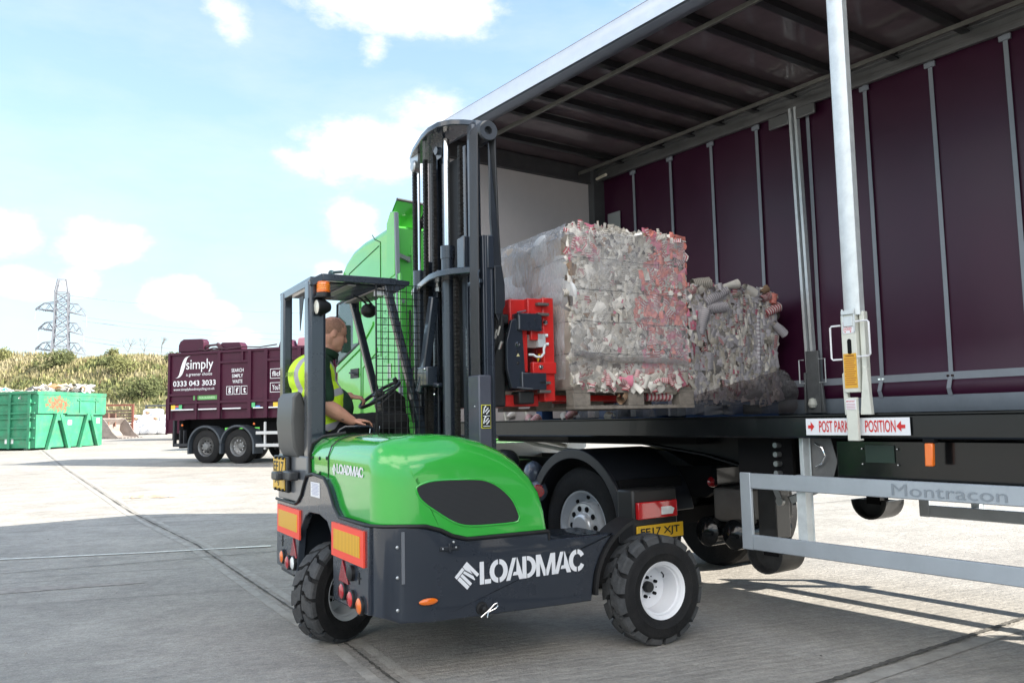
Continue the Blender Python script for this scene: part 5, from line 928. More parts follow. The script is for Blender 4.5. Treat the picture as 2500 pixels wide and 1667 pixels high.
# side furniture
b = MB(); b.ball((-1.54, .094, .437), (.056, .012, .019), 24, 12); ml = T.part('side_marker_lamp', b, orange_l); b = MB(); b.ball((-1.54, .097, .437), (.061, .008, .023), 24, 12); T.part('lamp_base', b, black, parent=ml)
b = MB(); b.box(-1.694, -1.676, .094, .10, .545, .82); T.part('corner_strip', b, mat('strip_light_slate', (.16, .17, .19), .35)); b = MB(); [b.ball((-1.715, .103, z), (.010, .006, .010), 12, 6) for z in (.74, .58, .41)]; [b.ball((u, .094, z), (.008, .006, .008), 10, 6) for (u, z) in ((-1.452, .71), (-1.372, .712), (-1.41, .723), (-1.41, .702), (-1.385, .742))]; T.part('bolt', b, steel)
b = MB(); b.box(-1.47, -1.35, .090, .10, .698, .722); b.box(-1.418, -1.402, .086, .10, .688, .738); T.part('latch', b, slate_d, bevel=.003)
b = MB(); b.lathe([(.036, 0), (.034, .01), (.02, .012), (.02, .05), (.014, .052), (0, .055)], (-1.215, .10, .362), (0, -1, 0), 20); T.part('lifting_pin', b, black); b = MB(); b.tube([(-1.245, .05, .325), (-1.19, .05, .36), (-1.16, .05, .385), (-1.142, .05, .39), (-1.138, .05, .372), (-1.155, .05, .36), (-1.185, .05, .352), (-1.20, .05, .345), (-1.205, .05, .318)], .0035, 6); T.part('r_clip', b, chrome)
# wheels
def fork_wheel(c, az, R_=.335, W_=.20, rimm=None, rimR=.165, out=-1, lab=None, n=16):
    """c: centre of the outer face. az: steer angle about z in degrees"""
    c = Vector(c); q = Matrix.Rotation(R(az), 4, 'Z'); ax = q @ Vector((0, 1, 0)); fx = q @ Vector((1, 0, 0)); ax = ax.to_3d(); fx = fx.to_3d(); up = Vector((0, 0, 1))
    ins = ax * (-out)   # pointing inboard
    def P(r, t, d): return c + ins * d + fx * (r * math.cos(t)) + up * (r * math.sin(t))
    b = MB(); b.lathe([(.0, .165), (.045, .162), (.055, .15), (.130, .15), (.133, .165)], c, ins, 40)
    w = T.part('wheel', b, rimm or white_p, label=lab)
    b = MB(); b.lathe([(.130, .16), (.134, .08), (.142, .035), (.150, .03), (.155, .012), (.168, .006), (.176, -.004), (.180, .004), (.176, .016)], c, ins, 48); T.part('rim', b, rimm or white_p, parent=w)
    b = MB(); b.lathe([(0, .12), (.028, .122), (.034, .13), (.036, .155), (.0, .16)], c, ins, 24); T.part('hub', b, black, parent=w)
    b = MB()
    for k in range(5): t = 2 * math.pi * k / 5 + .5; b.cyl(P(.062, t, .15), P(.062, t, .130), .0105, 8)
    T.part('wheel_nut', b, black_m, parent=w); b = MB()
    for k in range(5): t = 2 * math.pi * (k + .5) / 5 + .5; b.cyl(P(.068, t, .152), P(.068, t, .1485), .005, 8)
    T.part('bolt_hole', b, black_m, parent=w)
    b = MB(); b.tube([P(.115, .95, .09), P(.10, .95, .06), P(.085, .95, .052)], .005, 6); T.part('tyre_valve', b, black, parent=w)
    rc = R_ - .026; b = MB(); b.lathe([(.172, .012), (.178, -.002), (.20, -.010), (.225, -.012), (.228, -.015), (.232, -.012), (.27, -.010), (.29, -.004), (rc - .012, .008), (rc, .028), (rc + .004, W_ * .5), (rc, W_ - .028), (rc - .012, W_ - .008), (.27, W_ + .01), (.21, W_ + .01), (.172, W_ - .012)], c, ins, 72)
    ty = T.part('tyre', b, rubber, parent=w, smooth=50)
    b = MB(); dt = 2 * math.pi / n
    for i in range(n):
        for sd in (0, 1):
            t0 = i * dt + (dt * .5 if sd else 0); g = .115 * dt
            # stations from shoulder to centre: (distance across, angular skew)
            st_ = [(-.004, .0, rc - .030), (.010, .0, R_ - .008), (.022, .0, R_), (W_ * .27, -.10, R_), (W_ * .38, -.34, R_), (W_ * .47, -.36, R_)]
            for (d0, s0, r0), (d1, s1, r1) in zip(st_[:-1], st_[1:]): pass
            rows = []
            for (d, s, r) in st_:
                dd = d if sd == 0 else W_ - d; row = []
                for j in range(4): row.append((t0 + s * dt + g + (dt - 2 * g) * j / 3, dd, r))
                rows.append(row)
            nr = len(rows); vs = [P(r, t, d) for row in rows for (t, d, r) in row] + [P(rc - .03 if k == 0 else rc - .012, t, (d + (.006 if sd == 0 else -.006)) if k == 0 else d) for k, row in enumerate(rows) for (t, d, r) in row]
            o = nr * 4; fs = []
            for k in range(nr - 1):
                for j in range(3): a = k * 4 + j; fs.append((a, a + 1, a + 5, a + 4))
            for k in range(nr - 1): a = k * 4; fs += [(a, a + 4, a + 4 + o, a + o), (a + 3, a + 7, a + 7 + o, a + 3 + o)]
            for j in range(3): a = j; fs.append((a, a + 1, a + 1 + o, a + o)); a = (nr - 1) * 4 + j; fs.append((a, a + 1, a + 1 + o, a + o))
            b.add(vs, fs)
    T.part('tread', b, rubber_tread, parent=w, smooth=25)
    return w
fork_wheel((0, .0, .335), 0, lab='near front wheel with white rim')
fork_wheel((0, 2.42, .335), 0, out=1, lab='far front wheel with white rim')
fork_wheel((-1.63, 1.19, .315), 27, R_=.315, W_=.21, rimm=mat('rear_rim_grey', (.50, .52, .54), .4), lab='steered rear wheel with grey rim')
b = MB(); b.box(-1.70, -1.45, 1.02, 1.40, .72, .77); T.part('steering_fork', b, slate_d, bevel=.006)
b = MB(); b.prism([(.452 * math.cos(R(a)), .345 + .452 * math.sin(R(a))) for a in range(108, 181, 6)] + [(.43 * math.cos(R(a)), .345 + .43 * math.sin(R(a))) for a in range(180, 107, -6)], 'y', .08, .26); T.part('wheel_guard', b, black)
# ---- cab
b = MB(); b.box(RU, RU + .125, 1.50, 1.625, .86, 2.42); T.part('rear_post', b, slate, bevel=.022, seg=4, label='thick right rear cab post')
b = MB(); b.box(RU, RU + .07, 2.20, 2.31, .86, 2.42); T.part('rear_post', b, slate, bevel=.015, seg=3, label='left rear cab post')
b = MB(); b.bar((-1.80, 1.50, 2.385), (-1.71, 1.50, 2.435), .05, .05, (0, 1, 0)); b.bar((-1.72, 1.50, 2.43), (-1.20, 1.50, 2.43), .06, .05); b.bar((-1.80, 2.31, 2.40), (-1.72, 2.31, 2.43), .04, .05); b.bar((-1.72, 2.31, 2.43), (-1.20, 2.31, 2.43), .05, .05); b.bar((-1.78, 1.48, 2.40), (-1.78, 2.33, 2.40), .05, .06); b.bar((-1.20, 1.47, 2.43), (-1.20, 2.34, 2.43), .05, .05); b.prism([(-1.22, 2.455), (-1.06, 2.445), (-1.06, 2.42), (-1.18, 2.345), (-1.22, 2.33)], 'y', 1.49, 1.50); b.bar((-1.08, 1.50, 2.43), (-1.08, 2.31, 2.43), .03, .02); b.bar((-1.20, 2.31, 2.43), (-1.08, 2.31, 2.43), .03, .03)
rf = T.part('roof_frame', b, slate, bevel=.01)
b = MB(); [b.box(-1.77, -1.08, y, y + .014, 2.395, 2.42) for y in [1.55 + i * .062 for i in range(13)]]; T.part('roof_slat', b, slate_d, parent=rf)
b = MB(); b.box(-1.53, -1.47, 1.50, 2.3, 2.385, 2.394); b.box(-1.30, -1.22, 1.5, 2.3, 2.372, 2.384); T.part('roof_cross_strip', b, mat('strip_tan_grey', (.22, .20, .19), .5), parent=rf)
for y in (1.50, 2.27):
    b = MB(); b.bar((-1.235, y + .02, 2.42), (-.93, y + .02, 1.22), .055, .06, (0, 1, 0)); T.part('front_post', b, slate, bevel=.01, label='sloping front cab post')
b = MB()
for i in range(9): u = -1.325 + i * .047; b.tube([(u, 1.485, 1.30), (u, 1.485, 2.41)], .0030, 4)
for i in range(23): z = 1.32 + i * .0495; b.tube([(-1.325, 1.485, z), (-.95, 1.485, z)], .0030, 4)
b.bar((-1.325, 1.485, 1.29), (-1.325, 1.485, 2.42), .010, .010); T.part('mesh_guard', b, black)
b = MB(); prof = [(-1.75, 1.20), (-1.73, 1.35), (-1.76, 1.50), (-1.80, 1.63), (-1.83, 1.645), (-1.865, 1.60), (-1.875, 1.42), (-1.86, 1.25), (-1.82, 1.17)]; b.prism(prof, 'y', 1.70, 2.14); st = T.part('seat', b, mat('seat_vinyl', (.085, .085, .082), .45, var=.1), bevel=.03, seg=4)
b = MB(); b.box(-1.80, -1.30, 1.70, 2.14, 1.15, 1.26); T.part('cushion', b, MATS['seat_vinyl'], parent=st, bevel=.04); b = MB(); b.box(-1.74, -1.4, 1.76, 2.08, .86, 1.16); b.bar((-1.78, 1.75, 1.10), (-1.60, 1.75, .90), .03, .03); T.part('suspension_base', b, black_m, parent=st)
b = MB(); b.tube([(-1.60, 1.60, 1.30), (-1.56, 1.60, 1.365), (-1.52, 1.60, 1.385), (-1.34, 1.60, 1.385), (-1.31, 1.60, 1.365), (-1.29, 1.60, 1.31)], .010, 8); T.part('hand_rail', b, slate)
# steering
sw = Vector((-1.14, 1.92, 1.625)); sa = Vector((-.55, 0, .83)).normalized(); sx = Vector((0, 1, 0)); sy = sa.cross(sx).normalized()
b = MB(); b.tube([sw + sx * (.175 * math.cos(2 * math.pi * i / 36)) + sy * (.175 * math.sin(2 * math.pi * i / 36)) for i in range(36)], .0135, 10, closed=True); wh = T.part('steering_wheel', b, black)
b = MB(); [b.bar(sw, sw + sx * (.17 * math.cos(a)) + sy * (.17 * math.sin(a)), .03, .012, sa) for a in (0, 2.1, 4.2)]; b.ball(sw, .04, 14, 8); T.part('spoke', b, black, parent=wh); b = MB(); b.cyl(sw - sy * .15 - sx * .05, sw - sy * .15 - sx * .05 + sa * .05, .018, 10); T.part('spinner_knob', b, black, parent=wh)
b = MB(); b.cyl(sw, sw - sa * .25, .035, 12); b.prism([(-1.16, 1.56), (-1.04, 1.66), (-.96, 1.60), (-.90, .9), (-1.02, .9)], 'y', 1.84, 2.0); T.part('steering_column', b, black, bevel=.01)
b = MB(); b.box(-1.5, -1.22, 1.60, 1.70, 1.24, 1.33); T.part('lever_console', b, black, bevel=.01); b = MB(); [b.cyl((-1.32 + .035 * i, 1.655, 1.31), (-1.31 + .035 * i, 1.655, 1.385), .005, 8) for i in range(3)]; T.part('control_lever', b, chrome); b = MB(); b.cyl((-1.285, 1.655, 1.32), (-1.28, 1.655, 1.405), .016, 12); T.part('joystick', b, black, bevel=.004)
b = MB(); b.box(-1.75, -.80, 1.46, 2.3, .862, .875); T.part('cab_floor', b, black_m)
# beacon, lamps
b = MB(); b.lathe([(.045, 0), (.048, .012), (.044, .02), (.044, .07), (.038, .078), (0, .08)], (-1.72, 1.455, 2.315), (0, 0, 1), 28); bc = T.part('beacon', b, orange_l); b = MB(); [b.lathe([(.046, z), (.0475, z + .004), (.046, z + .008)], (-1.72, 1.455, 2.335), (0, 0, 1), 28) for z in (0, .014, .028)]; T.part('lens_rib', b, mat('orange_rib', (.95, .30, .03), .2), parent=bc); b = MB(); b.cyl((-1.72, 1.455, 2.285), (-1.72, 1.455, 2.316), .05, 24); b.box(-1.78, -1.66, 1.42, 1.51, 2.278, 2.288); T.part('beacon_base', b, black, parent=bc)
b = MB(); b.lathe([(0, -.10), (.03, -.095), (.05, -.06), (.056, 0), (.050, .006), (.048, .0)], (-1.765, 1.46, 2.215), (-1, -.12, -.05), 28); wl = T.part('work_lamp', b, black); b = MB(); b.lathe([(.048, .002), (.03, .008), (0, .010)], (-1.765, 1.46, 2.215), (-1, -.12, -.05), 24); T.part('lens', b, mat('lamp_glass', (.75, .72, .62), .08, coat=1), parent=wl); b = MB(); b.bar((-1.72, 1.47, 2.16), (-1.72, 1.47, 2.29), .03, .015); b.prism([(1.62, 2.30), (1.505, 2.29), (1.60, 2.06)], 'x', RU - .035, RU - .03); T.part('lamp_bracket', b, black, parent=wl)
b = MB(); b.ball((-1.24, 1.88, 2.265), (.062, .06, .055), 20, 12); b.tube([(-1.24, 1.88, 2.30), (-1.30, 1.9, 2.36), (-1.36, 1.9, 2.38)], .008, 6); b.tube([(-1.22, 1.86, 2.31), (-1.28, 1.86, 2.37)], .008, 6); T.part('front_work_lamp', b, black)
b = MB(); b.box(-1.30, -1.24, 1.53, 1.60, 2.335, 2.37); T.part('roof_sticker', b, white_dec)
# ---- mast
ms = slate
def vbar(name, u0, u1, y0, y1, z0, z1, m_=ms, bevel=.006, lab=None, par=None):
    b = MB(); b.box(u0, u1, y0, y1, z0, z1); return T.part(name, b, m_, bevel=bevel, label=lab, parent=par)
def channel(name, u0, u1, y0, y1, z0, z1, open_in, m_=ms):
    t = .018; b = MB(); b.box(u0, u0 + t, y0, y1, z0, z1); b.box(u1 - t, u1, y0, y1, z0, z1)
    if open_in > 0: b.box(u0 + t, u1 - t, y0, y0 + t, z0, z1)
    else: b.box(u0 + t, u1 - t, y1 - t, y1, z0, z1)
    return T.part(name, b, m_, bevel=.003)
channel('outer_mast_rail', -.92, -.83, 1.56, 1.68, .28, 2.42, -1); channel('outer_mast_rail', -.92, -.845, .58, .68, .28, 2.62, 1)
channel('inner_mast_rail', -.90, -.83, 1.36, 1.44, .5, 3.44, -1); channel('inner_mast_rail', -.91, -.85, .735, .81, .5, 3.42, 1)
channel('carriage_rail', -.88, -.82, 1.24, 1.30, 1.2, 3.30, -1); channel('carriage_rail', -.89, -.83, .88, .96, 1.2, 3.32, 1)
vbar('stage_stop', -.93, -.87, 1.47, 1.53, 2.30, 2.60); vbar('stage_stop', -.94, -.86, .82, .93, 2.40, 2.66); vbar('stage_stop', -.89, -.84, .57, .66, 2.40, 2.62)
b = MB(); b.box(-.84, -.82, .98, 1.24, 1.5, 3.30); T.part('mast_back_web', b, mat('near_black_steel', (.012, .013, .015), .6))  # near-black web between the carriage rails
b = MB(); b.cyl((-.93, 1.10, .3), (-.93, 1.10, 2.62), .046, 24); b.cyl((-.93, 1.10, 2.55), (-.93, 1.10, 2.64), .052, 24); T.part('lift_cylinder', b, ms, label='right lift cylinder'); b = MB(); b.cyl((-.93, 1.10, 2.6), (-.93, 1.10, 3.42), .022, 20); T.part('chrome_ram', b, chrome)
b = MB(); b.cyl((-.93, 1.62, .3), (-.93, 1.62, 2.55), .044, 24); T.part('lift_cylinder', b, ms, label='left lift cylinder'); b = MB(); b.cyl((-.93, 1.61, 2.5), (-.93, 1.61, 3.40), .011, 12); T.part('chrome_ram', b, chrome)
def chain(y, u, z0, z1, lab=None):
    b = MB(); z = z0; k = 0
    while z < z1:
        o = .004 if k % 2 else 0
        for s_ in (-1, 0, 1): b.box(u - .014, u + .014, y + s_ * .013 - .004 + o * .3, y + s_ * .013 + .004, z, z + .023)
        z += .0265; k += 1
    return T.part('lift_chain', b, mat('oily_chain', (.035, .032, .030), .5, metal=.6, var=.5, vscale=40), smooth=20)
chain(1.69, -.93, 2.46, 3.42); chain(1.46, -.94, 1.2, 3.36); chain(1.28, -.95, 2.47, 3.36); chain(.93, -.95, .4, 2.4); chain(1.38, -.95, .4, 1.9); chain(.90, -.92, 2.68, 3.3)
b = MB(); [b.cyl((-.93, y, 2.38), (-.93, y, 2.50), .014, 10) for y in (1.69, 1.28)]; [b.cyl((-.93, y, 2.345), (-.93, y, 2.375), .020, 6) for y in (1.69, 1.28)]; T.part('chain_anchor', b, steel)
def plate(name, z, t, pts): b = MB(); b.prism(pts, 'z', z, z + t); return T.part(name, b, ms, bevel=.006)
cp = [(-.80, 1.78), (-.86, 1.86), (-.93, 1.85), (-.99, 1.62), (-1.06, 1.30), (-1.09, 1.14), (-1.09, .98), (-1.05, .86), (-.98, .78), (-.90, .72), (-.80, .70), (-.80, .80), (-.86, .95), (-.86, 1.5), (-.82, 1.70)]
plate('top_cross_plate', 3.445, .04, [(-.72, 1.72), (-.86, 1.79), (-.94, 1.77), (-1.0, 1.56), (-1.06, 1.26), (-1.075, 1.10), (-1.06, .97), (-1.0, .88), (-.92, .84), (-.74, .80), (-.74, .98), (-.84, 1.02), (-.84, 1.5), (-.80, 1.68)]); plate('middle_cross_plate', 2.395, .045, [(u + .03, y + .0) for (u, y) in cp]); b = MB(); b.box(-.87, -.78, .56, 1.74, .30, .42); b.box(-.86, -.80, .6, 1.7, 1.1, 1.2); T.part('lower_cross_plate', b, ms, bevel=.006)
b = MB(); b.prism([(1.72, 3.445), (1.55, 3.445), (1.56, 3.34), (1.60, 3.31), (1.66, 3.33)], 'x', -.96, -.94); b.lathe([(0, .02), (.035, .02), (.045, .01), (.045, -.03)], (-.97, 1.60, 3.355), (-1, 0, 0), 20); T.part('chain_pulley', b, steel)
b = MB(); b.prism([(1.34, 3.445), (1.12, 3.445), (1.15, 3.30), (1.22, 3.30)], 'x', -.95, -.93); b.lathe([(0, .02), (.03, .02), (.03, -.02)], (-.95, 1.20, 3.36), (-1, 0, 0), 18); T.part('chain_pulley', b, ms)
# hose packs over the roller
b = MB(); b.lathe([(.028, -.01), (.066, -.012), (.070, 0), (.070, .012), (.052, .014), (.052, .13), (.070, .132), (.070, .15), (0, .15)], (-.865, .585, 3.33), (0, 1, 0), 36); b.lathe([(0, .03), (.026, .03), (.028, -.01)], (-.865, .585, 3.33), (0, 1, 0), 20); rl = T.part('hose_roller', b, mat('roller_grey', (.045, .05, .058), .5)); b = MB(); b.box(-.88, -.84, .73, .85, 3.30, 3.45); T.part('roller_bracket', b, ms, parent=rl)
def hoses(path_fn, n, r, name='hose_bundle', m_=None):
    b = MB()
    for i in range(n): b.tube(path_fn(i), r, 6)
    return T.part(name, b, m_ or mat('hydraulic_hose', (.022, .023, .026), .42, var=.2))
hoses(lambda i: [(-.945, .60 + i * .017, 1.2), (-.95, .60 + i * .017, 2.0), (-.935, .605 + i * .017, 3.30), (-.915, .605 + i * .017, 3.365), (-.89, .605 + i * .017, 3.392), (-.86, .605 + i * .017, 3.395)], 7, .0085)
hoses(lambda i: [(-.86, .60 + i * .015, 3.392), (-.825, .60 + i * .015, 3.375), (-.805, .60 + i * .015, 3.32), (-.805, .60 + i * .015, 3.2), (-.795, .60 + i * .013, 2.7), (-.775, .60 + i * .012, 2.30)], 7, .0085)
hoses(lambda i: [(-.775, .60 + i * .012, 2.30), (-.77, .60 + i * .014, 2.20), (-.77 - .008 * i, .62 + i * .03, 2.05), (-.78 - .008 * i, .66 + i * .05, 1.92), (-.75, .80 + i * .05, 1.80), (-.66, .95 + i * .05, 1.75)], 7, .008)
b = MB()
for i in range(7):
    p = Vector((-.772, .60 + i * .014, 2.20)); q = Vector((-.776 - .006 * i, .61 + i * .022, 2.13)); b.tube([p, q], .0095, 6); p2 = Vector((-.775 - .008 * i, .63 + i * .03, 2.03 - .02 * (i % 3))); b.tube([p2, p2 + Vector((-.008, .02, -.06))], .0098, 6)
b.tube([(-.76, .64, 1.93), (-.77, .66, 1.88)], .011, 6); T.part('hose_fitting', b, mat('fitting_zinc', (.5, .5, .48), .3, metal=.9))
b = MB(); b.box(-.95, -.93, .57, .75, 2.30, 2.325); b.tube([(-.95, .57, 2.27), (-.965, .56, 2.30), (-.965, .56, 2.36), (-.95, .57, 2.38)], .006, 6); T.part('hose_clamp', b, ms)
vbar('hose_guard_cover', -.985, -.895, .54, .70, 1.0, 1.70, mat('cover_slate', (.07, .075, .10), .35, var=.1, coat=.3), .008, 'folded cover plate with hazard label at the mast foot')
b = MB(); b.box(-.972, -.905, .536, .539, 1.36, 1.51); hz_ = T.part('hazard_label', b, mat('label_yellow', (.65, .6, .05), .4)); b = MB(); b.box(-.968, -.909, .533, .5355, 1.365, 1.505); T.part('label_field', b, black_dec, parent=hz_); b = MB()
for z in (1.455, 1.39): b.bar((-.960, .531, z), (-.952, .531, z + .04), .006, .006); b.bar((-.948, .531, z + .01), (-.926, .531, z + .035), .006, .006); b.bar((-.94, .531, z - .005), (-.918, .531, z + .02), .006, .006); b.box(-.963, -.914, .530, .532, z - .018, z - .014); b.ball((-.945, .531, z + .042), .006, 8, 6)
T.part('pictogram', b, white_dec, parent=hz_); b = MB(); b.ball((-.987, .60, 1.50), .006, 8, 6); T.part('bolt', b, steel)
b = MB(); b.prism([(-.86, 3.25), (-.81, 2.75), (-.79, 2.45), (-.79, 2.1), (-.81, 2.05), (-.83, 2.1), (-.84, 2.4), (-.86, 2.75)], 'y', .58, .60); b.prism([(-.84, 2.42), (-.785, 2.42), (-.765, 2.30), (-.765, 2.16), (-.80, 2.10), (-.84, 2.10)], 'y', .57, .66); T.part('mast_brace', b, slate_d, bevel=.004)
b = MB(); b.bar((-.97, 1.26, 2.30), (-1.02, 1.34, 1.72), .075, .06, (1, 0, 0)); b.box(-1.05, -.96, 1.22, 1.40, 1.66, 1.80); b.cyl((-1.02, 1.34, 1.74), (-1.04, 1.38, 1.62), .03, 12); b.bar((-.97, 1.16, 1.66), (-1.0, 1.46, 1.70), .05, .03); tc_ = T.part('tilt_cylinder', b, slate, bevel=.01); b = MB(); [b.ball(p, .010, 10, 6) for p in ((-1.055, 1.24, 1.78), (-1.05, 1.37, 1.64), (-1.0, 1.2, 1.60))]; T.part('bolt', b, chrome, parent=tc_)
vbar('mast_middle_panel', -.86, -.84, 1.12, 1.40, .3, 1.55, slate_d, 0)
# ---- red carriage and forks
b = MB(); b.box(-.52, -.40, .70, 1.80, 2.10, 2.24); b.box(-.40, -.31, .70, .80, 1.53, 2.25); b.box(-.40, -.31, 1.70, 1.80, 1.53, 2.25); b.box(-.40, -.31, .80, 1.70, 2.12, 2.24); b.box(-.40, -.31, .80, 1.70, 1.53, 1.68); b.box(-.40, -.31, .80, 1.70, 1.86, 1.93); b.box(-.50, -.40, .695, .76, 1.95, 2.05)
red = T.part('carriage', b, red_p, bevel=.008, label='bright red side shift carriage')
b = MB(); b.box(-.64, -.49, .74, 1.16, 2.06, 2.235); T.part('carriage_block', b, red_p, parent=red, bevel=.01); b = MB(); b.box(-.655, -.64, .86, 1.0, 2.16, 2.225); T.part('blue_label', b, mat('label_blue', (.03, .14, .5), .4), parent=red); b = MB(); [b.box(-.658, -.656, .88, .935, 2.17 + i * .009, 2.173 + i * .009) for i in range(5)]; b.box(-.658, -.656, .975, .985, 2.165, 2.215); T.part('small_print', b, white_dec, parent=red)
b = MB(); b.box(-.58, -.52, .71, .77, 1.73, 2.03); b.box(-.50, -.31, .68, .72, 1.72, 1.80); b.box(-.74, -.40, .78, 1.6, 1.50, 1.58); T.part('carriage_bar', b, red_p, parent=red, bevel=.006)
b = MB(); b.prism([(-.66, 2.08), (-.70, 1.93), (-.70, 1.75), (-.665, 1.62), (-.55, 1.62), (-.56, 1.73), (-.575, 2.01), (-.60, 2.10)], 'y', .68, .71); cb = T.part('carriage_bracket', b, slate, bevel=.004)
b = MB(); b.box(-.62, -.43, .66, 1.0, 2.01, 2.13); b.box(-.60, -.405, .66, 1.0, 1.61, 1.725); T.part('bracket_block', b, slate, parent=cb, bevel=.006)
b = MB(); b.tube([(-.612, .655, 2.11), (-.613, .655, 2.02)], .006, 6); b.tube([(-.598, .655, 1.73), (-.598, .655, 1.63)], .006, 6); b.tube([(-.63, .655, 2.13), (-.56, .655, 2.145)], .006, 6); b.tube([(-.64, .655, 1.625), (-.52, .655, 1.615)], .006, 6); T.part('weld_bead', b, mat('weld_grey', (.12, .13, .15), .4, metal=.3), parent=cb)
b = MB(); [b.lathe([(0, .012), (.012, .011), (.018, .004), (.019, 0)], c, (0, -1, 0), 14) for c in ((-.615, .68, 1.915), (-.385, .69, 2.075), (-.435, .68, 1.765))]; T.part('bolt', b, chrome, parent=cb); b = MB(); b.ball((-.625, .678, 1.87), (.008, .004, .008), 8, 6); b.ball((-.617, .678, 1.79), (.011, .004, .011), 8, 6); b.ball((-.49, .658, 2.085), (.006, .004, .006), 8, 6); T.part('bore', b, black_dec, parent=cb)
b = MB(); b.prism([(-.628, 1.835), (-.602, 1.835), (-.615, 1.856)], 'y', .676, .679); T.part('warning_label', b, mat('pale_yellow_label', (.6, .55, .3), .5), parent=cb)
b = MB(); b.box(-.52, -.42, .72, .86, 1.90, 1.99); T.part('valve_body', b, mat('machined_tan', (.30, .24, .22), .35, metal=.4)); b = MB(); b.box(-.445, -.385, .695, .77, 1.905, 1.995); [b.lathe([(0, .02), (.012, .02), (.013, 0)], c, (1, -.5, 0), 12) for c in ((-.385, .70, 1.985), (-.38, .70, 1.925))]; b.tube([(-.40, .675, 1.92), (-.415, .67, 1.89), (-.415, .67, 1.86), (-.44, .67, 1.835), (-.47, .68, 1.835), (-.49, .69, 1.85), (-.52, .70, 1.85)], .009, 8); T.part('hydraulic_valve', b, galv)
hzm = stripes('hazard_stripes', (.012, .012, .012), (.72, .5, .02), 9, axis='Object', comp=2, angle=0, rough=.4)
b = MB(); b.prism([(-.43, 1.77), (-.34, 1.77), (-.34, 1.86), (-.43, 1.86)], 'y', .74, .745); hs = T.part('hazard_plate', b, black_dec); b = MB(); b.prism([(-.425, 1.80), (-.40, 1.86), (-.42, 1.86), (-.43, 1.83)], 'y', .736, .739); b.prism([(-.375, 1.77), (-.36, 1.77), (-.345, 1.80), (-.345, 1.83)], 'y', .736, .739); b.prism([(-.385, 1.825), (-.375, 1.86), (-.355, 1.86), (-.375, 1.82)], 'y', .736, .739); T.part('yellow_stripe', b, mat('hazard_yellow', (.75, .5, .02), .4), parent=hs)
b = MB()
for z in (2.20, 2.13, 1.66, 1.60): b.box(-.46, -.37, .66, .70, z - .012, z + .008)
T.part('carriage_hook', b, mat('hook_grey', (.15, .14, .13), .5, metal=.5), bevel=.003)
b = MB()
for y in (.85, 1.50): b.box(-.40, .82, y, y + .12, 1.535, 1.578); b.box(-.40, -.33, y, y + .12, 1.55, 2.15)
T.part('fork_tine', b, red_p, bevel=.006)
b = MB(); b.box(-.70, -.56, .78, 1.70, 1.66, 2.0); b.box(-.80, -.68, .74, .80, 1.5, 2.1); b.cyl((-.68, .74, 1.77), (-.68, 1.7, 1.77), .02, 12); b.box(-.60, -.48, .70, .82, 1.515, 1.60); b.box(-.72, -.6, .76, 1.3, 2.06, 2.13); T.part('fork_shift_frame', b, mat('greasy_black', (.014, .015, .016), .45, var=.4), bevel=.01)
# ------------------------------------------------------------------ baled paper cups
pc = [stripes('grey_striped_card', (.72, .66, .58), (.36, .32, .27), 10, island=.35), stripes('red_striped_card', (.70, .60, .57), (.46, .08, .10), 7, island=.3), mat('salmon_card', (.66, .22, .18), .6, island=.4, var=.3, vscale=30), mat('white_card', (.78, .73, .66), .6, island=.3, var=.12, vscale=20), mat('grey_card', (.50, .45, .38), .7, island=.4, var=.2, vscale=20), mat('dark_gap', (.13, .10, .085), .9, island=.4), mat('pink_card', (.58, .18, .25), .6, island=.3, var=.2, vscale=25), mat('brown_card', (.33, .21, .13), .8, island=.3), stripes('lilac_striped_card', (.72, .70, .72), (.42, .37, .40), 13, island=.3)]
def scrap(b, c, ex, ey, nz_, L_, r0, r1, ang, seg=6, m_=0, rows=3):
    """curved paper cup wall: axis ex, opening towards -nz"""
    b.cur = m_; vs = []; uv = []
    for i in range(rows + 1):
        t = i / rows; r = r0 + (r1 - r0) * t
        for j in range(seg + 1):
            a = -ang / 2 + ang * j / seg; k = 1 + .14 * mn.noise(Vector((c.x * 9 + t * 3, c.z * 9, a * 1.5)))
            kz = .008 * mn.noise(Vector((c.x * 31 + t * 5, c.z * 29 + a * 4, c.y * 9))); p = c + ex * ((t - .5) * L_) + ey * (math.sin(a) * r * k) + nz_ * (math.cos(a) * r * k - r + kz); vs.append(p); uv.append((j / seg, t))
    b.add(vs, [(i * (seg + 1) + j, i * (seg + 1) + j + 1, (i + 1) * (seg + 1) + j + 1, (i + 1) * (seg + 1) + j) for i in range(rows) for j in range(seg)], uv)
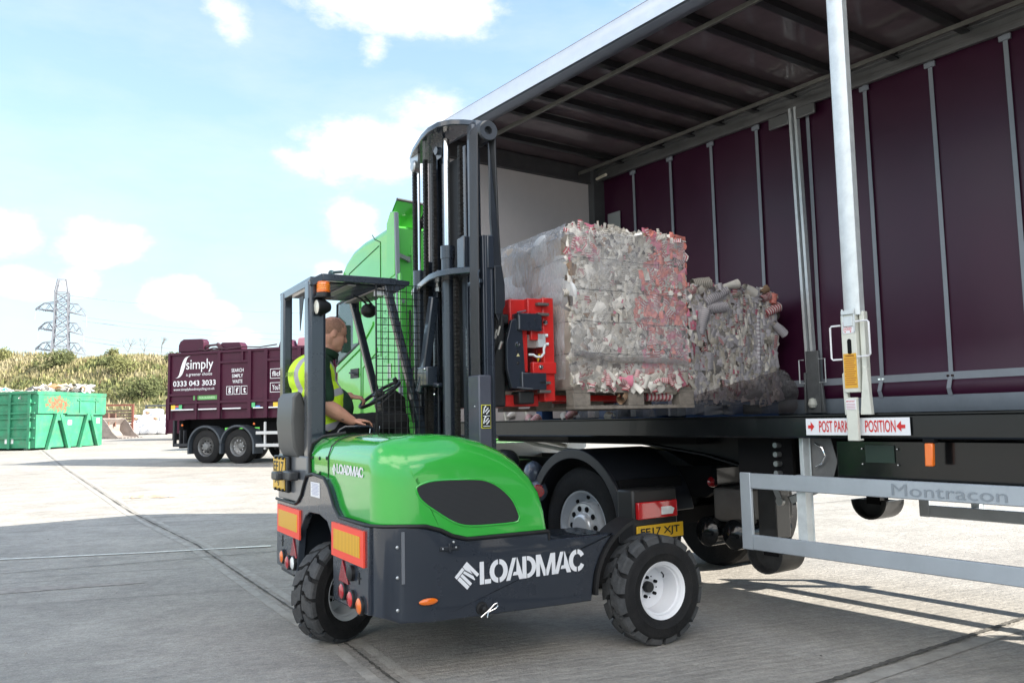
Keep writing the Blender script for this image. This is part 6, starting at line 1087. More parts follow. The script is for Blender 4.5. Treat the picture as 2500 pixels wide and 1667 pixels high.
def face_scraps(b, org, U_, V_, Nn, w, h, n, pick, size=(.05, .13), out=.012, rg=None, vert=0.0, rmax=.038, flat=False):
    org = Vector(org); U_ = Vector(U_); V_ = Vector(V_); Nn = Vector(Nn)
    for i in range(n):
        s = rg.random(); t = rg.random(); a = rg.uniform(0, 6.28) if rg.random() > vert else rg.choice((1.57, 4.71)) + rg.uniform(-.25, .25)
        ex = U_ * math.cos(a) + V_ * math.sin(a) + Nn * rg.uniform(-.35, .35) * (.5 if flat else 1); ex.normalize(); tl = .28 if flat else .5; nn = (Nn + U_ * rg.uniform(-tl, tl) + V_ * rg.uniform(-tl, tl)); nn = (nn - ex * nn.dot(ex)).normalized(); ey = ex.cross(nn)
        L_ = rg.uniform(*size); r = rg.uniform(.010, rmax); gr = (math.sin(t * h / .225 * math.pi) ** 2) * .018
        c = org + U_ * (s * w) + V_ * (t * h) + Nn * (out * rg.uniform(-1, 1.3) - .012 + gr)
        if flat and rg.random() < .86: r = rg.uniform(.03, .085); scrap(b, c + nn * .004, ex, ey, nn, L_, r, r * rg.uniform(.7, 1.5), rg.uniform(.5, 1.25), 4, pick(s, t, rg), 3)
        else: scrap(b, c, ex, ey, nn, L_, r, r * rg.uniform(1.0, 1.6), rg.uniform(1.0, 3.4), m_=pick(s, t, rg))
BX0, BX1, BY0, BY1, BZ0, BZ1 = -.22, .82, .62, 1.72, 1.632, 2.77
def pick1(s, t, rg):
    redb = .62 - .10 * (1 - t) + .06 * math.sin(t * 9); q = rg.random()
    if s > redb: return rg.choices([1, 2, 6, 0, 3, 4, 5], [22, 32, 14, 10, 10, 6, 5])[0]
    if s < .22 and t > .8: return rg.choices([1, 6, 3, 0], [30, 20, 25, 25])[0]
    return rg.choices([0, 3, 4, 7, 1, 5, 6], [30, 22, 30, 4, 3, 8, 1])[0]
def bulge_box(b, x0, x1, y0, y1, z0, z1, n=26, amp=.02, grooves=.225, rnd=.05, seed=0.0, m_=0):
    """box with soft corners and strap grooves"""
    b.cur = m_; P = []
    def warp(p):
        cx, cy, cz = (x0 + x1) / 2, (y0 + y1) / 2, (z0 + z1) / 2; hx, hy, hz_ = (x1 - x0) / 2, (y1 - y0) / 2, (z1 - z0) / 2
        g = abs(math.sin((p.z - z0) / grooves * math.pi)) ** .35; k = mn.noise(Vector((p.x * 3 + seed, p.y * 3, p.z * 3))) * amp * 1.6 + mn.noise(Vector((p.x * 9 + seed, p.y * 9, p.z * 9))) * amp * .6
        d = Vector(((p.x - cx) / hx, (p.y - cy) / hy, (p.z - cz) / hz_)); m = max(abs(d.x), abs(d.y)); e = Vector((d.x ** 5, d.y ** 5, 0)); 
        corner = min(abs(d.x), abs(d.y)) ** 8 * rnd
        q = Vector((p.x, p.y, p.z)); q += e * ((g - 1) * .022 + k); q -= Vector((d.x, d.y, 0)) * corner
        top = max(0, d.z) ** 10; q.z += top * (k * 1.6) - top * m ** 6 * .045
        return q
    for ax in range(3):
        for sg in (0, 1):
            vs = []
            for i in range(n + 1):
                for j in range(n + 1):
                    a, c = i / n, j / n
                    if ax == 0: p = Vector((x1 if sg else x0, y0 + (y1 - y0) * a, z0 + (z1 - z0) * c))
                    elif ax == 1: p = Vector((x0 + (x1 - x0) * a, y1 if sg else y0, z0 + (z1 - z0) * c))
                    else: p = Vector((x0 + (x1 - x0) * a, y0 + (y1 - y0) * c, z1 if sg else z0))
                    vs.append(warp(p))
            b.add(vs, [(i * (n + 1) + j, i * (n + 1) + j + 1, (i + 1) * (n + 1) + j + 1, (i + 1) * (n + 1) + j) for i in range(n) for j in range(n)])
side_card = mat('wrapped_side_card', (.66, .58, .51), .55, var=.32, vscale=3.2, bump=.4, bscale=6)
rg = random.Random(5)
T = Thing('paper_cup_bale', 'tall bale of crushed red and white striped cups under clear film, raised on the forks', 'bale', FKF, ((BX0 + BX1) / 2, (BY0 + BY1) / 2, BZ0))
b = MB(); bulge_box(b, BX0 + .01, BX1 - .01, BY0 + .02, BY1, BZ0, BZ1, 40, .035, .225, .05); T.part('bale_core', b, side_card, smooth=60)
b = MB(); face_scraps(b, (BX0 + .02, BY0, BZ0 + .01), (1, 0, 0), (0, 0, 1), (0, -1, 0), BX1 - BX0 - .04, BZ1 - BZ0 - .03, 3200, pick1, (.05, .14), .006, rg, .35, .022, True)
face_scraps(b, (BX1, BY0 + .02, BZ0), (0, 1, 0), (0, 0, 1), (1, 0, 0), .9, BZ1 - BZ0 - .05, 420, lambda s, t, r: r.choice([1, 2, 0, 3]), (.05, .12), .015, rg)
face_scraps(b, (BX0 + .05, BY0, BZ1 - .01), (1, 0, 0), (0, 1, 0), (0, 0, 1), BX1 - BX0 - .07, .5, 260, lambda s, t, r: r.choices([3, 4, 1, 2, 0], [30, 25, 12 if s > .5 else 2, 12 if s > .5 else 2, 20])[0], (.05, .12), .012, rg)
face_scraps(b, (BX0 + .03, BY0 - .02, BZ0 + .005), (1, 0, 0), (0, 0, 1), (0, -1, 0), BX1 - BX0 - .02, .07, 150, lambda s, t, r: r.choices([1, 0, 3, 6], [35, 30, 25, 10])[0], (.08, .14), .03, rg)
for i in range(46):
    s_, t_ = rg.random() * .95, rg.random() * .93; a_ = rg.choice((1.4, 1.7, .6, 2.4, 1.57)); ex = Vector((math.cos(a_), 0, math.sin(a_))); scrap(b, Vector((BX0 + .04 + s_ * (BX1 - BX0 - .08), BY0 - .012, BZ0 + .06 + t_ * (BZ1 - BZ0 - .1))), ex, Vector((0, -1, 0)).cross(ex) * -1, Vector((0, -1, 0)), rg.uniform(.10, .19), .026, rg.uniform(.03, .042), 2.4, 8, (rg.choice((1, 1, 2, 6)) if s_ > .6 or (s_ < .25 and t_ > .75) else rg.choice((0, 0, 4, 3))), 4)
T.part('crushed_cups', b, pc, smooth=60)
b = MB()
for k in range(1, 5):
    z = BZ0 + .225 * k + .0; pts = [(BX0 + .0, BY1 - .1, z), (BX0 - .005, BY0 + .08, z + .004), (BX0 + .03, BY0 - .006, z + .004)] + [(BX0 + .03 + (BX1 - BX0 - .05) * i / 12, BY0 - .012 + .006 * math.sin(i * 2.1 + k), z + .01 - .004 * i * .3 + .004 * math.sin(i + k)) for i in range(1, 13)]; b.tube(pts, .0022, 5)
T.part('baling_wire', b, mat('dark_wire', (.05, .05, .05), .5, metal=.6))
# loose rear face bundles, pale and brown wads showing through the film
b = MB(); wads = mat('wad_brown', (.46, .38, .31), .6, var=.35, vscale=4, bump=.3, bscale=10); wadw = mat('wad_white', (.70, .70, .70), .5, var=.1, vscale=5, bump=.3, bscale=10); rg2 = random.Random(8)
for i in range(34):
    y = rg2.uniform(BY0 + .20, BY1 - .05); z = rg2.uniform(BZ0 + .5, BZ1 - .12); b.cur = 1 if rg2.random() < .42 else 0; rz = rg2.uniform(.08, .14)
    q = Euler((rg2.uniform(-.5, .5), rg2.uniform(-.3, .3), 0)).to_matrix(); b.ball((BX0 + .02, y, z), (rg2.uniform(.025, .042), rg2.uniform(.14, .28), rz), 18, 12, q)
T.part('paper_wad', b, [wads, wadw], smooth=80)
def film_mat(name, tint, dens):
    M = bpy.data.materials.new(name); M.use_nodes = True; nt = M.node_tree; N = nt.nodes; L = nt.links; N.clear(); out = N.new('ShaderNodeOutputMaterial')
    tc = N.new('ShaderNodeTexCoord'); mp = N.new('ShaderNodeMapping'); mp.inputs['Rotation'].default_value = (.3, .5, .6); mp.inputs['Scale'].default_value = (1, 9, 1.4); L.new(tc.outputs['Object'], mp.inputs[0])
    n = N.new('ShaderNodeTexNoise'); n.inputs['Scale'].default_value = 7; n.inputs['Detail'].default_value = 8; n.inputs['Roughness'].default_value = .7; L.new(mp.outputs[0], n.inputs['Vector'])
    n2 = N.new('ShaderNodeTexNoise'); n2.inputs['Scale'].default_value = 2.2; n2.inputs['Detail'].default_value = 5; L.new(tc.outputs['Object'], n2.inputs['Vector'])
    tr = N.new('ShaderNodeBsdfTransparent'); tr.inputs[0].default_value = (*tint, 1); gl = N.new('ShaderNodeBsdfPrincipled'); gl.inputs['Base Color'].default_value = (.62, .62, .64, 1); gl.inputs['Roughness'].default_value = .14; gl.inputs['Specular IOR Level'].default_value = .8
    bp = N.new('ShaderNodeBump'); bp.inputs['Strength'].default_value = .7; bp.inputs['Distance'].default_value = .02; L.new(n.outputs['Fac'], bp.inputs['Height']); L.new(bp.outputs[0], gl.inputs['Normal'])
    mu = N.new('ShaderNodeMath'); mu.operation = 'MULTIPLY'; L.new(n.outputs['Fac'], mu.inputs[0]); L.new(n2.outputs['Fac'], mu.inputs[1])
    mr = N.new('ShaderNodeMapRange'); L.new(mu.outputs[0], mr.inputs[0]); mr.inputs[1].default_value = .16; mr.inputs[2].default_value = .42; mr.inputs[3].default_value = dens * .35; mr.inputs[4].default_value = dens * 1.7
    mx = N.new('ShaderNodeMixShader'); L.new(mr.outputs[0], mx.inputs[0]); L.new(tr.outputs[0], mx.inputs[1]); L.new(gl.outputs[0], mx.inputs[2]); L.new(mx.outputs[0], out.inputs[0]); return M
film = film_mat('clear_stretch_film', (.96, .96, .96), .56); film_l = film_mat('light_stretch_film', (.96, .96, .96), .27); film_d = film_mat('grey_loose_film', (.80, .78, .76), .22)
def film_sheet(b, fn, nu, nv):
    vs = [fn(i / nu, j / nv) for j in range(nv + 1) for i in range(nu + 1)]
    b.add(vs, [(j * (nu + 1) + i, j * (nu + 1) + i + 1, (j + 1) * (nu + 1) + i + 1, (j + 1) * (nu + 1) + i) for j in range(nv) for i in range(nu)])
nn3 = lambda *a: mn.noise(Vector(a))
b = MB()
def f_rear(s, t):   # rear face film, stretched over the wads
    y = BY0 + .02 + (BY1 - BY0) * s; z = BZ0 + .05 + (BZ1 - BZ0) * t; return (BX0 - .045 - .02 * nn3(y * 4, z * 4, 1) + .09 * max(0, t - .88) * 8 * .6 + .010 * nn3(y * 22 + z * 20, z * 9, 2), y, z - .04 * t)
film_sheet(b, f_rear, 50, 50); T.part('stretch_film', b, film, smooth=80, label='streaky clear film over the rear face')
b = MB()
def f_side(s, t):
    x = BX0 - .02 + (BX1 - BX0 + .03) * s; z = BZ0 + .10 + (BZ1 - BZ0 - .135) * t; x = min(x, BX1 - .02); return (x, BY0 - .030 - .012 * nn3(x * 7, z * 5, 3) - .008 * nn3(x * 20, z * 30 + x * 30, 4), z)
film_sheet(b, f_side, 44, 44); T.part('stretch_film', b, film_l, smooth=80, label='thin clear film over the striped cups')
b = MB()
def f_top(s, t):
    x = BX0 - .03 + (BX1 - BX0 + .01) * s; y = BY0 - .025 + (BY1 - BY0) * t; e = min(s, 1 - s, t * 1.0 + .0, 1 - t) * 9; e = min(1, e)
    return (x, y, BZ1 - .055 + .075 * e + .055 * max(0, nn3(x * 4.5, y * 4.5, 7)) * e + .02 * nn3(x * 16, y * 16, 9) - .03 * abs(2 * s - 1) ** 2)
film_sheet(b, f_top, 50, 50); T.part('stretch_film', b, film, smooth=80, label='crinkled film over the top')
b = MB()
def f_rope(s, t):
    x = BX0 - .02 + (BX1 - BX0 + .03) * s; z0 = BZ0 + .235 - .09 * s - .02 * math.sin(s * 6); a = t * 2 * math.pi; return (x, BY0 - .045 + .014 * math.sin(a), z0 + .022 * math.cos(a) + .01 * nn3(x * 12, t * 3, 0))
film_sheet(b, f_rope, 40, 8)
def f_flap(s, t):
    x = BX0 - .06 + .30 * s + .06 * nn3(s * 3, t * 3, 1); z = BZ0 + .23 - .22 * t * (1 - .3 * s); return (x, BY0 - .05 - .03 * nn3(s * 5, t * 5, 2) - .03 * t, z + .02 * nn3(s * 6, t, 3))
film_sheet(b, f_flap, 20, 16); T.part('film_rope', b, film_d, smooth=80, label='twisted rope of loose film sagging across the bale')
# pallet under it
def pallet(T, x0, x1, y0, y1, z0, m_, along='y'):
    b = MB(); n = 7
    for i in range(n): xa = x0 + (x1 - x0) * i / n; b.box(xa, xa + (x1 - x0) / n * .8, y0, y1, z0 + .135, z0 + .155)
    T.part('deck_board', b, m_, bevel=.003)
    b = MB(); b.box(x0, x1, y0, y0 + .10, z0 + .113, z0 + .134); b.box(x0, x1, (y0 + y1) / 2 - .05, (y0 + y1) / 2 + .05, z0 + .113, z0 + .134); b.box(x0, x1, y1 - .1, y1, z0 + .113, z0 + .134); T.part('stringer_board', b, m_)
    b = MB(); bb = MB()
    for ya in (y0, (y0 + y1) / 2 - .05, y1 - .1):
        b.box(x0, x1, ya, ya + .10, z0, z0 + .022)
        for xa in (x0, (x0 + x1) / 2 - .07, x1 - .14): bb.box(xa, xa + .14, ya + .002, ya + .098, z0 + .022, z0 + .113)
    T.part('bottom_board', b, m_); T.part('block', bb, m_, bevel=.004)
T = Thing('wooden_pallet', 'grey weathered wooden pallet lifted on red forks under the tall bale', 'pallet', FKF, ((BX0 + BX1) / 2, (BY0 + BY1) / 2, 1.475)); pallet(T, BX0 - .0, BX1 + .04, BY0 - .01, BY1, 1.475, dirty_wood)
b = MB(); rgd = random.Random(2)
for i in range(260): x = rgd.uniform(BX0, BX1 + .03); y = BY0 + rgd.uniform(0, .08); s_ = rgd.uniform(.002, .006); b.add([(x, y, 1.499), (x + s_, y, 1.4995), (x + s_ * .5, y - s_, 1.505)], [(0, 1, 2)])
T.part('paper_crumbs', b, mat('crumb_pale', (.6, .55, .5), .8), kind='stuff')
def cup(name, label, F, c, d, L_, r0, r1, mi, rg, group='crushed cups fallen on the trailer floor'):
    b = MB(); d = Vector(d).normalized(); nz_ = d.orthogonal().normalized(); nz_.rotate(Matrix.Rotation(rg.uniform(0, 6), 3, d)); ey = d.cross(nz_); scrap(b, Vector(c), d, ey, nz_, L_, r0, r1, 5.6, 14, 0, 5)
    me = single(name, label, 'paper cup', b, [pc[mi]], F, c, group=group, smooth=60); return me
cup('crushed_cup', 'red striped crushed cup lying in the pallet opening under the tall bale', FKF, (.58, .70, 1.53), (1, -.12, 0), .22, .03, .035, 1, rg, 'loose cups caught in the pallet')
cup('crushed_cup', 'crumpled pale brown cup wedged in the pallet opening left of the red striped one', FKF, (.22, .66, 1.525), (.6, .5, .3), .10, .03, .045, 7, rg, 'loose cups caught in the pallet')
fl = [(.30, 6.75, (1, .3, .2), 3, 'crumpled white cup on the floor edge nearest the mast'), (.25, 6.45, (.3, 1, .3), 1, 'torn red striped cup on the floor left of the grey cone'), (.18, 6.25, (1, .2, .7), 1, 'small red striped cup standing on the floor edge'), (.30, 5.98, (.5, 1, .6), 0, 'grey striped crushed cone in the middle of the fallen cups'), (.22, 5.72, (1, -.4, .6), 1, 'bright red striped cup right of the grey cone on the floor'), (.12, 5.15, (.2, 1, .1), 3, 'flat white cup lid lying alone on the floor edge'), (.5, 6.1, (1, .3, .1), 4, 'grey crushed cup lying behind the other fallen cups')]
for (x, y, d, mi, lab) in fl: cup('crushed_cup', lab, TRF, (x, y, 1.43), d, random.uniform(.07, .13), .022, .042, mi, rg)
# ------------------------------------------------------------------ second bale on a blue pallet, standing in the trailer.  trailer coordinates
CX0, CX1, CY0, CY1, CZ0, CZ1 = 1.10, 2.27, 5.10, 6.10, 1.555, 2.58
T = Thing('striped_cup_bale', 'lower bale of grey and white striped cups standing on the trailer floor', 'bale', TRF, ((CX0 + CX1) / 2, (CY0 + CY1) / 2, CZ0))
b = MB(); bulge_box(b, CX0 + .03, CX1, CY0, CY1, CZ0, CZ1 - .03, 24, .03, .22, .05, 4.0); T.part('bale_core', b, mat('bale_core_grey', (.26, .24, .23), .8, var=.3), smooth=60)
pick2 = lambda s, t, r: r.choices([8, 0, 3, 4, 1, 6, 5], [36, 10, 30, 12, 6, 3, 3])[0]
b = MB(); face_scraps(b, (CX0, CY1, CZ0), (0, -1, 0), (0, 0, 1), (-1, 0, 0), CY1 - CY0, CZ1 - CZ0 - .02, 500, pick2, (.06, .16), .02, rg, vert=.45, flat=True)
face_scraps(b, (CX0 + .02, CY0, CZ0), (1, 0, 0), (0, 0, 1), (0, -1, 0), CX1 - CX0, CZ1 - CZ0 - .02, 2100, pick2, (.06, .16), .012, rg, vert=.6, rmax=.028, flat=True)
face_scraps(b, (CX0 + .02, CY0, CZ1 - .03), (1, 0, 0), (0, 1, 0), (0, 0, 1), CX1 - CX0 - .1, CY1 - CY0, 420, lambda s, t, r: r.choices([8, 3, 0, 1, 7], [30, 25, 15, 10, 4])[0], (.08, .2), .035, rg)
for (x, y, z, d, L_, r0, r1, mi) in ((1.42, 5.06, 2.50, (1, 0, .5), .34, .05, .055, 8), (1.25, 5.08, 2.62, (1, -.3, .1), .18, .045, .06, 0), (1.40, 5.05, 2.40, (1, -.1, .12), .26, .05, .05, 8), (1.24, 5.05, 2.25, (.2, -.2, 1), .24, .04, .05, 8), (1.62, 5.06, 2.62, (1, -.2, .25), .2, .02, .045, 3), (1.9, 5.05, 2.60, (1, 0, -.25), .16, .035, .05, 3), (2.20, 5.04, 2.42, (1, -.2, .45), .20, .035, .05, 1), (2.28, 5.02, 2.25, (1, -.1, -.6), .18, .035, .045, 8), (2.1, 5.04, 2.54, (1, .1, .3), .16, .03, .05, 1), (2.10, 5.05, 2.60, (1, 0, .5), .12, .02, .04, 7), (2.22, 5.03, 2.52, (.3, 0, 1), .10, .03, .05, 2), (2.0, 5.07, 2.1, (.05, 0, 1), .5, .025, .03, 8)):
    d = Vector(d).normalized(); nz_ = Vector((.1, -1, .3)); nz_ = (nz_ - d * nz_.dot(d)).normalized(); scrap(b, Vector((x, y, z)), d, d.cross(nz_), nz_, L_, r0, r1, 5.2, 12, mi, 5)
T.part('crushed_cups', b, pc, smooth=60)
b = MB()
for k in range(1, 5): z = CZ0 + .21 * k; b.tube([(CX0 - .012, CY1 - .02 - (CY1 - CY0 - .04) * i / 10, z + .012 * math.sin(i * .8 + k) - .003 * i) for i in range(11)] + [(CX1 - .1, CY0 - .012, z)], .0022, 5)
T.part('baling_wire', b, MATS['dark_wire'])
b = MB()
def f2(s, t):
    if s < .25: q = s / .25; x = CX0 - .06; y = CY0 + .5 * (1 - q)
    elif s < .85: q = (s - .25) / .6; x = CX0 - .06 + (CX1 - CX0 + .10) * q; y = CY0 - .06
    else: q = (s - .85) / .15; x = CX1 + .05; y = CY0 - .06 + .4 * q
    topz = CZ0 + .02 + .26 * min(1, max(0, (s - .2) / .62)); z = topz - (topz - 1.42) * t; bl = (math.sin(t * math.pi) * .07 + .05 * t) * (.4 + .8 * s)
    y -= bl
    x += (.10 * math.sin(t * 2.4) * max(0, s - .6) * 2 if s > .6 else -.03 * t)
    return (min(x, 2.40), y + .03 * nn3(s * 9, t * 5, 5), z + .02 * nn3(s * 14, t * 3, 8))
film_sheet(b, f2, 60, 24); T.part('loose_film', b, film_mat('dark_loose_film', (.48, .44, .45), .16), smooth=80, label='loose dark film sagging round the foot of the bale')
T = Thing('blue_pallet', 'blue wooden pallet under the lower bale on the trailer floor', 'pallet', TRF, ((CX0 + CX1) / 2, (CY0 + CY1) / 2, 1.396)); pallet(T, CX0 - .01, CX1, CY0, CY1 + .05, 1.396, mat('blue_pallet_paint', (.015, .05, .14), .7, var=.4))
T = Thing('blue_pallet', 'blue pallet left of the lower bale, a heap of film on it', 'pallet', TRF, (.95, 6.2, 1.394)); pallet(T, .55, 1.6, 5.65, 6.7, 1.396, MATS['blue_pallet_paint'])
b = MB()
def f3(s, t): a = s * 2 * math.pi; r = .42 * math.sin(t * math.pi / 2) * (1 + .25 * nn3(math.cos(a) * 2, math.sin(a) * 2, t * 3)); return (.72 + r * math.cos(a) * .6, 5.75 + r * math.sin(a), 1.41 + .17 * (1 - t) ** .6 * (1 + .4 * nn3(math.cos(a) * 4, math.sin(a) * 4, t * 6)))
film_sheet(b, f3, 30, 10); single('discarded_film', 'crumpled heap of grey wrapping film on the trailer floor under the raised pallet', 'wrapping film', b, film_d, TRF, (.72, 5.75, 1.41), smooth=80)

# ------------------------------------------------------------------ the driver.  forklift coordinates
skin = mat('skin', (.62, .31, .215), .5, var=.10, vscale=12, bump=.08, bscale=60); hairm = mat('cropped_hair', (.36, .19, .13), .85, var=.25, vscale=60, bump=.3, bscale=150)
DY = 1.93
T = Thing('person', 'man in a yellow high visibility vest seated in the forklift, looking down', 'person', FKF, (-1.62, DY, .88)); PN = T
hc = Vector((-1.505, DY - .01, 2.085)); HR = Matrix.Rotation(R(14), 3, 'Y')   # head tilts forward (nose down)
def H(x, y, z): return hc + HR @ Vector((x, y, z))
b = MB()
b.ball(H(-.010, 0, .030), (.104, .081, .096), 28, 18, HR); b.ball(H(.020, 0, -.048), (.076, .068, .082), 24, 16, HR); b.ball(H(.050, 0, -.100), (.044, .046, .032), 20, 12, HR); b.ball(H(-.038, 0, -.05), (.070, .072, .085), 20, 12, HR)
b.ball(H(.082, 0, .022), (.016, .045, .013), 16, 8, HR)                          # brow
b.cap(H(.086, 0, .012), H(.108, 0, -.034), .0085, .0125); b.ball(H(.100, 0, -.036), (.014, .015, .009), 12, 8, HR)   # nose
b.ball(H(.084, 0, -.060), (.010, .023, .006), 14, 8, HR); b.ball(H(.082, 0, -.070), (.011, .021, .007), 14, 8, HR)       # lips
for s in (-1, 1):
    b.ball(H(.050, s * .040, -.030), (.032, .022, .030), 14, 10, HR)               # cheek
    E_ = HR @ Matrix.Rotation(R(-14), 3, 'Y'); b.ball(H(-.012, s * .079, -.012), (.017, .008, .031), 16, 10, E_); b.ball(H(-.018, s * .075, -.012), (.014, .008, .024), 12, 8, E_)
b.cap((-1.545, DY, 2.03), (-1.61, DY, 1.84), .066, .085); b.ball((-1.575, DY, 1.94), (.072, .068, .09), 18, 12)
# torso, arms, legs
b.cap((-1.64, DY, 1.70), (-1.63, DY, 1.38), .125, .125); b.ball((-1.58, DY, 1.50), (.15, .13, .15), 24, 16); b.ball((-1.64, DY, 1.77), (.105, .15, .12), 24, 16)
sh = {-1: Vector((-1.675, DY - .195, 1.845)), 1: Vector((-1.61, DY + .19, 1.845))}
el = {-1: Vector((-1.64, DY - .265, 1.535)), 1: Vector((-1.50, DY + .26, 1.55))}; wr = {-1: Vector((-1.445, DY - .262, 1.425)), 1: Vector((-1.345, DY + .10, 1.615))}
for s in (-1, 1):
    b.ball(sh[s], (.075, .07, .075), 18, 12); b.cap(sh[s], el[s], .066, .056); b.cap(el[s], el[s].lerp(wr[s], .35), .056, .058); b.cap(el[s].lerp(wr[s], .35), wr[s], .058, .034)
for s in (-1, 1):
    hp_ = Vector((-1.64, DY + s * .09, 1.36)); kn = Vector((-1.04, DY + s * .13, 1.405)); an = Vector((-.93 + .05 * s, DY + s * .12, .98)); b.cap(hp_, kn, .095, .064); b.cap(kn, an, .062, .042); b.cap(an + Vector((-.03, 0, -.035)), an + Vector((.16, 0, -.06)), .042, .032)
def hand(w, d, up, side, curl, spread=.0):
    """palm plus four fingers and a thumb. d forward, up = back of the hand, side = towards the thumb"""
    d = Vector(d).normalized(); up = Vector(up); up = (up - d * up.dot(d)).normalized(); sd = d.cross(up).normalized() * side
    Mx = Matrix((d, sd, up)).transposed(); pc_ = w + d * .048; b.ball(pc_, (.050, .040, .016), 18, 10, Mx)
    for i in range(4):
        o = (i - 1.5) * .0195; L_ = (.036, .041, .038, .030)[i]; p = w + d * .086 + sd * (-o) * 1.0 + up * .002; a = curl[0]; q = p
        for k, (l_, r_) in enumerate(((L_, .0092), (L_ * .68, .0084), (L_ * .52, .0076))):
            a2 = sum(curl[:k + 1]); dd = (d * math.cos(a2) - up * math.sin(a2) + sd * (-o * spread)).normalized(); q2 = q + dd * l_; b.cap(q, q2, r_, r_ * .94, 10); q = q2
    p = w + d * .028 + sd * .032 - up * .004; q = p + (d * .7 + sd * .65 - up * .25).normalized() * .036; b.cap(p, q, .0125, .0105, 10); q2 = q + (d * .95 + sd * .1 - up * .35).normalized() * .030; b.cap(q, q2, .0100, .0085, 10)
hand(wr[-1], (.98, .0, .02), (.1, -.15, 1), 1, (.25, .55, .45)); hand(wr[1], (.85, -.35, -.12), (-.1, -.2, 1), -1, (.7, .8, .6))
body = T.part('body', b, skin, smooth=80)
rm = body.modifiers.new('remesh', 'REMESH'); rm.mode = 'VOXEL'; rm.voxel_size = .0062; rm.use_smooth_shade = True
sm = body.modifiers.new('smooth', 'SMOOTH'); sm.iterations = 4; sm.factor = .5
def cloth(name, mb, m_, vox=.009, it=6, lab=None, par=None):
    o = T.part(name, mb, m_, smooth=80, label=lab, parent=par); r = o.modifiers.new('remesh', 'REMESH'); r.mode = 'VOXEL'; r.voxel_size = vox; r.use_smooth_shade = True; s_ = o.modifiers.new('smooth', 'SMOOTH'); s_.iterations = it; s_.factor = .5
    tx = bpy.data.textures.new(name + '_folds', 'CLOUDS'); tx.noise_scale = .09; dm = o.modifiers.new('folds', 'DISPLACE'); dm.texture = tx; dm.strength = .014; dm.mid_level = .5; dm.texture_coords = 'LOCAL'; return o
b = MB(); b.ball(H(-.013, 0, .033), (.1055, .0825, .0945), 28, 18, HR); b.ball(H(-.055, 0, -.005), (.060, .070, .062), 20, 12, HR)
me = b.mesh('hair', T.base, [hairm], 80); bm = bmesh.new(); bm.from_mesh(me); kill = []
for v in bm.verts:
    p = HR.inverted() @ (v.co + T.base - hc)
    if p.x > .052 - .2 * max(0, p.z - .09) or (p.z < -.0 and p.x > -.005) or p.z < -.052 or (abs(p.y) < .050 and p.z > .088): kill.append(v)
bmesh.ops.delete(bm, geom=kill, context='VERTS'); bm.to_mesh(me); bm.free(); ho = bpy.data.objects.new('hair', me); COL.objects.link(ho); ho.parent = T.o
b = MB()
for s in (-1, 1): b.ball(H(.0775, s * .027, -.003), (.010, .013, .008), 12, 8, HR)
T.part('eye', b, mat('eye_lid_shade', (.20, .08, .055), .4)); b = MB(); b.ball(H(.090, 0, -.0655), (.004, .020, .0018), 10, 6, HR); T.part('mouth_line', b, mat('mouth_dark', (.16, .04, .035), .6))
b = MB(); [b.cap(H(.088, s * .016, .021), H(.078, s * .042, .022), .0035, .0025) for s in (-1, 1)]; T.part('eyebrow', b, hairm)
shirt = mat('dark_green_polo', (.010, .040, .018), .8, var=.2, vscale=30, bump=.2, bscale=120)
b = MB(); b.cap((-1.64, DY, 1.71), (-1.63, DY, 1.36), .150, .160); b.ball((-1.545, DY, 1.53), (.195, .150, .165), 24, 16); b.ball((-1.64, DY, 1.79), (.135, .175, .125), 24, 16); b.cap((-1.585, DY, 1.925), (-1.62, DY, 1.84), .082, .12)
for s in (-1, 1): b.ball(sh[s], .088, 18, 12); b.cap(sh[s], sh[s].lerp(el[s], .80), .080, .074)
cloth('shirt', b, shirt)
b = MB(); b.lathe([(.086, .0), (.096, .012), (.100, .045), (.090, .05)], (-1.572, DY, 1.915), (.35, 0, 1), 24); T.part('collar', b, shirt)
b = MB()
for s in (-1, 1):
    hp_ = Vector((-1.62, DY + s * .09, 1.35)); kn = Vector((-1.035, DY + s * .13, 1.415)); an = Vector((-.93 + .05 * s, DY + s * .12, 1.0)); b.cap(hp_, kn, .120, .082); b.ball(kn, .086, 16, 10); b.cap(kn, an, .080, .066)
b.ball((-1.64, DY, 1.35), (.15, .19, .11), 20, 12); cloth('trousers', b, mat('black_trousers', (.010, .010, .011), .85, var=.3, vscale=20))
b = MB(); [b.cap((an_[0] - .04, an_[1], .925), (an_[0] + .18, an_[1], .915), .052, .046) for an_ in ((-.98, DY - .12), (-.88, DY + .12))]; T.part('boot', b, black)
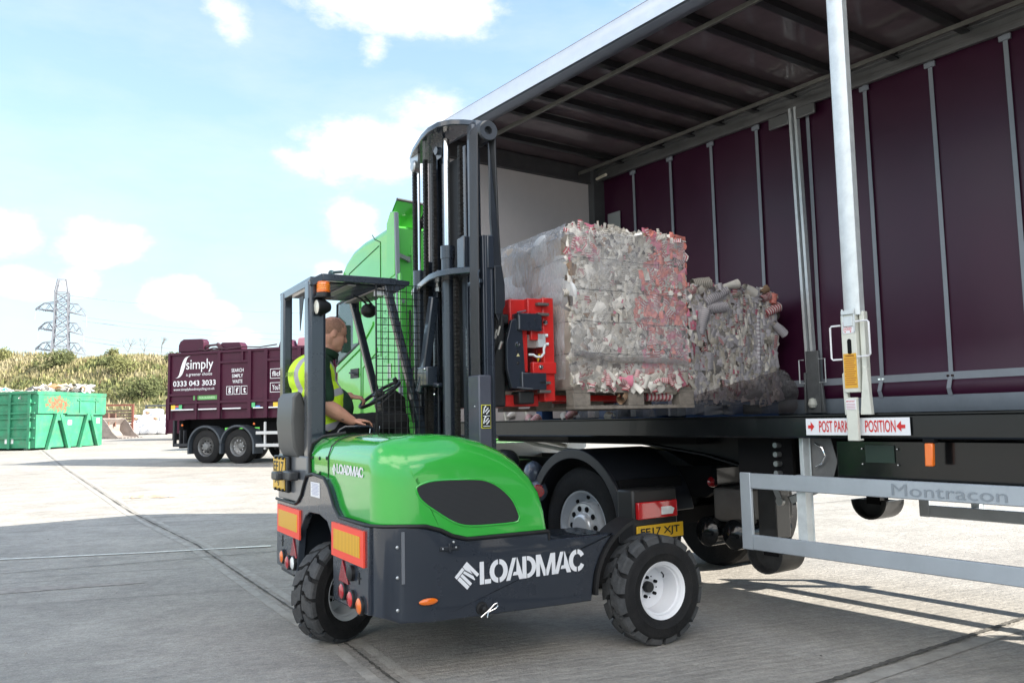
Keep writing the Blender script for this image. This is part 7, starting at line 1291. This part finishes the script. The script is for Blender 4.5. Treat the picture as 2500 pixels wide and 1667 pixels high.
def vest_mat():
    M = bpy.data.materials.new('high_vis_vest'); M.use_nodes = True; nt = M.node_tree; N = nt.nodes; L = nt.links; P = N['Principled BSDF']; P.inputs['Roughness'].default_value = .7
    tc = N.new('ShaderNodeTexCoord'); sp_ = N.new('ShaderNodeSeparateXYZ'); L.new(tc.outputs['Object'], sp_.inputs[0])
    def m(op, a, b_=None):
        n = N.new('ShaderNodeMath'); n.operation = op
        for i, v in enumerate((a, b_)):
            if v is None: continue
            if isinstance(v, (int, float)): n.inputs[i].default_value = v
            else: L.new(v, n.inputs[i])
        return n.outputs[0]
    z = sp_.outputs[2]; x = sp_.outputs[0]; y = sp_.outputs[1]
    zt = m('SUBTRACT', z, m('MULTIPLY', x, .25))
    def band(v, c, h): return m('LESS_THAN', m('ABSOLUTE', m('SUBTRACT', v, c)), h)
    f = m('MAXIMUM', band(zt, .735, .026), band(zt, .50, .026)); up = m('GREATER_THAN', zt, .735); br = m('MULTIPLY', up, band(m('ABSOLUTE', y), .105, .024)); f = m('MAXIMUM', f, br)
    mx = N.new('ShaderNodeMix'); mx.data_type = 'RGBA'; L.new(f, mx.inputs['Factor']); mx.inputs['A'].default_value = (.62, .92, .03, 1); mx.inputs['B'].default_value = (.42, .40, .44, 1); L.new(mx.outputs['Result'], P.inputs['Base Color']); return M
b = MB(); b.ball((-1.625, DY, 1.56), (.195, .228, .24), 28, 20); b.ball((-1.60, DY, 1.42), (.175, .222, .20), 24, 16); b.ball((-1.665, DY, 1.76), (.172, .220, .17), 24, 16)
ve = cloth('vest', b, vest_mat(), vox=.008, lab='yellow high visibility vest with silver bands')
# cut the arm holes and the open front with a boolean-free approach: remove vest where the sleeve passes
b = MB()
for s in (-1, 1): b.ball(sh[s] + Vector((.0, s * .02, -.02)), (.072, .058, .078), 18, 12); b.cap(sh[s] + Vector((.0, s * .03, -.04)), sh[s].lerp(el[s], .74) + Vector((0, s * .004, 0)), .070, .066)
cloth('sleeve', b, shirt)
b = MB(); b.prism([(-.03, 1.36), (.045, 1.36), (.02, 1.86), (-.02, 1.86)], 'x', 0, .01)
T.text('lettering', 'simply', (-1.848, DY + .06, 1.745), (.10, -1, 0), (.16, 0, 1), .16, .06, mat('vest_print', (.18, .28, .05), .6), parent=ve)
b = MB(); pts = [el[-1].lerp(wr[-1], t) for t in (.12, .3, .5, .68)]
rgt = random.Random(9)
for i, p in enumerate(pts):
    for k in range(4): q = p + Vector((rgt.uniform(-.02, .02), -.046 + .004 * i, rgt.uniform(-.02, .025))); b.ball(q, (rgt.uniform(.008, .016), .004, rgt.uniform(.006, .012)), 8, 6)
T.part('tattoo', b, mat('tattoo_ink', (.07, .06, .055), .6))
b = MB(); c = wr[1].lerp(el[1], .12); dd = (wr[1] - el[1]).normalized(); b.lathe([(.030, -.008), (.033, -.008), (.033, .008), (.030, .008)], c, dd, 20); T.part('wrist_watch', b, steel)

# ------------------------------------------------------------------ one object per separate piece where the pieces are parts in their own right
SPLIT = {'wheel_nut', 'weld_bead', 'side_guard', 'side_fairing', 'hanger_bracket', 'bracket_block', 'block', 'sleeve', 'bottom_board', 'deck_board', 'stringer_board', 'bolt', 'fork_tine', 'boot', 'eye', 'eyebrow', 'air_tank', 'marker_lamp', 'side_marker_lamp', 'headlight', 'rear_door', 'carriage_hook', 'hinge_arm', 'teeth', 'skid_runner', 'a_frame_brace', 'roof_hopper_flap', 'safety_sticker', 'control_lever', 'suzie_hose', 'chain_anchor', 'landing_leg', 'tyre', 'corner_lamp_tube', 'carriage_bar', 'handle', 'rear_work_lamp', 'cross_bearer', 'roof_slat', 'baling_wire'}
def split_loose(o):
    me = o.data; bm = bmesh.new(); bm.from_mesh(me); bm.faces.ensure_lookup_table(); seen = set(); groups = []
    for f in bm.faces:
        if f.index in seen: continue
        st = [f]; seen.add(f.index); g = []
        while st:
            x = st.pop(); g.append(x.index)
            for v in x.verts:
                for y in v.link_faces:
                    if y.index not in seen: seen.add(y.index); st.append(y)
        groups.append(g)
    bm.free()
    if len(groups) < 2 or len(groups) > 60: return
    for k, g in enumerate(groups):
        gs = set(g); bm = bmesh.new(); bm.from_mesh(me); bm.faces.ensure_lookup_table()
        bmesh.ops.delete(bm, geom=[f for f in bm.faces if f.index not in gs], context='FACES')
        if k == 0: keep = bm
        else:
            n = o.copy(); nm = me.copy(); bm.to_mesh(nm); bm.free(); n.data = nm; COL.objects.link(n); n.parent = o.parent; n.name = o.name.split('.')[0]
    keep.to_mesh(me); keep.free()
for o in list(COL.objects):
    if o.type == 'MESH' and o.parent and o.name.split('.')[0] in SPLIT: split_loose(o)
